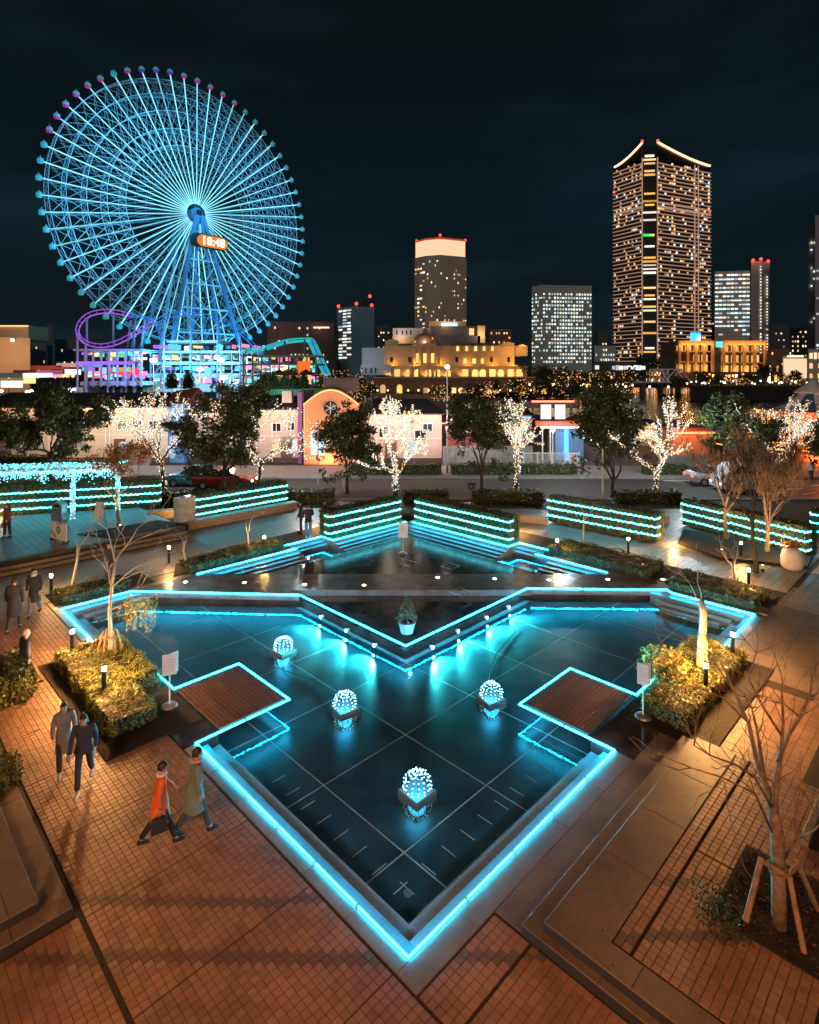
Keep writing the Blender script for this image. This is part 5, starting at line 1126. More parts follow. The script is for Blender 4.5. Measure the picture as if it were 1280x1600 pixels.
# chains of bulbs strung between poles
def chain(label,pts,n,m):
    t=thing('bulb_chain',label,'string lights',pts[0]); P=[]; b=MB(); W_=[]
    for a,c in zip(pts[:-1],pts[1:]):
        for i in range(n): f=i/n; p=Vector(a).lerp(Vector(c),f); p.z-=1.6*f*(1-f); P.append(tuple(p)); W_.append(p-t.location)
    b.path(W_,.015,3); b.build('wire',m_black,t); bulbs('bulbs',P,.07,m,t)
chain('sagging chain of amber bulbs right of the street lamp over the kiosk',[at(700,54,4.6),at(760,53,4.2),at(822,54,4.9)],16,m_fa)
chain('two sagging spans of warm bulbs before the carousel',[at(1130,54,3.0),at(1195,52,4.2),at(1290,50,3.4)],20,m_fw)
chain('sagging chain of warm bulbs low in front of the carousel',[at(1175,50,2.0),at(1230,49,2.7),at(1300,48,3.0)],22,m_fw)
# ================================================================== AMUSEMENT PARK BEHIND
m_wst=mat('wheel_steel',(.45,.6,.7),.5,var=.1); m_wstd=mat('wheel_steel_blue',(.10,.22,.38),.5,var=.1)
m_tube=emat('spoke_tube',(.27,.83,1.0),1.2,False,rand=.35); m_tube2=emat('spoke_tube_rear',(.02,.36,.62),.5,False,rand=.5)
WR=45.4; c_,s_=.666,.746
wt=thing('ferris_wheel','giant cyan lit Ferris wheel with clock reading 18:48','Ferris wheel',(-75.34,200,61.75),math.atan2(s_,c_))
# local frame: x along the wheel, y away from the viewer, z up
MB_=MB(); MB_.tube((0,-5,0),(0,4,0),2.1,2.1,20); MB_.tube((0,-6.2,0),(0,-5,0),1.2,1.8,16); hub=MB_.build('hub',m_wstd,wt)
MB().tube((0,-6.3,0),(0,-6.2,0),1.1,n=16).build('hub_disc',m_black,hub)
RF=[.50,.62,.745,.865,.965]     # radii of the ring trusses (share of the rim radius)
F_=lambda r:-4.2+2.4*r/WR; B_=lambda r:3.4-1.6*r/WR
sp=MB(); sp.tube((0,F_(0),3.4),(0,-2.2,45.6),.18,.18,5)
spm=sp.mesh('spoke',m_tube)
sr=MB(); sr.tube((0,B_(0),5),(0,B_(42),42),.13,.13,4); srm=sr.mesh('rear_spoke',m_tube2)
st=MB(); k=9; rr=[WR*(.30+.66*i/k) for i in range(k+1)]
for i in range(k): st.tube((0,F_(rr[i]),rr[i]),(0,B_(rr[i+1]),rr[i+1]),.07,n=3,caps=False); st.tube((0,B_(rr[i]),rr[i]),(0,F_(rr[i+1]),rr[i+1]),.07,n=3,caps=False)
stm=st.mesh('spoke_bracing',m_wst)
d_tip=MB(); d_tip.tube((0,F_(44),44),(0,-2.6,WR+.6),.1,n=4); tipm=d_tip.mesh('gondola_arm',m_wst)
# gondola
def gond(col,name):
    return None
m_gg=mat('gondola_glass',(.12,.35,.42),.2,em=(.05,.45,.6),es=.35); 
gcols=[mat('gondola_pink',(.6,.05,.25),.4,em=(.8,.03,.22),es=.28),mat('gondola_purple',(.2,.05,.4),.4,em=(.12,.05,.45),es=.3),mat('gondola_teal',(.05,.4,.45),.4,em=(.02,.35,.5),es=.4),mat('gondola_silver',(.35,.4,.42),.4)]
def gm(m):
    b=MB(); b.lathe((0,0,0),[(.25,-1.15),(.95,-.95),(1.15,-.35)],10); return b.mesh('gondola_shell',m)
gsm=[gm(m) for m in gcols]; b=MB(); b.lathe((0,0,0),[(1.12,-.34),(1.15,.1),(1.0,.6),(.6,1.0),(.2,1.15)],10); glm=b.mesh('gondola_glass',m_gg)
b=MB(); b.tube((0,0,1.1),(0,0,1.7),.12,n=6); ghm=b.mesh('hanger',m_wst); b=MB(); b.lathe((0,0,-.7),[(.5,0),(.5,.2)],8); gfm=b.mesh('gondola_light',emat('gondola_light',(1,.8,.85),1.5,False,rand=.5))
for i in range(60):
    a=2*PI*i/60+.03
    for me,nm in ((spm,'spoke'),(srm,'rear_spoke'),(stm,'spoke_bracing'),(tipm,'gondola_arm')): link(nm,me,wt,(0,0,0),(0,a,0))
    x,z=(WR+.9)*math.sin(a),(WR+.9)*math.cos(a); deg=math.degrees(a)%360
    ci=0 if 285<deg<335 else 1 if (335<deg<352) else 0 if deg>352 or deg<22 else 3 if 22<deg<110 else 2
    if i in (54,): ci=2
    g=link('gondola',gsm[ci],wt,(x,-2.4,z),None,(.8,.8,.8)); link('gondola_glass',glm,g); link('hanger',ghm,g) ; link('cabin_light',gfm,g)
# ring trusses: chords on both faces, posts and crosses between
for q in RF:
    r_=WR*q; b=MB(); 
    for i in range(60):
        a0,a1=2*PI*i/60+.03,2*PI*(i+1)/60+.03
        p0,p1=(r_*math.sin(a0),r_*math.cos(a0)),(r_*math.sin(a1),r_*math.cos(a1)); f,bk=F_(r_),B_(r_)
        for y in (f,bk): b.tube((p0[0],y,p0[1]),(p1[0],y,p1[1]),.11,n=4,caps=False)
        b.tube((p0[0],f,p0[1]),(p0[0],bk,p0[1]),.08,n=3,caps=False); b.tube((p0[0],f,p0[1]),(p1[0],bk,p1[1]),.06,n=3,caps=False); b.tube((p0[0],bk,p0[1]),(p1[0],f,p1[1]),.06,n=3,caps=False)
    b.build('ring_truss',m_wst,wt)
b=MB()   # diagonal braces in the face between the rings
for k in range(len(RF)-1):
    r0,r1=WR*RF[k],WR*RF[k+1]
    for i in range(60):
        a0,a1=2*PI*i/60+.03,2*PI*(i+1)/60+.03
        b.tube((r0*math.sin(a0),F_(r0),r0*math.cos(a0)),(r1*math.sin(a1),F_(r1),r1*math.cos(a1)),.06,n=3,caps=False); b.tube((r0*math.sin(a1),F_(r0),r0*math.cos(a1)),(r1*math.sin(a0),F_(r1),r1*math.cos(a0)),.06,n=3,caps=False)
b.build('face_bracing',m_wst,wt,kind='stuff')
# lamps at the ring joints on the far side
P=[];
for i in range(60):
    a=2*PI*i/60+.03
    if 30<math.degrees(a)%360<175: P.append((WR*.965*math.sin(a),F_(WR)-.3,WR*.965*math.cos(a)))
V=np.array(P,dtype=np.float32); link('joint_lamp',np_mesh('joint_lamp',(V[:,None,:]+OCT[None]*.42).reshape(-1,3),(OCF[None]+np.arange(len(V))[:,None,None]*6).reshape(-1,3),emat('joint_lamp',(.45,.85,1),1.3,False)),wt,kind='stuff')
# support legs
def leg(p,q,r,m,nm='support_leg'): return MB().tube(p,q,r,r*1.1,8).build(nm,m,wt)
zb=-57
for sx in (-1,1):
    leg((sx*1.2,-6.5,-1),(sx*15,-13,zb),.75,m_wstd); leg((sx*1.2,5,-1),(sx*15,12,zb),.75,m_wstd); leg((sx*.5,-6.5,-1),(sx*6.5,-12,zb),.5,m_wstd); leg((sx*.6,5.4,-1),(sx*6.5,12,zb),.5,m_wst)
b=MB()
for k in range(1,7):
    z=zb*k/7; w=1.2+13.8*k/7; y=-6.5-6.5*k/7; b.tube((-w,y,z),(w,y,z),.28,n=5); 
    if k<6: w2=1.2+13.8*(k+1)/7; y2=-6.5-6.5*(k+1)/7; z2=zb*(k+1)/7; b.tube((-w,y,z),(0,y2,z2),.18,n=4); b.tube((w,y,z),(0,y2,z2),.18,n=4)
b.build('leg_bracing',m_wst,wt)
# clock sign
ck=link('clock_sign',None,wt,(1.4,-9.2,-9.6)); ck.rotation_euler=(0,0,0)
def capsule(w,h,d,y):
    b=MB(); n=10; pts=[(w/2-h/2+h/2*math.sin(PI*i/n),h/2*math.cos(PI*i/n)) for i in range(n+1)]+[(-w/2+h/2-h/2*math.sin(PI*i/n),-h/2*math.cos(PI*i/n)) for i in range(n+1)]
    m_=len(pts); b.add([(x,y,z) for x,z in pts]+[(x,y+d,z) for x,z in pts],[tuple(range(m_-1,-1,-1)),tuple(range(m_,2*m_))]+[(i,(i+1)%m_,(i+1)%m_+m_,i+m_) for i in range(m_)]); return b
bpy.data.objects.remove(ck)
ck=capsule(13.6,4.6,1.0,0).build('clock_sign',m_black,wt); ck.location=(2.2,-9.4,-9.8)
pan=capsule(11.2,3.9,.1,-.12).build('lit_panel',emat('clock_amber',(1,.30,.05),.85,False),ck); pan.location=(.9,0,0)
def text(body,size,m,parent,loc,rot,name='lettering',ext=.02,bold=0):
    cu=bpy.data.curves.new(name,'FONT'); cu.body=body; cu.size=size; cu.extrude=ext; cu.align_x='CENTER'; cu.align_y='CENTER'; cu.offset=bold; cu.resolution_u=2
    o=bpy.data.objects.new(name,cu); C.objects.link(o); bpy.context.view_layer.update(); me=bpy.data.meshes.new_from_object(o); bpy.data.objects.remove(o); me.materials.clear(); me.materials.append(m); return link(name,me,parent,loc,rot)
text('18:48',3.9,emat('clock_digit',(1,.93,.80),2.2,False),ck,(1.1,-.2,-.05),(R(90),0,0),'digits',.05,.06)
# floodlights of the wheel
for x,y,z,e in ((-30,-30,-50,90000),(20,-32,-50,70000),(0,-25,0,12000),(-25,-22,20,26000),(25,-22,10,16000),(0,-24,34,22000),(-34,-18,-14,20000)):
    q=wt.matrix_basis@Vector((x,y,z)) if 0 else Vector((-75.34+c_*x-s_*y,200+s_*x+c_*y,61.75+z)); lamp('wheel_floodlight','SPOT',q,e*1.2,(.06,.56,1),None,rad=.8,size=150,blend=.5,target=(q[0]-.746*30,q[1]+.666*30,61.75 if z>-40 else 95))
# base building of the wheel
m_pk=mat('park_wall',(.25,.38,.42),.6,var=.2); m_ti=emat('deck_light_teal',(.12,.75,.95),1.5,False,rand=.4); m_tw=emat('deck_light_white',(.7,.92,1),2.0,False,rand=.4); m_tp=emat('deck_light_pink',(1,.25,.5),1.4,False,rand=.4); m_ta=emat('deck_light_amber',(1,.55,.2),1.4,False,rand=.5); m_tv=emat('deck_light_violet',(.35,.15,1),1.2,False,rand=.4)
def P3(px,py,Y): return Vector((PX(px,Y),Y,PZ(py,Y)))
t=thing('wheel_station','multi-level boarding station of the wheel, bright with teal and white lights','building',P3(320,610,160)); l=t.location; z0=0
for i,(a,b_,y0,y1,m) in enumerate(((228,418,600,612,m_pk),(235,415,583,590,m_pk),(240,410,565,570,m_pk),(255,400,548,552,m_pk),(265,345,532,536,m_pk))): wbox(t,'floor_deck',PX(a,160),PX(b_,160),158,176,PZ(y1,160),PZ(y0,160),m)
for i in range(120):
    px=rnd.uniform(234,412); row=rnd.choice((0,0,1,1,2,2,3)); y0=(590,571,553,537)[row]; hgt=(9,10,9,9)[row]; w=rnd.uniform(1,7); hgt*=rnd.uniform(.35,1); y0+=rnd.uniform(0,3); m=rnd.choice((m_ti,m_tw,m_tw,m_ti,m_tp,m_tv,m_ta,m_pk,m_pk)); wbox(t,'lit_bay',PX(px,160),PX(min(414,px+w),160),159+rnd.random()*6,166+rnd.random(),PZ(y0+hgt,160),PZ(y0,160),m)
for k in range(12): x=PX(236+15.8*k,159); wbox(t,'column',x,x+.35,158.2,158.6,PZ(612,159),PZ(548,159),m_wstd)
b=MB()
for k in range(6):
    a,c2=P3(236+30*k,590,158)-l,P3(251+30*k,572,158)-l; d=P3(266+30*k,590,158)-l; b.tube(a,c2,.16,n=4); b.tube(c2,d,.16,n=4)
b.build('cross_brace',m_wstd,t)
for px,py in ((240,563),(345,562),(350,590),(268,592),(312,577)):
    q=P3(px,py,150); tt=thing('flood_mast','park floodlight mast '+{240:'with white lamp at the left of the wheel station',345:'with pinkish lamp right of the wheel station centre',350:'with teal-white lamp low above the tall evergreen',268:'with small lamp under the left station deck',312:'with teal lamp at the middle of the station'}[px],'floodlight',(q.x,q.y,0)); MB().tube((0,0,0),(0,0,q.z),.15,n=6).build('mast',m_steel,tt); b=MB(); b.lathe((0,0,q.z),[(.2,-.5),(.75,-.3),(.8,.2),(.3,.5)],10); b.build('lamp_head',emat('mast_lamp',(.75,.95,1),25,True),tt)
for px,py,Y,e,c in ((260,560,150,9000,(.1,.7,1)),(340,560,150,9000,(.3,.8,1)),(390,570,140,5000,(1,.7,.5)),(180,570,140,5000,(.5,.3,1)),(90,585,120,3500,(1,.35,.12)),(240,590,140,4000,(.8,.9,1)),(440,575,130,3500,(1,.7,.4))): lamp('park_lamp','POINT',P3(px,py,Y),e,c,None,rad=.5)
# roller coaster
m_tr=emat('track_blue',(.03,.22,.85),.9,False); m_trv=emat('track_violet',(.38,.11,.80),1.0,False)
t=thing('roller_coaster','roller coaster with violet lit loop and long blue arching track','roller coaster',(PX(250,158),150,0)); l=t.location
def rail(pts,m,nm,r=.11,gauge=.9):
    P=[P3(*q)-l for q in pts]; Q=[]
    for i in range(len(P)-1):      # smooth
        p0,p1,p2,p3=P[max(i-1,0)],P[i],P[i+1],P[min(i+2,len(P)-1)]
        for k in range(5):
            f=k/5; Q.append(.5*((2*p1)+(p2-p0)*f+(2*p0-5*p1+4*p2-p3)*f*f+(3*p1-p0-3*p2+p3)*f**3))
    Q.append(P[-1]); b=MB(); L1=[];L2=[]
    for i,q in enumerate(Q):
        d=(Q[min(i+1,len(Q)-1)]-Q[max(i-1,0)]).normalized(); sd=d.cross(Vector((0,1,.3))).normalized()*gauge/2; L1.append(q+sd); L2.append(q-sd)
        if i%2==0: b.tube(q+sd,q-sd,.06,n=3)
    b.path(L1,r,5); b.path(L2,r,5); b.path([q+Vector((0,.5,-.5)) for q in Q],r*1.2,5); b.build(nm,m,t); return Q
q1=rail([(205,492,152),(170,486,150),(140,491,148),(124,506,147),(122,522,146),(134,535,146),(158,540,147),(185,534,149),(215,518,151),(240,503,153)],m_trv,'loop_track')
q2=rail([(240,503,153),(270,492,155),(305,491,156),(340,499,156),(370,515,155),(395,538,154),(415,562,153),(440,590,152)],m_tr,'arch_track')
q3=rail([(205,492,152),(235,497,165),(250,520,166),(262,560,166)],m_tr,'rear_track')
for q in q1[4::7]+q2[3::6]: b=MB(); b.tube((q.x,q.y,.1),q-Vector((0,0,.6)),.28,n=6); b.build('support_column',m_wstd,t)
for px in (205,212,226): q=P3(px,500,152)-l; MB().tube((q.x-3,q.y,.1),(q.x,q.y,q.z),.35,n=6).build('support_column',m_wstd,t)
# ride hall under the loop
t=thing('ride_hall','ride hall with purple canopy and coloured displays under the coaster loop','building',P3(180,600,150)); 
wbox(t,'hall_floor',PX(132,150),PX(226,150),148,160,PZ(602,150),PZ(596,150),m_pk); wbox(t,'hall_roof',PX(128,150),PX(230,150),146,162,PZ(549,150),PZ(546,150),m_wstd); wbox(t,'purple_canopy',PX(134,150),PX(222,150),145.5,146,PZ(570,150),PZ(565,150),m_tv)
for i in range(80):
    px=rnd.uniform(134,222); y0=rnd.choice((551,558,574,580,586)); wbox(t,'display',PX(px,150),PX(px+rnd.uniform(1,4.5),150),147+rnd.random()*4,152+rnd.random(),PZ(y0+rnd.uniform(2,7),150),PZ(y0,150),rnd.choice((m_tp,m_ta,m_tw,m_tv,m_ti,emat('display_green',(.2,.9,.4),.9,False),emat('display_red',(1,.08,.1),1.2,False))))
for k in range(8): x=PX(134+12.5*k,147); wbox(t,'column',x,x+.4,146.2,146.6,PZ(604,147),PZ(548,147),m_wstd)
# teal drop ride on the right of the wheel
t=thing('drop_coaster','teal lit drop coaster plunging behind the pink house','roller coaster',(PX(450,140),140,0)); l=t.location
m_tl=emat('rail_teal',(.02,.55,.5),1.0,False)
for g in (0,1.2,2.6): rail([(378+g,548,140),(412+g,543,140),(445+g,533,140),(474+g*2,530,140),(482+g*3,533,140),(492+g*3,553,139),(503+g*3,577,138),(514+g*3,600,137)],m_tl if g!=1.2 else m_tr,'drop_rail',.14,.5)
for px,py in ((385,547),(415,543),(445,533),(476,531)): q=P3(px,py,140)-l; MB().tube((q.x,0,.1),(q.x,0,q.z),.25,n=6).build('support_column',m_wstd,t)
# stalls, arcades between wheel and pink house
t=thing('arcade_hall','arcade hall with amber and white lights right of the wheel base','building',P3(430,600,130)); 
for y0,y1 in ((602,608),(585,588),(568,571),(555,558)): wbox(t,'floor_deck',PX(380,130),PX(500,130),128,140,PZ(y1,130),PZ(y0,130),m_pk)
for i in range(90):
    px=rnd.uniform(382,492); r0=rnd.choice((571,575,588,593,558)); wbox(t,'lit_bay',PX(px,130),PX(px+rnd.uniform(1,5),130),129+rnd.random()*4,134,PZ(r0+rnd.uniform(2,8),130),PZ(r0,130),rnd.choice((m_ta,m_tw,m_ta,m_tp,m_pk,m_pk,m_pk,m_ti)))
for k in range(9): x=PX(382+14*k,129); wbox(t,'column',x,x+.3,127.6,128,PZ(608,128),PZ(556,128),m_pk)
for i,(px,w,col) in enumerate(((436,10,'amber'),(455,9,'pink'),(478,10,'orange'))):
    tt=thing('round_pavilion','small round pavilion with curved roof, '+('by the teal rails','left of the orange sign','behind the purple wall')[i],'pavilion',P3(px,600,118)); MB().lathe((0,0,0),[(1.1,0),(1.1,1.8)],14).build('wall',m_ta if i!=1 else m_tp,tt); MB().lathe((0,0,1.8),[(1.5,0),(1.2,.5),(.1,1.2)],14).build('roof',m_rroof,tt)
t=thing('orange_sign','square orange lit sign near the foot of the teal rails','sign',P3(475,578,120)); MB().box((0,0,0),(2.6,.3,3.6)).build('face',emat('sign_orange',(1,.16,.03),1.1,False),t); MB().tube((0,0,-6),(0,0,-1.8),.1).build('post',m_black,t)
# conical shrubs on the terrace behind the pink house
t=thing('green_terrace','long green lit terrace edge behind the pink house','wall',P3(430,610,80)); wbox(t,'parapet',PX(392,80),PX(520,80),80,80.6,PZ(618,80),PZ(607,80),mat('terrace_green',(.12,.28,.20),.7)); wbox(t,'glass_rail',PX(392,80),PX(470,80),79.8,79.9,PZ(607,80),PZ(603,80),m_glass)
lamp('terrace_lamp','POINT',P3(440,596,78),260,(.4,1,.75),None,rad=.3)
for i,(px,w) in enumerate(((412,1.1),(428,1.1),(444,.9),(459,1.0),(474,.9),(268,.9),(294,1.0))):
    q=P3(px,607,82); tt=thing('clipped_conifer','clipped round-topped conifer '+('first','second','third','fourth','fifth','left','right')[i]+(' from the wheel on the green terrace' if i<5 else ' one of the two below the wheel station'),'shrub',q)
    P=[]
    for k in range(420): z=rnd.uniform(0,2.9 if i==3 else 2.3); r_=w*math.sqrt(max(0,1-(z/ (3.0 if i==3 else 2.4))**2))*rnd.uniform(.75,1.02); a=rnd.uniform(0,2*PI); P.append((r_*math.cos(a),r_*math.sin(a),z))
    V,F=leaves(np.array(P),.14); link('foliage',np_mesh('foliage',V,F,m_hl[0]),tt,kind='stuff'); MB().lathe((0,0,0),[(w*.7,0),(w*.75,1),(.1,2.1)],8).build('core',m_core,tt)
# ================================================================== CITY SKYLINE
unitc=MB().box((0,0,0),(1,1,1)); UM={}
def unit(m,name='window'):
    k=(m.name,name)
    if k not in UM: UM[k]=MB().box((0,0,0),(1,1,1)).mesh(name,m)
    return UM[k]
def rot(dx,dy): return math.atan2(dy,dx)
def building(label,poly,z0,z1,wall,cat='building',name='office_tower',body=None):
    """poly: corner points (x,y), front corners from left to right first"""
    c=(sum(p[0] for p in poly)/len(poly),sum(p[1] for p in poly)/len(poly)); t=thing(name,label,cat,(c[0],c[1],z0))
    b=MB(); b.prism([(p[0]-c[0],p[1]-c[1]) for p in poly],0,z1-z0); b.build(body or 'wall',wall,t); t['h']=z1-z0; return t
def facade(t,A,B,z0,z1,nf,nc,p,mats,ww=.6,wh=.5,seed=0,rows=None,name='window',off=.25,cap=300,band=None,bandm=None,bh=.25,dark=None,litf=None):
    rg=random.Random(seed or hash((round(A[0]),round(A[1])))%999); A=Vector(A);B=Vector(B); d=B-A; Lg=d.length; rz=rot(d.x,d.y); nrm=Vector((d.y,-d.x)).normalized(); l=t.location
    fh=(z1-z0)/nf; cw=Lg/nc; n=0; extra=MB(); 
    for f in range(nf):
        z=z0+fh*(f+.5)
        if band: 
            q=(A+B)/2+nrm*off*1.4; link(band,unit(bandm,band),t,(q.x-l.x,q.y-l.y,z-fh*.5+bh/2-l.z),(0,0,rz),(Lg+off,off*1.6,bh))
        for c in range(nc):
            pr=p if litf is None else litf(f,c,nf,nc)
            lit=rg.random()<pr
            if not lit and dark is None: continue
            m=rg.choice(mats) if lit else dark
            q=A+d*((c+.5)/nc)+nrm*off*.5; sc=(cw*ww*rg.uniform(.65,1.12),off,fh*wh*rg.uniform(.7,1.1))
            if n<cap: link(name,unit(m,name),t,(q.x-l.x,q.y-l.y,z-l.z),(0,0,rz),sc)
            else: extra.box((q.x-l.x,q.y-l.y,z-l.z),sc,rz,m)
            n+=1
    if extra.v: extra.build(name+'_rows',None,t,kind='stuff')
m_cg=mat('concrete_cool',(.50,.53,.53),.8,var=.06,scale=.05); m_cw=mat('concrete_warm',(.55,.50,.46),.8,var=.06,scale=.05); m_cd=mat('concrete_dark',(.10,.10,.10),.8,var=.1,scale=.05); m_br=mat('brick_brown',(.30,.13,.09),.8,var=.08,scale=.05)  # cool, warm and dark grey concrete, brown brick
m_twr=mat('tower_glass',(.03,.028,.026),.25,var=.1,scale=.05,spec=.6); m_balc=mat('balcony_rail_glow',(.50,.42,.38),.6,em=(1,.54,.36),es=.36); m_fin=mat('facade_fin',(.6,.5,.46),.6,em=(1,.6,.42),es=.32)  # rail glow is built into the material, for the corridor lights behind
m_redl=emat('beacon_red',(1,.03,.02),6,False)
def beacon(t,P,r=.9,nm='beacon'):
    for q in P: MB().lathe((q[0]-t.location.x,q[1]-t.location.y,q[2]-t.location.z),[(r*.5,-r),(r,-r*.3),(r*.8,r*.6),(r*.2,r)],8).build(nm,m_redl,t)
def W2(px,Y): return (PX(px,Y),Y)
def quad(pxs,Ys,dep,skew=0):
    """front corners then two back corners"""
    f=[W2(p,y) for p,y in zip(pxs,Ys)]; return f+[((PX(pxs[-1]-1,Ys[-1]+dep)),Ys[-1]+dep),((PX(pxs[0]+1,Ys[0]+dep)),Ys[0]+dep)]
# tower with the glowing crown (chamfered front)
Y=600; pl=[W2(648,618),W2(664,606),W2(688,600),W2(729,612)]; poly=pl+[(pl[3][0]-4,670),(pl[0][0]+4,676)]
t=building('broad grey tower with glowing cream crown above the yellow palace',poly,0,PZ(398,Y),mat('tower_beige',(.58,.49,.42),.8,var=.05,scale=.05))
cx_,cy_=t.location.x,t.location.y
ci=[( (x-cx_)*.96,(y-cy_)*.96) for x,y in poly]; b=MB(); b.prism(ci,PZ(398,Y),PZ(373,Y)); b.build('crown',emat('crown_glow',(1,.60,.36),1.15,False),t)
b=MB(); b.prism([(x*1.01,y*1.01) for x,y in ci],PZ(373,Y),PZ(371,Y)+.5); b.build('crown_cap',mat('cap_brown',(.2,.08,.05),.7,em=(1,.1,.03),es=.5),t)
b=MB(); b.prism([(x*1.035,y*1.035) for x,y in ci],PZ(404,Y),PZ(398.5,Y)); b.build('dark_ledge',m_cd,t)
facade(t,pl[0],pl[1],20,PZ(400,Y),24,4,.28,[m_ww,m_wh],.8,.4,3); facade(t,pl[1],pl[2],20,PZ(404,Y),24,8,.10,[m_wh,m_ww],.5,.42,4); facade(t,pl[2],pl[3],20,PZ(404,Y),24,14,.13,[m_wh,m_ww],.5,.42,6)
beacon(t,[(pl[0][0]+2,620,PZ(371,Y)+1),(pl[2][0],602,PZ(368,Y)+1),(pl[3][0]-1,614,PZ(372,Y)+1)],1.3)
# tall residential tower
a,b_,c2,d2=(193.7,551),(209.5,525),(222.5,523),(284,551); zt=PZ(263,551)
poly=[a,b_,c2,d2,(262,610),(215,606)]
t=building('tallest tower with two curved lit roof edges and hundreds of windows',poly,0,zt,m_twr)
mm=[m_ww,m_ww,m_wy,m_wh,m_ww,m_wc]
facade(t,a,b_,14,PZ(266,551),53,14,.22,mm,.55,.55,11,band='balcony',bandm=m_balc,bh=.55,off=.7,cap=140)
facade(t,c2,d2,14,PZ(266,551),53,24,.16,mm,.55,.55,12,band='balcony',bandm=m_balc,bh=.55,off=.7,cap=160,litf=lambda f,c,nf,nc:(.42 if c in(6,7,20,23) else .13)*(1 if f>40 else 1.2))
facade(t,b_,c2,14,PZ(240,523),56,1,.42,[m_wy,m_ww,m_wy,m_wh],.86,.5,13,off=.6)
for q,w in ((b_,.8),(c2,.8),((c2[0]+(d2[0]-c2[0])*.70,c2[1]+(d2[1]-c2[1])*.70),.7),((c2[0]+(d2[0]-c2[0])*.77,c2[1]+(d2[1]-c2[1])*.77),.7)):
    l=t.location; MB().box((q[0]-l.x,q[1]-l.y-.8,zt*.5),(w,w,zt)).build('corner_fin',m_fin,t)
l=t.location
for zz in (PZ(320,530),PZ(327,530)):
    for (p,q) in ((a,b_),(c2,d2)):
        P=Vector(p);Q=Vector(q); m_=(P+Q)/2; dd=Q-P; MB().box((m_.x-l.x,m_.y-l.y-1,zz),(dd.length+1,1.5,.9),rot(dd.x,dd.y)).build('belt_course',m_fin,t)
def crown(p,q,z_p,z_q,up):
    P=Vector(p);Q=Vector(q); n=18; top=[];
    for i in range(n+1):
        f=i/n; z=z_p+(z_q-z_p)*(1-(1-f)**1.55 if up else f**1.55); top.append((P.x+(Q.x-P.x)*f-l.x,P.y+(Q.y-P.y)*f-l.y,z))
    b=MB(); vs=[(x,y,zt-4) for x,y,z in top]+[(x,y,z) for x,y,z in top]+[(x,y+2.0,zt-4) for x,y,z in top]+[(x,y+2.0,z) for x,y,z in top]; k=n+1
    b.add(vs,[(i,i+1,k+i+1,k+i) for i in range(n)]+[(k+i,k+i+1,3*k+i+1,3*k+i) for i in range(n)]+[(2*k+i+1,2*k+i,3*k+i,3*k+i+1) for i in range(n)]); b.build('roof_screen',m_twr,t)
    b=MB(); b.path([(x,y-.8,z+.4) for x,y,z in top],.95,6); b.build('roof_edge_light',emat('crown_line',(1,.50,.26),3.2,False),t)
crown(a,b_,PZ(262,551),PZ(224,525),False)
crown(c2,d2,PZ(223,523),PZ(260,551),True)
b=MB(); b.box(((b_[0]+c2[0])/2-l.x,(b_[1]+c2[1])/2-l.y+2,zt+5),(12,2,10)); b.build('corner_screen',m_twr,t)
beacon(t,[(b_[0],b_[1]-1,PZ(223,525)+1),(c2[0],c2[1]-1,PZ(222,523)+1),(a[0],a[1],PZ(300,551)),(d2[0],d2[1],PZ(330,551))],1.2)
MB().box(((b_[0]+c2[0])/2-l.x,b_[1]-l.y-1.3,PZ(367,523)),(11,.6,2.2)).build('green_window',emat('green_window',(.03,1,.12),1.2,False),t)
# white office with a tall core
Y=480; t=building('white office block with rows of cool lit windows right of the tallest tower',quad((1117,1172),(480,476),40),0,PZ(424,Y),m_cw); p0,p1=W2(1117,480),W2(1172,476)
facade(t,p0,p1,30,PZ(427,Y),17,9,.84,[m_wc,m_wh,m_wc],.86,.34,21,band='floor_band',bandm=m_cw,bh=.8,off=.5,litf=lambda f,c,nf,nc:.92 if f>3 else .25)
t=building('slim pale stair tower joined to the white office block',quad((1174,1203),(472,474),42),0,PZ(408,472),mat('core_white',(.75,.70,.68),.8,var=.04,scale=.05)); p0,p1=W2(1188,471.6),W2(1203,474)
facade(t,W2(1187,472.2),W2(1191,472.4),20,PZ(414,472),30,1,.95,[m_wh],.45,.42,22); facade(t,W2(1197,472.5),W2(1201,473),20,PZ(430,472),28,1,.9,[m_wh],.45,.42,23); beacon(t,[(PX(1176,472),471,PZ(407,472)),(PX(1188,472),471,PZ(406,472)+.5),(PX(1203,472),474,PZ(407,472))],1.2)
# office block with the square window grid
t=building('grey office block with grid of small teal-white windows',quad((831,848,925),(432,425,430),40),0,PZ(446,428),m_cg); l=t.location
facade(t,W2(848,425),W2(925,430),14,PZ(457,428),19,18,.7,[m_wc,m_wc,m_wh],.55,.48,31,litf=lambda f,c,nf,nc:(.9 if 3<c<15 else .55) if f>8 else (.78 if c>3 else .3)); facade(t,W2(831,432),W2(848,425),14,PZ(457,428),19,6,.42,[m_wc,m_wh],.55,.48,32)
MB().box((PX(855,430)-l.x,10,PZ(442,430)+1.5),(5,5,5)).build('roof_plant',m_cd,t); b=MB(); b.tube((PX(852,430)-l.x,10,PZ(446,430)),(PX(852,430)-l.x,10,PZ(430,430)),.25,n=5); b.tube((PX(860,430)-l.x,10,PZ(446,430)),(PX(860,430)-l.x,10,PZ(434,430)),.2,n=5); b.build('mast',m_cd,t,kind='stuff')
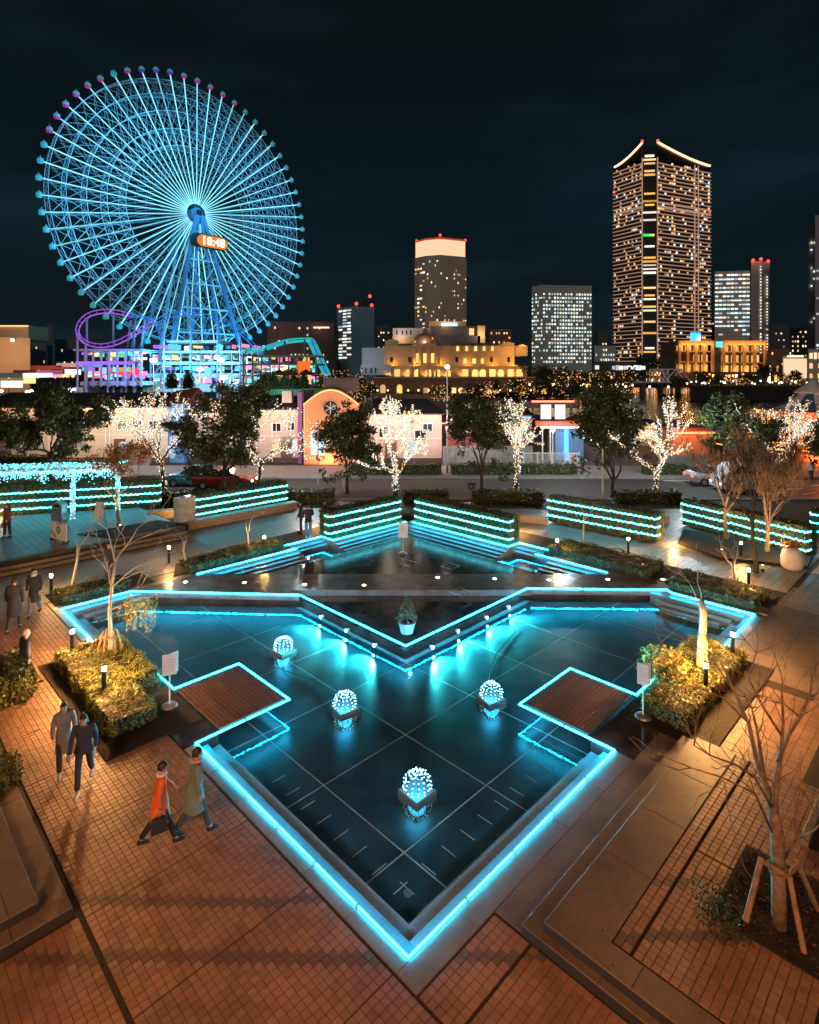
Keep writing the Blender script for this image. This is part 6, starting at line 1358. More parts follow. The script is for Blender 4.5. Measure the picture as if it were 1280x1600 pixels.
# right edge tower
t=building('pale tower with violet side cut by the right edge',quad((1264,1330),(380,376),50),0,PZ(352,380),m_cw); facade(t,W2(1266,379),W2(1300,378),30,PZ(360,380),30,8,.12,[m_wh,m_wc],.5,.5,41)
t=building('pale violet slab rising at the very right edge',quad((1274,1300),(360,360),30),0,PZ(336,360),mat('slab_violet',(.40,.36,.45),.8,var=.04)); facade(t,W2(1275,360),W2(1300,360),16,PZ(340,360),36,5,.16,[m_wh,m_wc],.5,.5,42)
# white building with striped side, left of the crown tower
t=building('pale block with bright floor stripes on its left face and red roof beacons',quad((527,551,585),(372,360,366),40),0,PZ(479,362),m_cg); facade(t,W2(529,371),W2(549,361),16,PZ(482,362),16,3,.85,[m_wh,m_wc],.9,.45,51); facade(t,W2(576,365),W2(580,365.5),16,PZ(485,362),16,1,.8,[m_cd],.7,.6,52)
l=t.location; beacon(t,[(*W2(529,372),PZ(478,362)+1),(*W2(557,361),PZ(477,362)+1),(*W2(581,366),PZ(478,362)+1),(*W2(578,370),PZ(460,362))],1.0); b=MB(); b.tube((W2(578,370)[0]-l.x,8,PZ(479,362)),(W2(578,370)[0]-l.x,8,PZ(461,362)),.3,n=5); b.build('mast',m_cd,t)
# brown hotel
t=building('long brown brick hotel block behind the teal rails',quad((418,522),(330,338),30),0,PZ(502,332),m_br,name='hotel'); facade(t,W2(420,330),W2(521,338),12,PZ(507,332),6,16,.2,[m_ww,m_wh],.35,.32,61)
t_=t; l=t.location; MB().box((PX(502,332)-l.x,-16.5,PZ(512,334)),(9,.4,.8)).build('roof_sign_light',emat('sign_warm',(1,.7,.45),2,False),t)
# left edge blocks
t=building('beige flat block with warm lit parapet at the left edge',quad((-40,47),(230,238),30),0,PZ(527,234),mat('left_beige',(.5,.34,.2),.8,var=.06,scale=.1)); l=t.location
b=MB(); b.prism([(PX(-30,240)-l.x,2),(PX(17,240)-l.x,2),(PX(17,240)-l.x,16),(PX(-30,240)-l.x,16)],PZ(527,234),PZ(505,240)); b.build('upper_block',MATS['left_beige'],t); b=MB(); b.box((PX(-7,240)-l.x,1.6,PZ(505,240)-.3),(13,.6,.6)); b.build('parapet_light',emat('parapet_glow',(1,.55,.22),1.4,False),t); MB().box((PX(29,236)-l.x,-16.6,PZ(532,236)),(1.4,.4,1.4)).build('lit_sign',m_wc,t)
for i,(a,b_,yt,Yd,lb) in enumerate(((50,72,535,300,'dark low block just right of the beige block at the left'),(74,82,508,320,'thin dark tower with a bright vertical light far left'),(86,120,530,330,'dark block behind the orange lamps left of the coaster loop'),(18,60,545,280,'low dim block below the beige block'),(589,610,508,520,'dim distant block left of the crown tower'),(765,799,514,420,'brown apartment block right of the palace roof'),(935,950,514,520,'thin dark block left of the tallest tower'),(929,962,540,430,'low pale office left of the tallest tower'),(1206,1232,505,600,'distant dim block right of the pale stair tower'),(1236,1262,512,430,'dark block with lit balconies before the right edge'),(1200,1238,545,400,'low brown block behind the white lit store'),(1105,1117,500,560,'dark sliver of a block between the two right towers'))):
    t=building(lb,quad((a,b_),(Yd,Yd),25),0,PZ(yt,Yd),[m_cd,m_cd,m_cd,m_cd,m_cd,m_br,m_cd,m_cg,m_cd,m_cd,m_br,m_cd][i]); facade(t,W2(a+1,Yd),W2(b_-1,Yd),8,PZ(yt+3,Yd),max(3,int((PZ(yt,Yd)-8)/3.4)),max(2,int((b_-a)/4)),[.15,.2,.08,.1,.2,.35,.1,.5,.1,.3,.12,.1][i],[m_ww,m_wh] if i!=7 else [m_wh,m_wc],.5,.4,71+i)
# ---------------------------------------------------------------- yellow palace
m_pal=mat('palace_stone',(.60,.44,.25),.8,var=.08,scale=.3); m_palw=mat('palace_white',(.55,.56,.6),.8,var=.06,scale=.3); m_prf=mat('palace_roof',(.10,.11,.15),.6,var=.2,scale=.5); m_prb=mat('palace_mansard',(.22,.10,.06),.7,var=.2,scale=.5)
YP=238; t=thing('wedding_palace','classical palace with dome, pediment and arched windows under amber floodlights','palace',(PX(700,YP),YP,0)); l=t.location
def pbx(nm,a,b_,y0,y1,dy0,dy1,m,YY=YP): 
    x0,x1=PX(a,YY),PX(b_,YY); return MB().box(((x0+x1)/2-l.x,(dy0+dy1)/2,(PZ(y0,YY)+PZ(y1,YY))/2-0),(x1-x0,dy1-dy0,PZ(y0,YY)-PZ(y1,YY))).build(nm,m,t)
pbx('lower_terrace',582,845,590,612,-9,8,m_prb); pbx('arcade_storey',610,822,572,590,-3,8,m_pal); pbx('main_storey',600,804,541,571,0,14,m_pal)
pbx('left_wing',565,600,543,572,2,14,m_palw); pbx('left_wing_base',565,612,570,586,-4,10,m_palw); pbx('cornice',598,806,540,541.5,-.8,14,m_pal); pbx('balcony_ledge',596,808,570,572,-1.2,2,m_pal); pbx('terrace_edge',585,845,588.5,590,-9.6,-4,m_pal)
pbx('tower_block_left',602,622,533,541,-.5,8,m_pal); pbx('mansard_roof',702,780,536,541,1,14,m_prb); pbx('upper_wall',612,735,508,535,16,34,m_palw); pbx('upper_band',612,735,523,534,15,16,m_pal); pbx('rear_hall',672,734,496,508,17,36,m_pal); pbx('flat_roof',658,756,522,537,12,26,m_prf); pbx('blue_roof',676,752,505,524,15,30,m_prf); pbx('right_gable',752,764,505,536,12,24,m_pal); pbx('tower_block_right',784,803,536,541,-.5,8,m_pal); pbx('right_lodge',806,826,541,556,2,12,m_pal)
def ped(a,b_,y0,yp,dy=-.9,nm='pediment'):
    x0,x1=PX(a,YP)-l.x,PX(b_,YP)-l.x; z0,z1=PZ(y0,YP),PZ(yp,YP); b=MB(); vs=[(x0,dy,z0),(x1,dy,z0),((x0+x1)/2,dy,z1),(x0,dy+3,z0),(x1,dy+3,z0),((x0+x1)/2,dy+3,z1)]; b.add(vs,[(0,1,2),(5,4,3),(0,3,4,1),(1,4,5,2),(2,5,3,0)]); b.build(nm,m_pal,t)
ped(647,688,542,535.5); ped(600,624,533.5,529.5); ped(783,806,537,534); ped(808,824,541,537.5)
z=PZ(519,YP+14); cxx=PX(664,YP+14)-l.x; b=MB(); n=20; prof=[(6.6,-3.2),(6.6,-1),(5.9,-.8),(5.9,0)]+[(5.9*math.cos(a),5.2*math.sin(a)) for a in [PI/2*k/8 for k in range(1,8)]]+[(.8,5.3),(.8,6.6),(.2,7.2)]; b.lathe((cxx,14,z-5.5),prof,n); b.build('dome',mat('dome_copper',(.30,.20,.16),.35,metal=.4),t,smooth=True); MB().lathe((cxx,14,z-13),[(6.9,0),(6.9,4.4),(7.3,4.6),(7.3,5.0)],20).build('drum',m_pal,t)
def pwin(px,y0,y1,w,m,dy,arch=False,nm='arched_window'):
    x=PX(px,YP)-l.x; z0,z1=PZ(y1,YP),PZ(y0,YP); ww=w*YP/910
    if not arch: return MB().box((x,dy-.06,(z0+z1)/2),(ww,.2,z1-z0)).build('window',m,t)
    n=8; pts=[(x-ww/2,z0),(x+ww/2,z0)]+[(x+ww/2*math.cos(PI*k/n),z1-ww/2+ww/2*math.sin(PI*k/n)) for k in range(n+1)]; b=MB(); k=len(pts); b.add([(a,dy-.16,c) for a,c in pts]+[(a,dy,c) for a,c in pts],[tuple(range(k)),tuple(range(2*k-1,k-1,-1))]+[(i+k,(i+1)%k+k,(i+1)%k,i) for i in range(k)]); return b.build(nm,m,t)
m_pw=emat('palace_window',(1,.60,.16),1.5,False,rand=.3)
for px in (621,638,652,669,683,699): pwin(px,577,588,9,m_pw,-3,px>630)
for px in (726,741,753,768,781,796,810): pwin(px,577,588,9,m_pw,-3,px%2==1)
for px in (652,664,676): pwin(px,552,567,5,m_pw,0)
for px in (612,640,714,768,795,688): pwin(px,558,566,4,m_glass,0)
for px in (727,741,754): pwin(px,560,568,5,m_pw,0)
for px in (715,729,743,756,769): pwin(px,539.5,549,6,m_palw,-.9,True); pwin(px,541,548.5,4,m_pw,-1.1,True)
for px in (619,628,635,642): pwin(px,512,519,2.2,m_glass,16)
for px in (573,581,588,566): pwin(px,575,583,2.4,m_glass,-4)
for k in range(6): px=(648,658,670,681,646.5,688.5)[k]; x=PX(px,YP)-l.x; MB().tube((x,-.7,PZ(569,YP)),(x,-.7,PZ(543,YP)),.55,.5,8).build('column',m_pal,t)
for k in range(7): px=615+13.3*k; x=PX(px,YP)-l.x; MB().box((x,-3.2,PZ(581,YP)),(.9,.5,4.4)).build('pilaster',m_pal,t)
pwin(743,509,520,8,m_ww,14.8); pbx('roof_sign_panel',693,720,499,505,16.4,16.9,emat('sign_icy',(.55,.95,1),1.5,False),YP)
for i,px in enumerate((706,718,733,760,665,722,770)): pwin(px,605,613,8,m_ww,-9)
for i,px in enumerate((600,625,690,810,830,842)): pwin(px,600,614,8,m_wy if i%2 else m_ww,-9,True)
for px in (608,634,664,694,720,750,780,806): lamp('palace_floodlight','SPOT',(PX(px,YP),YP-4.6,PZ(589,YP)),1500,(1,.36,.045),t,rad=.6,size=130,target=(PX(px,YP),YP+1,PZ(548,YP)))
for px in (615,650,690,730,770,800): lamp('ledge_light','POINT',(PX(px,YP),YP-2.4,PZ(568,YP)),380,(1,.40,.06),t,rad=.4)
for px,yy,dy,e,c in ((572,556,-8,500,(.7,.85,1)),(625,522,12,700,(1,.65,.45)),(664,528,6,900,(1,.6,.35)),(757,520,9,900,(1,.6,.3)),(700,502,12,900,(1,.5,.15)),(795,552,-5,900,(1,.5,.12)),(816,545,-2,500,(1,.5,.15))): lamp('roof_flood','POINT',(PX(px,YP),YP+dy,PZ(yy,YP)),e,c,t,rad=.5)
# ---------------------------------------------------------------- lit malls on the far bank
def mall(label,a,b_,Yd,y0,y1,cols):
    t=thing('mall','%s'%label,'mall',(PX((a+b_)/2,Yd),Yd,0)); l=t.location; x0,x1=PX(a,Yd)-l.x,PX(b_,Yd)-l.x; w=x1-x0
    zt,z0=PZ(y0,Yd),PZ(y1,Yd); mw=mat('mall_wall',(.5,.30,.14),.7,var=.1); mi=emat('mall_interior',(1,.50,.14),1.0,True,rand=.4)
    MB().box((0,14,zt/2),(w,18,zt)).build('wall',mat('mall_dark',(.12,.07,.05),.7),t); MB().box((0,2,zt-1.2),(w,5,2.4)).build('roof_frieze',mw,t)
    for k in range(cols+1): MB().box((x0+w*k/cols,0.2,(zt+z0)/2),(1.3,1.3,zt-z0)).build('column',mw,t)
    for z in (z0+(zt-z0)*.33,z0+(zt-z0)*.66): MB().box((0,1.5,z),(w,3,.5)).build('gallery',mw,t)
    for k in range(cols):
        for j in range(3):
            if rnd.random()<.85: MB().box((x0+w*(k+.5)/cols,4.2,z0+(zt-z0)*(j+.45)/3.2),(w/cols*.7,.4,(zt-z0)/4.4)).build('shop_front',mi,t)
        for q in (.25,.75): lamp('frieze_lamp','POINT',(l.x+x0+w*(k+q)/cols,Yd-2.2,zt-2.6),420,(1,.42,.10),t,rad=.3)
        lamp('column_lamp','POINT',(l.x+x0+w*k/cols+1,Yd-2.0,z0+2),500,(1,.45,.10),t,rad=.3)
    return t
mall('left orange lit colonnaded mall at the foot of the tallest tower',1062,1114,300,532,582,4); mall('right orange lit colonnaded mall below the white office block',1131,1196,300,532,584,4)
t=building('dark link block between the two orange malls',quad((1115,1130),(304,304),14),0,PZ(545,304),m_cd,name='link_block'); 
t=building('white lit store front near the right edge',quad((1223,1262),(290,290),18),0,PZ(556,290),mat('store_cream',(.7,.6,.5),.7),name='store'); facade(t,W2(1224,290),W2(1261,290),5,PZ(560,290),1,1,1,[emat('store_glow',(1,.72,.45),1.0,False)],.95,.9,5); facade(t,W2(1228,289.7),W2(1258,289.7),PZ(560,290),PZ(553,290),1,1,1,[m_wh],.95,.5,6)
t=building('lit store block at the right edge with round lamp',quad((1263,1300),(270,270),18),0,PZ(545,270),m_cw,name='store'); facade(t,W2(1264,270),W2(1298,270),4,PZ(548,270),3,5,.7,[m_ww,m_wh],.7,.6,7)
t=building('low dark pavilion with warm wall lights between the malls and the white store',quad((1197,1222),(296,296),14),0,PZ(562,296),m_cd,name='pavilion'); facade(t,W2(1198,296),W2(1221,296),3,PZ(566,296),1,2,1,[m_ww],.2,.7,8)
t=building('long low glazed hall left of the bridge',quad((926,1010),(330,330),14),0,PZ(565,330),m_cd,name='hall'); facade(t,W2(956,330),W2(1008,330),PZ(579,330),PZ(570,330),1,9,1,[m_wh,m_wc],.95,.8,9); facade(t,W2(928,330),W2(938,330),PZ(579,330),PZ(569,330),1,1,1,[m_wc],.8,.8,9)
t=thing('blue_sign','bright blue square sign on the roof beside the tallest tower','sign',(PX(1087,420),420,PZ(527,420))); MB().box((0,0,0),(7,1,6.5)).build('face',emat('sign_blue',(.02,.32,1),3.0,True),t); MB().tube((0,1,-22),(0,1,-3.2),.5).build('post',m_cd,t); MB().box((2.0,-.6,-.3),(2.6,.3,4)).build('pale_mark',emat('sign_pale',(.4,.85,1),2,False),t)
t=thing('rooftop_sign','small cyan lit sign between the two malls','sign',(PX(1125,300),300,PZ(538,300))); MB().box((0,0,0),(4,.5,3)).build('face',emat('sign_cyan',(.1,.7,.8),1.5,False),t); MB().tube((0,.5,-6),(0,.5,-1.4),.25).build('post',m_cd,t)
mar=emat('arcade_amber',(1,.36,.07),5,True,rand=.6); mar2=emat('arcade_white',(1,.70,.42),4,True,rand=.5)
t=building('low amber lit arcade on the far bank seen under the footbridge',quad((985,1079),(414,414),12),-1,9.5,m_cd,name='arcade'); facade(t,W2(987,414),W2(1078,414),0,9,2,24,.8,[mar,mar,mar2],.6,.6,91)
t=building('low row of amber lit shops between the embankment trees below the malls',quad((1084,1222),(262,262),10),2.9,8.2,m_cd,name='shop_row'); facade(t,W2(1086,262),W2(1220,262),3.2,8,1,26,.7,[mar,mar2,mar],.55,.7,92)
t=building('low lit shops behind the trees right of the palace',quad((830,960),(268,268),10),-.5,7.5,m_cd,name='shop_row'); facade(t,W2(832,268),W2(958,268),0,7,2,26,.6,[mar,mar2,mar],.5,.6,93)
# bridge over the canal
t=thing('footbridge','pale truss footbridge over the canal below the tallest tower','bridge',(PX(1035,262),262,0)); l=t.location
x0,x1=PX(985,262)-l.x,PX(1078,262)-l.x; m_bw=mat('bridge_white',(.55,.55,.55),.6,em=(1,.8,.6),es=.05)
MB().box(((x0+x1)/2,0,PZ(597,262)),(x1-x0,5,.7)).build('bridge_deck',m_cw,t)
b=MB(); 
for a,c in (((1019,597),(1030,577)),((1030,577),(1041,597)),((1019,577),(1030,597)),((1030,597),(1041,577)),((1042,597),(1060,577)),((1060,577),(1076,597)),((1019,577),(1041,577)),((1019,577),(1019,597)),((1041,577),(1041,597)),((1048,577),(1062,577))):
    for dy in (-2.3,2.3): b.tube((PX(a[0],262)-l.x,dy,PZ(a[1],262)),(PX(c[0],262)-l.x,dy,PZ(c[1],262)),.28,n=5)
b.build('truss',m_bw,t); 
for k in (.2,.5,.8): MB().box((x0+(x1-x0)*k,0,PZ(597,262)/2-1.5),(1.2,3,PZ(597,262)+3)).build('pier',m_cd,t)
# tree masses and lights along the banks
def far_tree(label,px,Y,ytop,w,z0=0,glow=False,group=None):
    t=thing('bank_tree',label,'tree',(PX(px,Y),Y,z0),0,group); h=PZ(ytop,Y)-z0; P=[]
    for k in range(6):
        a=rnd.uniform(0,6.28); q=Vector((w*.32*math.cos(a),w*.32*math.sin(a),h*rnd.uniform(.5,.85)))
        for j in range(110): v=Vector((rnd.gauss(0,1),rnd.gauss(0,1),rnd.gauss(0,.8))).normalized()*w*.28*rnd.random()**.4; P.append(tuple(q+v))
    V,F=leaves(np.array(P),w*.06,.4); link('crown',np_mesh('crown',V,F,m_lf[rnd.randrange(2)]),t); MB().tube((0,0,0),(0,0,h*.6),w*.04,w*.02,6).build('trunk',m_barkd,t)
    if glow:
        P=[(rnd.gauss(0,w*.3)+t.location.x,rnd.gauss(0,w*.3)+t.location.y-w*.2,z0+h*rnd.uniform(.1,.95)) for k in range(90)]; bulbs('fairy_lights',P,Y*.0007,[m_fa,m_fw,m_fa],t)
wh=['first','second','third','fourth','fifth','sixth','seventh','eighth','ninth','tenth','eleventh','twelfth','thirteenth','fourteenth']
for i,(px,Yt,yt,w,z0,g) in enumerate(((1012,300,545,11,1,0),(838,180,560,8,0,0),(868,190,570,8,0,1),(893,180,577,7,0,1),(920,175,580,7,0,1),(945,182,578,7,0,1),(975,190,575,8,0,1),(812,170,590,6,0,1),(850,150,596,6,0,0),(905,140,600,6,0,0),(940,135,604,6,0,0),(765,175,594,6,0,1),(735,165,598,5,0,0),(690,160,600,5,0,1))):
    far_tree('dark bank tree, '+wh[i]+(' counted in the row right of the palace, '+('with amber lights' if g else 'unlit') if i else ' and tallest, at the foot of the tallest tower by the bridge'),px,Yt,yt,w,z0,g,'trees along the canal banks')
for i,(px,Yt,yt,w) in enumerate(((505,120,580,4),(522,122,576,4),(540,120,572,5),(556,124,582,4),(575,120,592,4))):
    far_tree('amber lit tree, '+wh[i]+' from the teal rails, left of the palace wing',px,Yt,yt,w,0,True,'amber lit trees left of the palace')
for i,(px,Yt,yt,w) in enumerate(((1090,226,585,8),(1112,226,588,7),(1150,226,590,8),(1172,226,588,7),(1205,226,572,9),(1232,226,580,8),(1062,226,590,6))):
    far_tree('dark tree on the right embankment, '+wh[i]+' from the bridge end',px,Yt,yt,w,2.9,i in(2,5),'trees on the right embankment')
# promenade lamps: small globes on posts along the far bank
ORD=[a+b for a in('','twenty-','thirty-') for b in ('first','second','third','fourth','fifth','sixth','seventh','eighth','ninth')+(('tenth','eleventh','twelfth','thirteenth','fourteenth','fifteenth','sixteenth','seventeenth','eighteenth','nineteenth','twentieth') if not a else (('thirtieth',) if a[0:3]=='twe' else ()))]; ORD=[o.replace('twenty-thirtieth','thirtieth') for o in ORD]
def promenade(n,fx,label,group,m,rr=.35,h=3):
    pm=MB().tube((0,0,0),(0,0,h),.09,n=5).mesh('post',m_black); gm_=MB().lathe((0,0,h),[(.1,-rr),(rr,-.1),(rr*.9,.15),(.1,rr)],8).mesh('globe',m)
    for i,(x,y,z) in enumerate(sorted((fx(i) for i in range(n)),key=lambda q:q[0]/q[1])):
        t=thing('promenade_lamp',ORD[i]+' from the left: '+label,'lamp',(x,y,z),0,group); link('post',pm,t); link('globe',gm_,t)
mg=emat('globe_warm',(1,.62,.30),7,False,rand=.5); mgw=emat('globe_white',(1,.92,.8),7,False,rand=.5); mgo=emat('globe_orange',(1,.30,.08),5,False,rand=.6)
promenade(34,lambda i:(PX(1080+6*i+rnd.uniform(-4,4),226),224.5+rnd.uniform(0,7),rnd.uniform(1.6,2.9)),'small warm globe lamp in the row along the right embankment','embankment lamps',mgw,.28,2.0)
promenade(26,lambda i:(PX(816+8*i,200),200+rnd.uniform(-20,25),-.5),'small warm lamp among the dark trees below the grid-window office','lamps among the bank trees',mg,.35,4)
promenade(16,lambda i:(PX(590+16*i,226),226.5,PZ(616,226)),'small warm lamp in front of the palace terrace','palace terrace lamps',mg,.3,1.5)
promenade(34,lambda i:(PX(rnd.uniform(52,128),190),rnd.uniform(150,230),0),'orange street lamp in the distant cluster left of the coaster loop','distant orange lamps at the left',mgo,.55,rnd.uniform(6,9))
promenade(14,lambda i:(PX(rnd.uniform(0,130),140),rnd.uniform(120,150),0),'white street lamp in the distant cluster beyond the left evergreen','distant white lamps at the left',mgw,.4,4)
# distant low buildings and a mast lamp at the left
for i,(a,b_,y0,y1,Yd,m,lb) in enumerate(((60,100,572,592,150,'m_rroof','red lit low stall roof beyond the left evergreen'),(100,130,568,590,150,'m_pk','small pale stall beside the red lit stall'),(0,40,585,600,120,'m_conc','low pale shed roof at the left edge beyond the evergreen'),(35,60,580,596,130,'m_rroof','small red stall left of the red lit roof'))):
    t=thing('stall',lb,'stall',P3((a+b_)/2,600,Yd)); wbox(t,'wall',PX(a,Yd),PX(b_,Yd),Yd,Yd+8,0,PZ(y0+6,Yd),{'m_rroof':m_rroof,'m_pk':m_pk,'m_conc':m_conc}[m]); t.location.z=0
    for ch in t.children: ch.location.z+=0
    MB().box((0,3,PZ(y0+6,Yd)+.6),(PX(b_,Yd)-PX(a,Yd)+1.5,10,1.0)).build('roof',{'m_rroof':m_rroof,'m_pk':m_wst,'m_conc':m_wst}[m],t)
    MB().box((0,-.3,PZ(y0+6,Yd)-1.2),(PX(b_,Yd)-PX(a,Yd)-1,.3,1.3)).build('shop_light',[m_tp,m_tw,m_tw,m_ta][i],t)
for px,py,Yd,c,e in ((82,572,140,(1,.2,.08),3500),(30,575,140,(1,.4,.15),2500),(120,580,130,(1,.4,.2),2000)): lamp('stall_lamp','POINT',P3(px,py,Yd-4),e,c,None,rad=.5)
lamp('wall_fill','POINT',(PX(20,225),222,PZ(548,225)),9000,(1,.5,.2),None,rad=.5); lamp('wall_fill','POINT',(PX(5,235),236,PZ(520,235)),2500,(1,.5,.2),None,rad=.5)  # unseen lights added to warm the beige block at the left edge
# ================================================================== PEOPLE
m_skin=mat('skin',(.45,.27,.20),.55,var=.05); m_hair=mat('hair',(.02,.014,.012),.5)
def cloth(n,c): return mat('cloth_'+n,c,.8,var=.15,scale=8,bump=.3,bscale=60)
def skin_mesh(name,verts,edges,radii,m,sub=1,root=0,extra=None):
    me=bpy.data.meshes.new('tmp'); me.from_pydata([tuple(v) for v in verts],edges,[]); o=bpy.data.objects.new('tmp',me); C.objects.link(o)
    md=o.modifiers.new('s','SKIN'); md.use_smooth_shade=True; 
    for i,r in enumerate(radii):
        sv=me.skin_vertices[0].data[i]; sv.radius=(r,r) if not hasattr(r,'__len__') else r; sv.use_root=(i==root)
    if sub: s2=o.modifiers.new('u','SUBSURF'); s2.levels=sub; s2.render_levels=sub
    dg=bpy.context.evaluated_depsgraph_get(); ev=o.evaluated_get(dg); out=bpy.data.meshes.new_from_object(ev,depsgraph=dg); out.name=name
    bpy.data.objects.remove(o); bpy.data.meshes.remove(me)
    if extra:
        bm=bmesh.new(); bm.from_mesh(out); t2=bpy.data.meshes.new('t'); t2.from_pydata(extra.v,[],extra.f); bm.from_mesh(t2); bm.to_mesh(out); bm.free(); bpy.data.meshes.remove(t2)
    out.materials.clear(); out.materials.append(m); out.polygons.foreach_set('use_smooth',[True]*len(out.polygons)); return out
def person(label,loc,face,top,bottom,hair='short',sit=False,stride=.25,arms=(.15,-.15),h=1.68,shoe=(.02,.02,.02),long_coat=False,bag=None,skirt=False,lean=0,bend=0,hat=None,scarf=None,elbow=.35):
    """face: heading in degrees (0 = towards +y); limbs bend only at their joints"""
    t=thing('person',label,'person',loc,R(face)); k=h/1.68
    V=lambda x,y,z: Vector((x,y,z))*k
    ph=.93 if not sit else .47; L=[]
    pel=V(0,0,ph); chest=V(0,.02+lean*.3,ph+.40); neck=V(0,.03+lean*.45,ph+.53); head=V(0,.05+lean*.55+.01,ph+.655)
    J={}
    for s in(-1,1):
        st=stride*s
        if sit: hip=V(.09*s,0,ph); kn=V(.11*s,.40,ph+.02); an=V(.12*s,.42+.06*s,.09); toe=V(.13*s,.56+.06*s,.035)
        else:
            hip=V(.09*s,0,ph-.03); kn=V(.095*s,math.sin(st)*.42+.03,ph-.03-.41*math.cos(st)); back=st<0
            a2=st-(.35 if back and stride>.1 else .04); an=kn/k; an=V(an.x,an.y+math.sin(a2)*.41,max(.085,an.z-.41*math.cos(a2))); toe=V(an.x/k,an.y/k+.15,max(.035,an.z/k-.06-(.02 if back else 0)))
        sh=V(.185*s,.02+lean*.4,ph+.475); aa=arms[0] if s<0 else arms[1]
        el=sh+V(.05*s,math.sin(aa)*.27,-.27*math.cos(aa)); wr=el+V(-.01*s,math.sin(aa+elbow)*.24,-.24*math.cos(aa+elbow)); hd=wr+V(-.01*s,math.sin(aa+elbow)*.06,-.075)
        J[s]=(hip,kn,an,toe,sh,el,wr,hd)
    # body: one continuous surface from feet to head
    vs=[pel,pel.lerp(chest,.5),chest,neck,head-V(0,0,.06)];ed=[(0,1),(1,2),(2,3),(3,4)]; rs=[(.12*k,.095*k),(.10*k,.08*k),(.115*k,.08*k),.048*k,.05*k]
    for s in(-1,1):
        hip,kn,an,toe,sh,el,wr,hd=J[s]; i=len(vs); vs+=[hip,hip.lerp(kn,.5),kn,kn.lerp(an,.35),an,toe]; ed+=[(0,i)]+[(i+j,i+j+1) for j in range(5)]; rs+=[.082*k,.075*k,.052*k,.054*k,.034*k,.028*k]
        i=len(vs); vs+=[sh,sh.lerp(el,.5),el,el.lerp(wr,.4),wr,hd]; ed+=[(2,i)]+[(i+j,i+j+1) for j in range(5)]; rs+=[.05*k,.044*k,.036*k,.034*k,.024*k,(.034*k,.018*k)]
        # five fingers rooted in the palm
        dn=(hd-wr).normalized(); sd=Vector((0,1,0)).cross(dn).normalized() if abs(dn.y)<.9 else Vector((1,0,0)); fw=dn.cross(sd).normalized()
        pi_=len(vs)-1
        for f,(o_,ln) in enumerate(((-.027,.062),(-.009,.072),(.009,.068),(.027,.055))):
            p0=hd+fw*o_*k; p1=p0+dn*ln*.55*k; p2=p1+(dn*.8-sd*.5*s).normalized()*ln*.45*k; j=len(vs); vs+=[p0+dn*.012*k,p1,p2]; ed+=[(pi_,j),(j,j+1),(j+1,j+2)]; rs+=[.009*k,.0085*k,.007*k]
        p0=hd+fw*.03*k-dn*.02*k; j=len(vs); vs+=[p0+fw*.02*k,p0+(fw*.035+dn*.035)*k]; ed+=[(pi_,j),(j,j+1)]; rs+=[.011*k,.009*k]
    # head with nose, ears, chin
    ex=MB(); n=12; rings=9
    for i in range(rings+1):
        ph_=-PI/2+PI*i/rings; z=math.sin(ph_)*.118; r_=math.cos(ph_)*.078*(1-.18*max(0,-math.sin(ph_)))
        for j in range(n):
            a=2*PI*j/n; x=r_*math.cos(a)*.94; y=r_*math.sin(a)*1.16+ (.012 if z<-.03 else 0)
            if abs(a-PI/2)<.35 and -.045<z<.03: y+=.018
            ex.v.append(tuple(head+V(x,y,z)))
    for i in range(rings):
        for j in range(n): ex.f.append((i*n+j,i*n+(j+1)%n,(i+1)*n+(j+1)%n,(i+1)*n+j))
    for s in(-1,1): ex.box(tuple(head+V(.078*s,-.005,-.01)),(.018*k,.035*k,.055*k))
    ex.lathe(tuple(head+V(0,.098,-.03)),[(.008*k,-.02*k),(.016*k,-.012*k),(.006*k,.03*k)],6)
    me=skin_mesh('body',vs,ed,rs,m_skin,1,0,ex); link('body',me,t)
    fb=MB()
    for s in(-1,1): fb.box(tuple(head+V(.03*s,.084,.012)),(.02*k,.012*k,.012*k)); fb.box(tuple(head+V(.03*s,.086,.033)),(.03*k,.01*k,.006*k))
    fb.build('eyes_and_brows',m_hair,t,kind='stuff'); MB().box(tuple(head+V(0,.088,-.06)),(.042*k,.012*k,.012*k)).build('mouth',mat('lips',(.35,.12,.10),.5),t)
    # hair
    hb=MB(); rings=7; zc=.0
    for i in range(rings+1):
        ph_=-.25+(PI/2+.25)*i/rings; 
        for j in range(n):
            a=2*PI*j/n; fr=math.sin(a)>.35; z=math.sin(ph_)*.132; 
            if fr and z<.05: z=.05
            r_=math.cos(ph_)*.09; hb.v.append(tuple(head+V(r_*math.cos(a),r_*math.sin(a)*1.16-.008,z+.004)))
    for i in range(rings):
        for j in range(n): hb.f.append((i*n+j,i*n+(j+1)%n,(i+1)*n+(j+1)%n,(i+1)*n+j))
    hb.mi=[0]*len(hb.f)
    if hair=='long': hb.path([head+V(0,-.07,.04),head+V(0,-.10,-.08),head+V(0,-.10,-.2),head+V(0,-.09,-.3)],[.07*k,.085*k,.08*k,.04*k],8)
    hb.build('hair',m_hair if not hat else cloth(hat[0],hat[1]),t,smooth=True)
    # trousers or tights, coat, shoes
    mt=cloth(*top); mb=cloth(*bottom)
    vs=[pel+V(0,0,.06)];ed=[];rs=[(.115*k,.095*k)]
    for s in(-1,1):
        hip,kn,an,*_=J[s]; i=len(vs); vs+=[hip,hip.lerp(kn,.5),kn,kn.lerp(an,.45),an+V(0,0,.02)]; ed+=[(0,i)]+[(i+j,i+j+1) for j in range(4)]; rs+=[.085*k,.085*k,.07*k,.068*k,.058*k]
    link('trousers',skin_mesh('trousers',vs,ed,rs,mb,1),t)
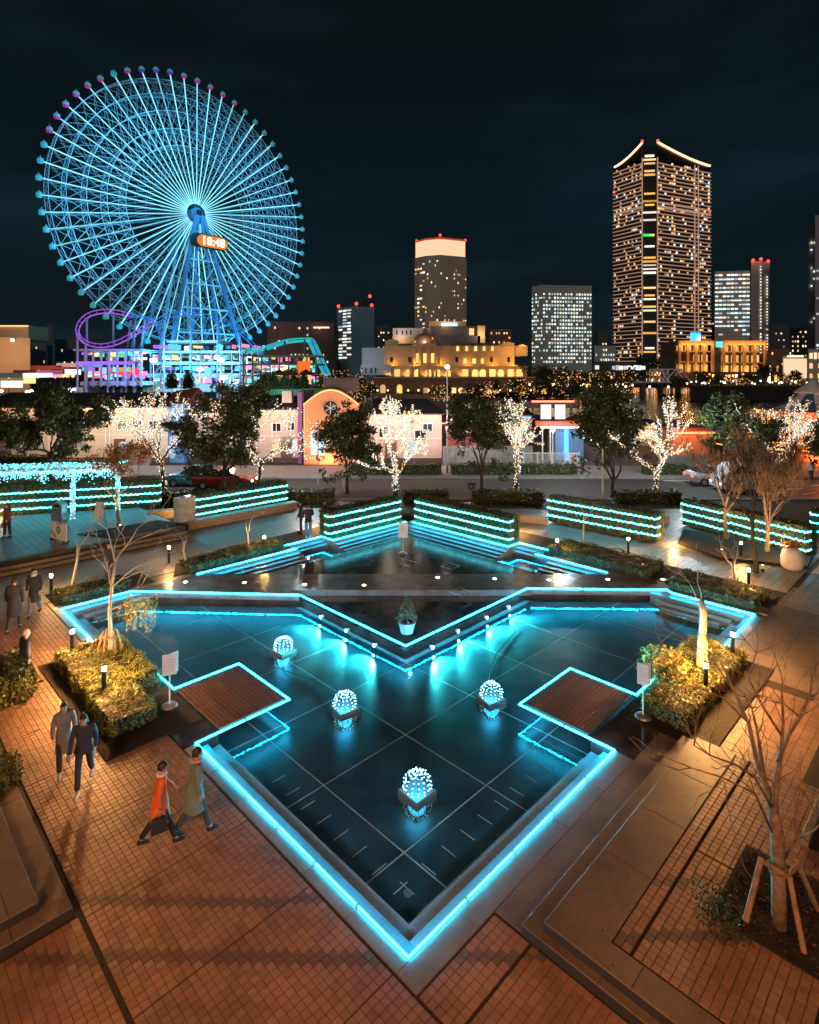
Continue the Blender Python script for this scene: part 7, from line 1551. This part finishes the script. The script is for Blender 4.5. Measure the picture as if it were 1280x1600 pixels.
    low=pel+V(0,0,-.05 if not long_coat else -.12); vs=[low,pel.lerp(chest,.45),chest,neck+V(0,-.005,-.02)];ed=[(0,1),(1,2),(2,3)];rs=[(.17*k,.145*k),(.155*k,.13*k),(.185*k,.145*k),.088*k]
    for s in(-1,1):
        hip,kn,an,toe,sh,el,wr,hd=J[s]; i=len(vs); vs+=[sh,sh.lerp(el,.5),el,el.lerp(wr,.5),wr]; ed+=[(2,i)]+[(i+j,i+j+1) for j in range(4)]; rs+=[.075*k,.066*k,.056*k,.052*k,.045*k]
    ex=MB(); n=16; w_=pel.lerp(chest,.42); hem=(-.40 if long_coat else -.07) if not sit else -.02; rows=[(w_,.145,.125),(pel+V(0,0,.10),.16,.14),(pel+V(0,0,-.02),.175,.155)]+([(pel+V(0,0,hem*.6),.19,.18),(pel+V(0,.01,hem),.20,.195)] if not sit else [])
    for c_0,rx,ry in rows:
        for j in range(n): a=2*PI*j/n; f=1+(.05*math.sin(5*a+c_0.z*9)+.03*math.sin(9*a)); ex.v.append((c_0.x+rx*k*f*math.cos(a),c_0.y+ry*k*f*math.sin(a),c_0.z))
    for i in range(len(rows)-1):
        for j in range(n): ex.f.append((i*n+j,i*n+(j+1)%n,(i+1)*n+(j+1)%n,(i+1)*n+j))
    link('coat',skin_mesh('coat',vs,ed,rs,mt,1,1,ex),t)
    for s in(-1,1):
        an,toe=J[s][2],J[s][3]; b=MB(); b.path([an+V(0,-.05,-.045),an+V(0,.0,-.035),an.lerp(toe,.6)+V(0,0,-.005),toe+V(0,.02,0)],[.04*k,.05*k,.045*k,.028*k],8); b.build('shoe',cloth('shoe%d'%int(shoe[0]*100),shoe),t,smooth=True)
    if scarf: b=MB(); b.path([neck+V(.08*math.cos(a),.08*math.sin(a),.0) for a in [2*PI*i/10 for i in range(10)]],.035*k,6,closed=True); b.build('scarf',cloth(*scarf),t,smooth=True)
    if bag: hd=J[bag[0]][7]; b=MB(); b.bbox(tuple(hd+V(.03*bag[0],0,-.22)),(.1,.26,.24),0,.02); b.path([hd+V(0,-.08,-.1),hd+V(0,0,.0),hd+V(0,.08,-.1)],.008,4); b.build('bag',cloth(*bag[1]),t)
    return t
blk=('black',(.018,.018,.022)); nav=('navy',(.02,.03,.06)); gry=('grey',(.16,.17,.18)); tan=('tan',(.30,.22,.15)); org=('orange',(.75,.13,.03)); wht=('white',(.6,.58,.56)); den=('denim',(.05,.10,.18)); dgy=('darkgrey',(.05,.05,.055))
person('person in a long black coat walking away at the left, beside another',G(22,988),20,blk,blk,'short',stride=.3,long_coat=True,h=1.74)
person('person in black coat with white scarf, right one of the far pair at the left',G(54,962),-165,blk,gry,'long',stride=.25,long_coat=True,scarf=wht,h=1.64)
person('person in black stepping past the yellow shrub, with pale hood',G(38,1076),-35,blk,blk,'short',stride=.35,h=1.55,hat=('hood_pink',(.6,.35,.28)))
person('person in grey jacket and black skirt, left one of the couple by the yellow hedge',G(100,1205),-150,gry,blk,'long',stride=.3,h=1.46,long_coat=True,shoe=(.5,.48,.45),arms=(.3,.1),bag=(-1,tan))
person('person in navy coat with white shoes, right one of the couple by the yellow hedge',G(132,1232),-160,nav,nav,'long',stride=.34,h=1.54,shoe=(.7,.68,.65),arms=(-.2,.35),lean=.1)
person('person in bright orange coat and white scarf, crossing the tiles at lower left',G(250,1322),-60,org,blk,'short',stride=.33,h=1.48,long_coat=True,scarf=wht,arms=(.4,-.3),bag=(1,blk))
person('person in grey-green coat beside the one in orange, nearest the pool edge',G(304,1306),-50,('greygreen',(.14,.20,.19)),dgy,'short',stride=.3,h=1.58,long_coat=True,scarf=('pinkish',(.5,.32,.30)))
person('person in black standing at the rear left of the standing trio',G(471,833),90,blk,blk,'short',stride=.05,h=1.66)
person('person in black jacket and blue jeans in the front of the standing trio',G(482,843),15,blk,den,'short',stride=.06,h=1.76,arms=(.5,.4),elbow=1.1)
person('person in dark coat at the right of the standing trio, before the hedge end',G(505,830),-100,dgy,blk,'short',stride=.05,h=1.64,arms=(.4,.3),elbow=1.0)
person('person in black sitting on the glowing stone bench at the left',G(75,781,.45),190,blk,blk,'short',sit=True,arms=(.5,.4),elbow=.9)
person('person in brown standing on the terrace at the left edge',G(12,840,.45),160,('brownish',(.16,.09,.07)),blk,'long',stride=.1,h=1.66,bag=(1,tan))
person('dark clothed person standing behind the trunk of the staked tree',G(172,915),170,blk,dgy,'short',stride=.1,h=1.72)
person('person in white top at the far right edge across the road',G(1268,752),0,wht,blk,'short',stride=.1,h=1.7)
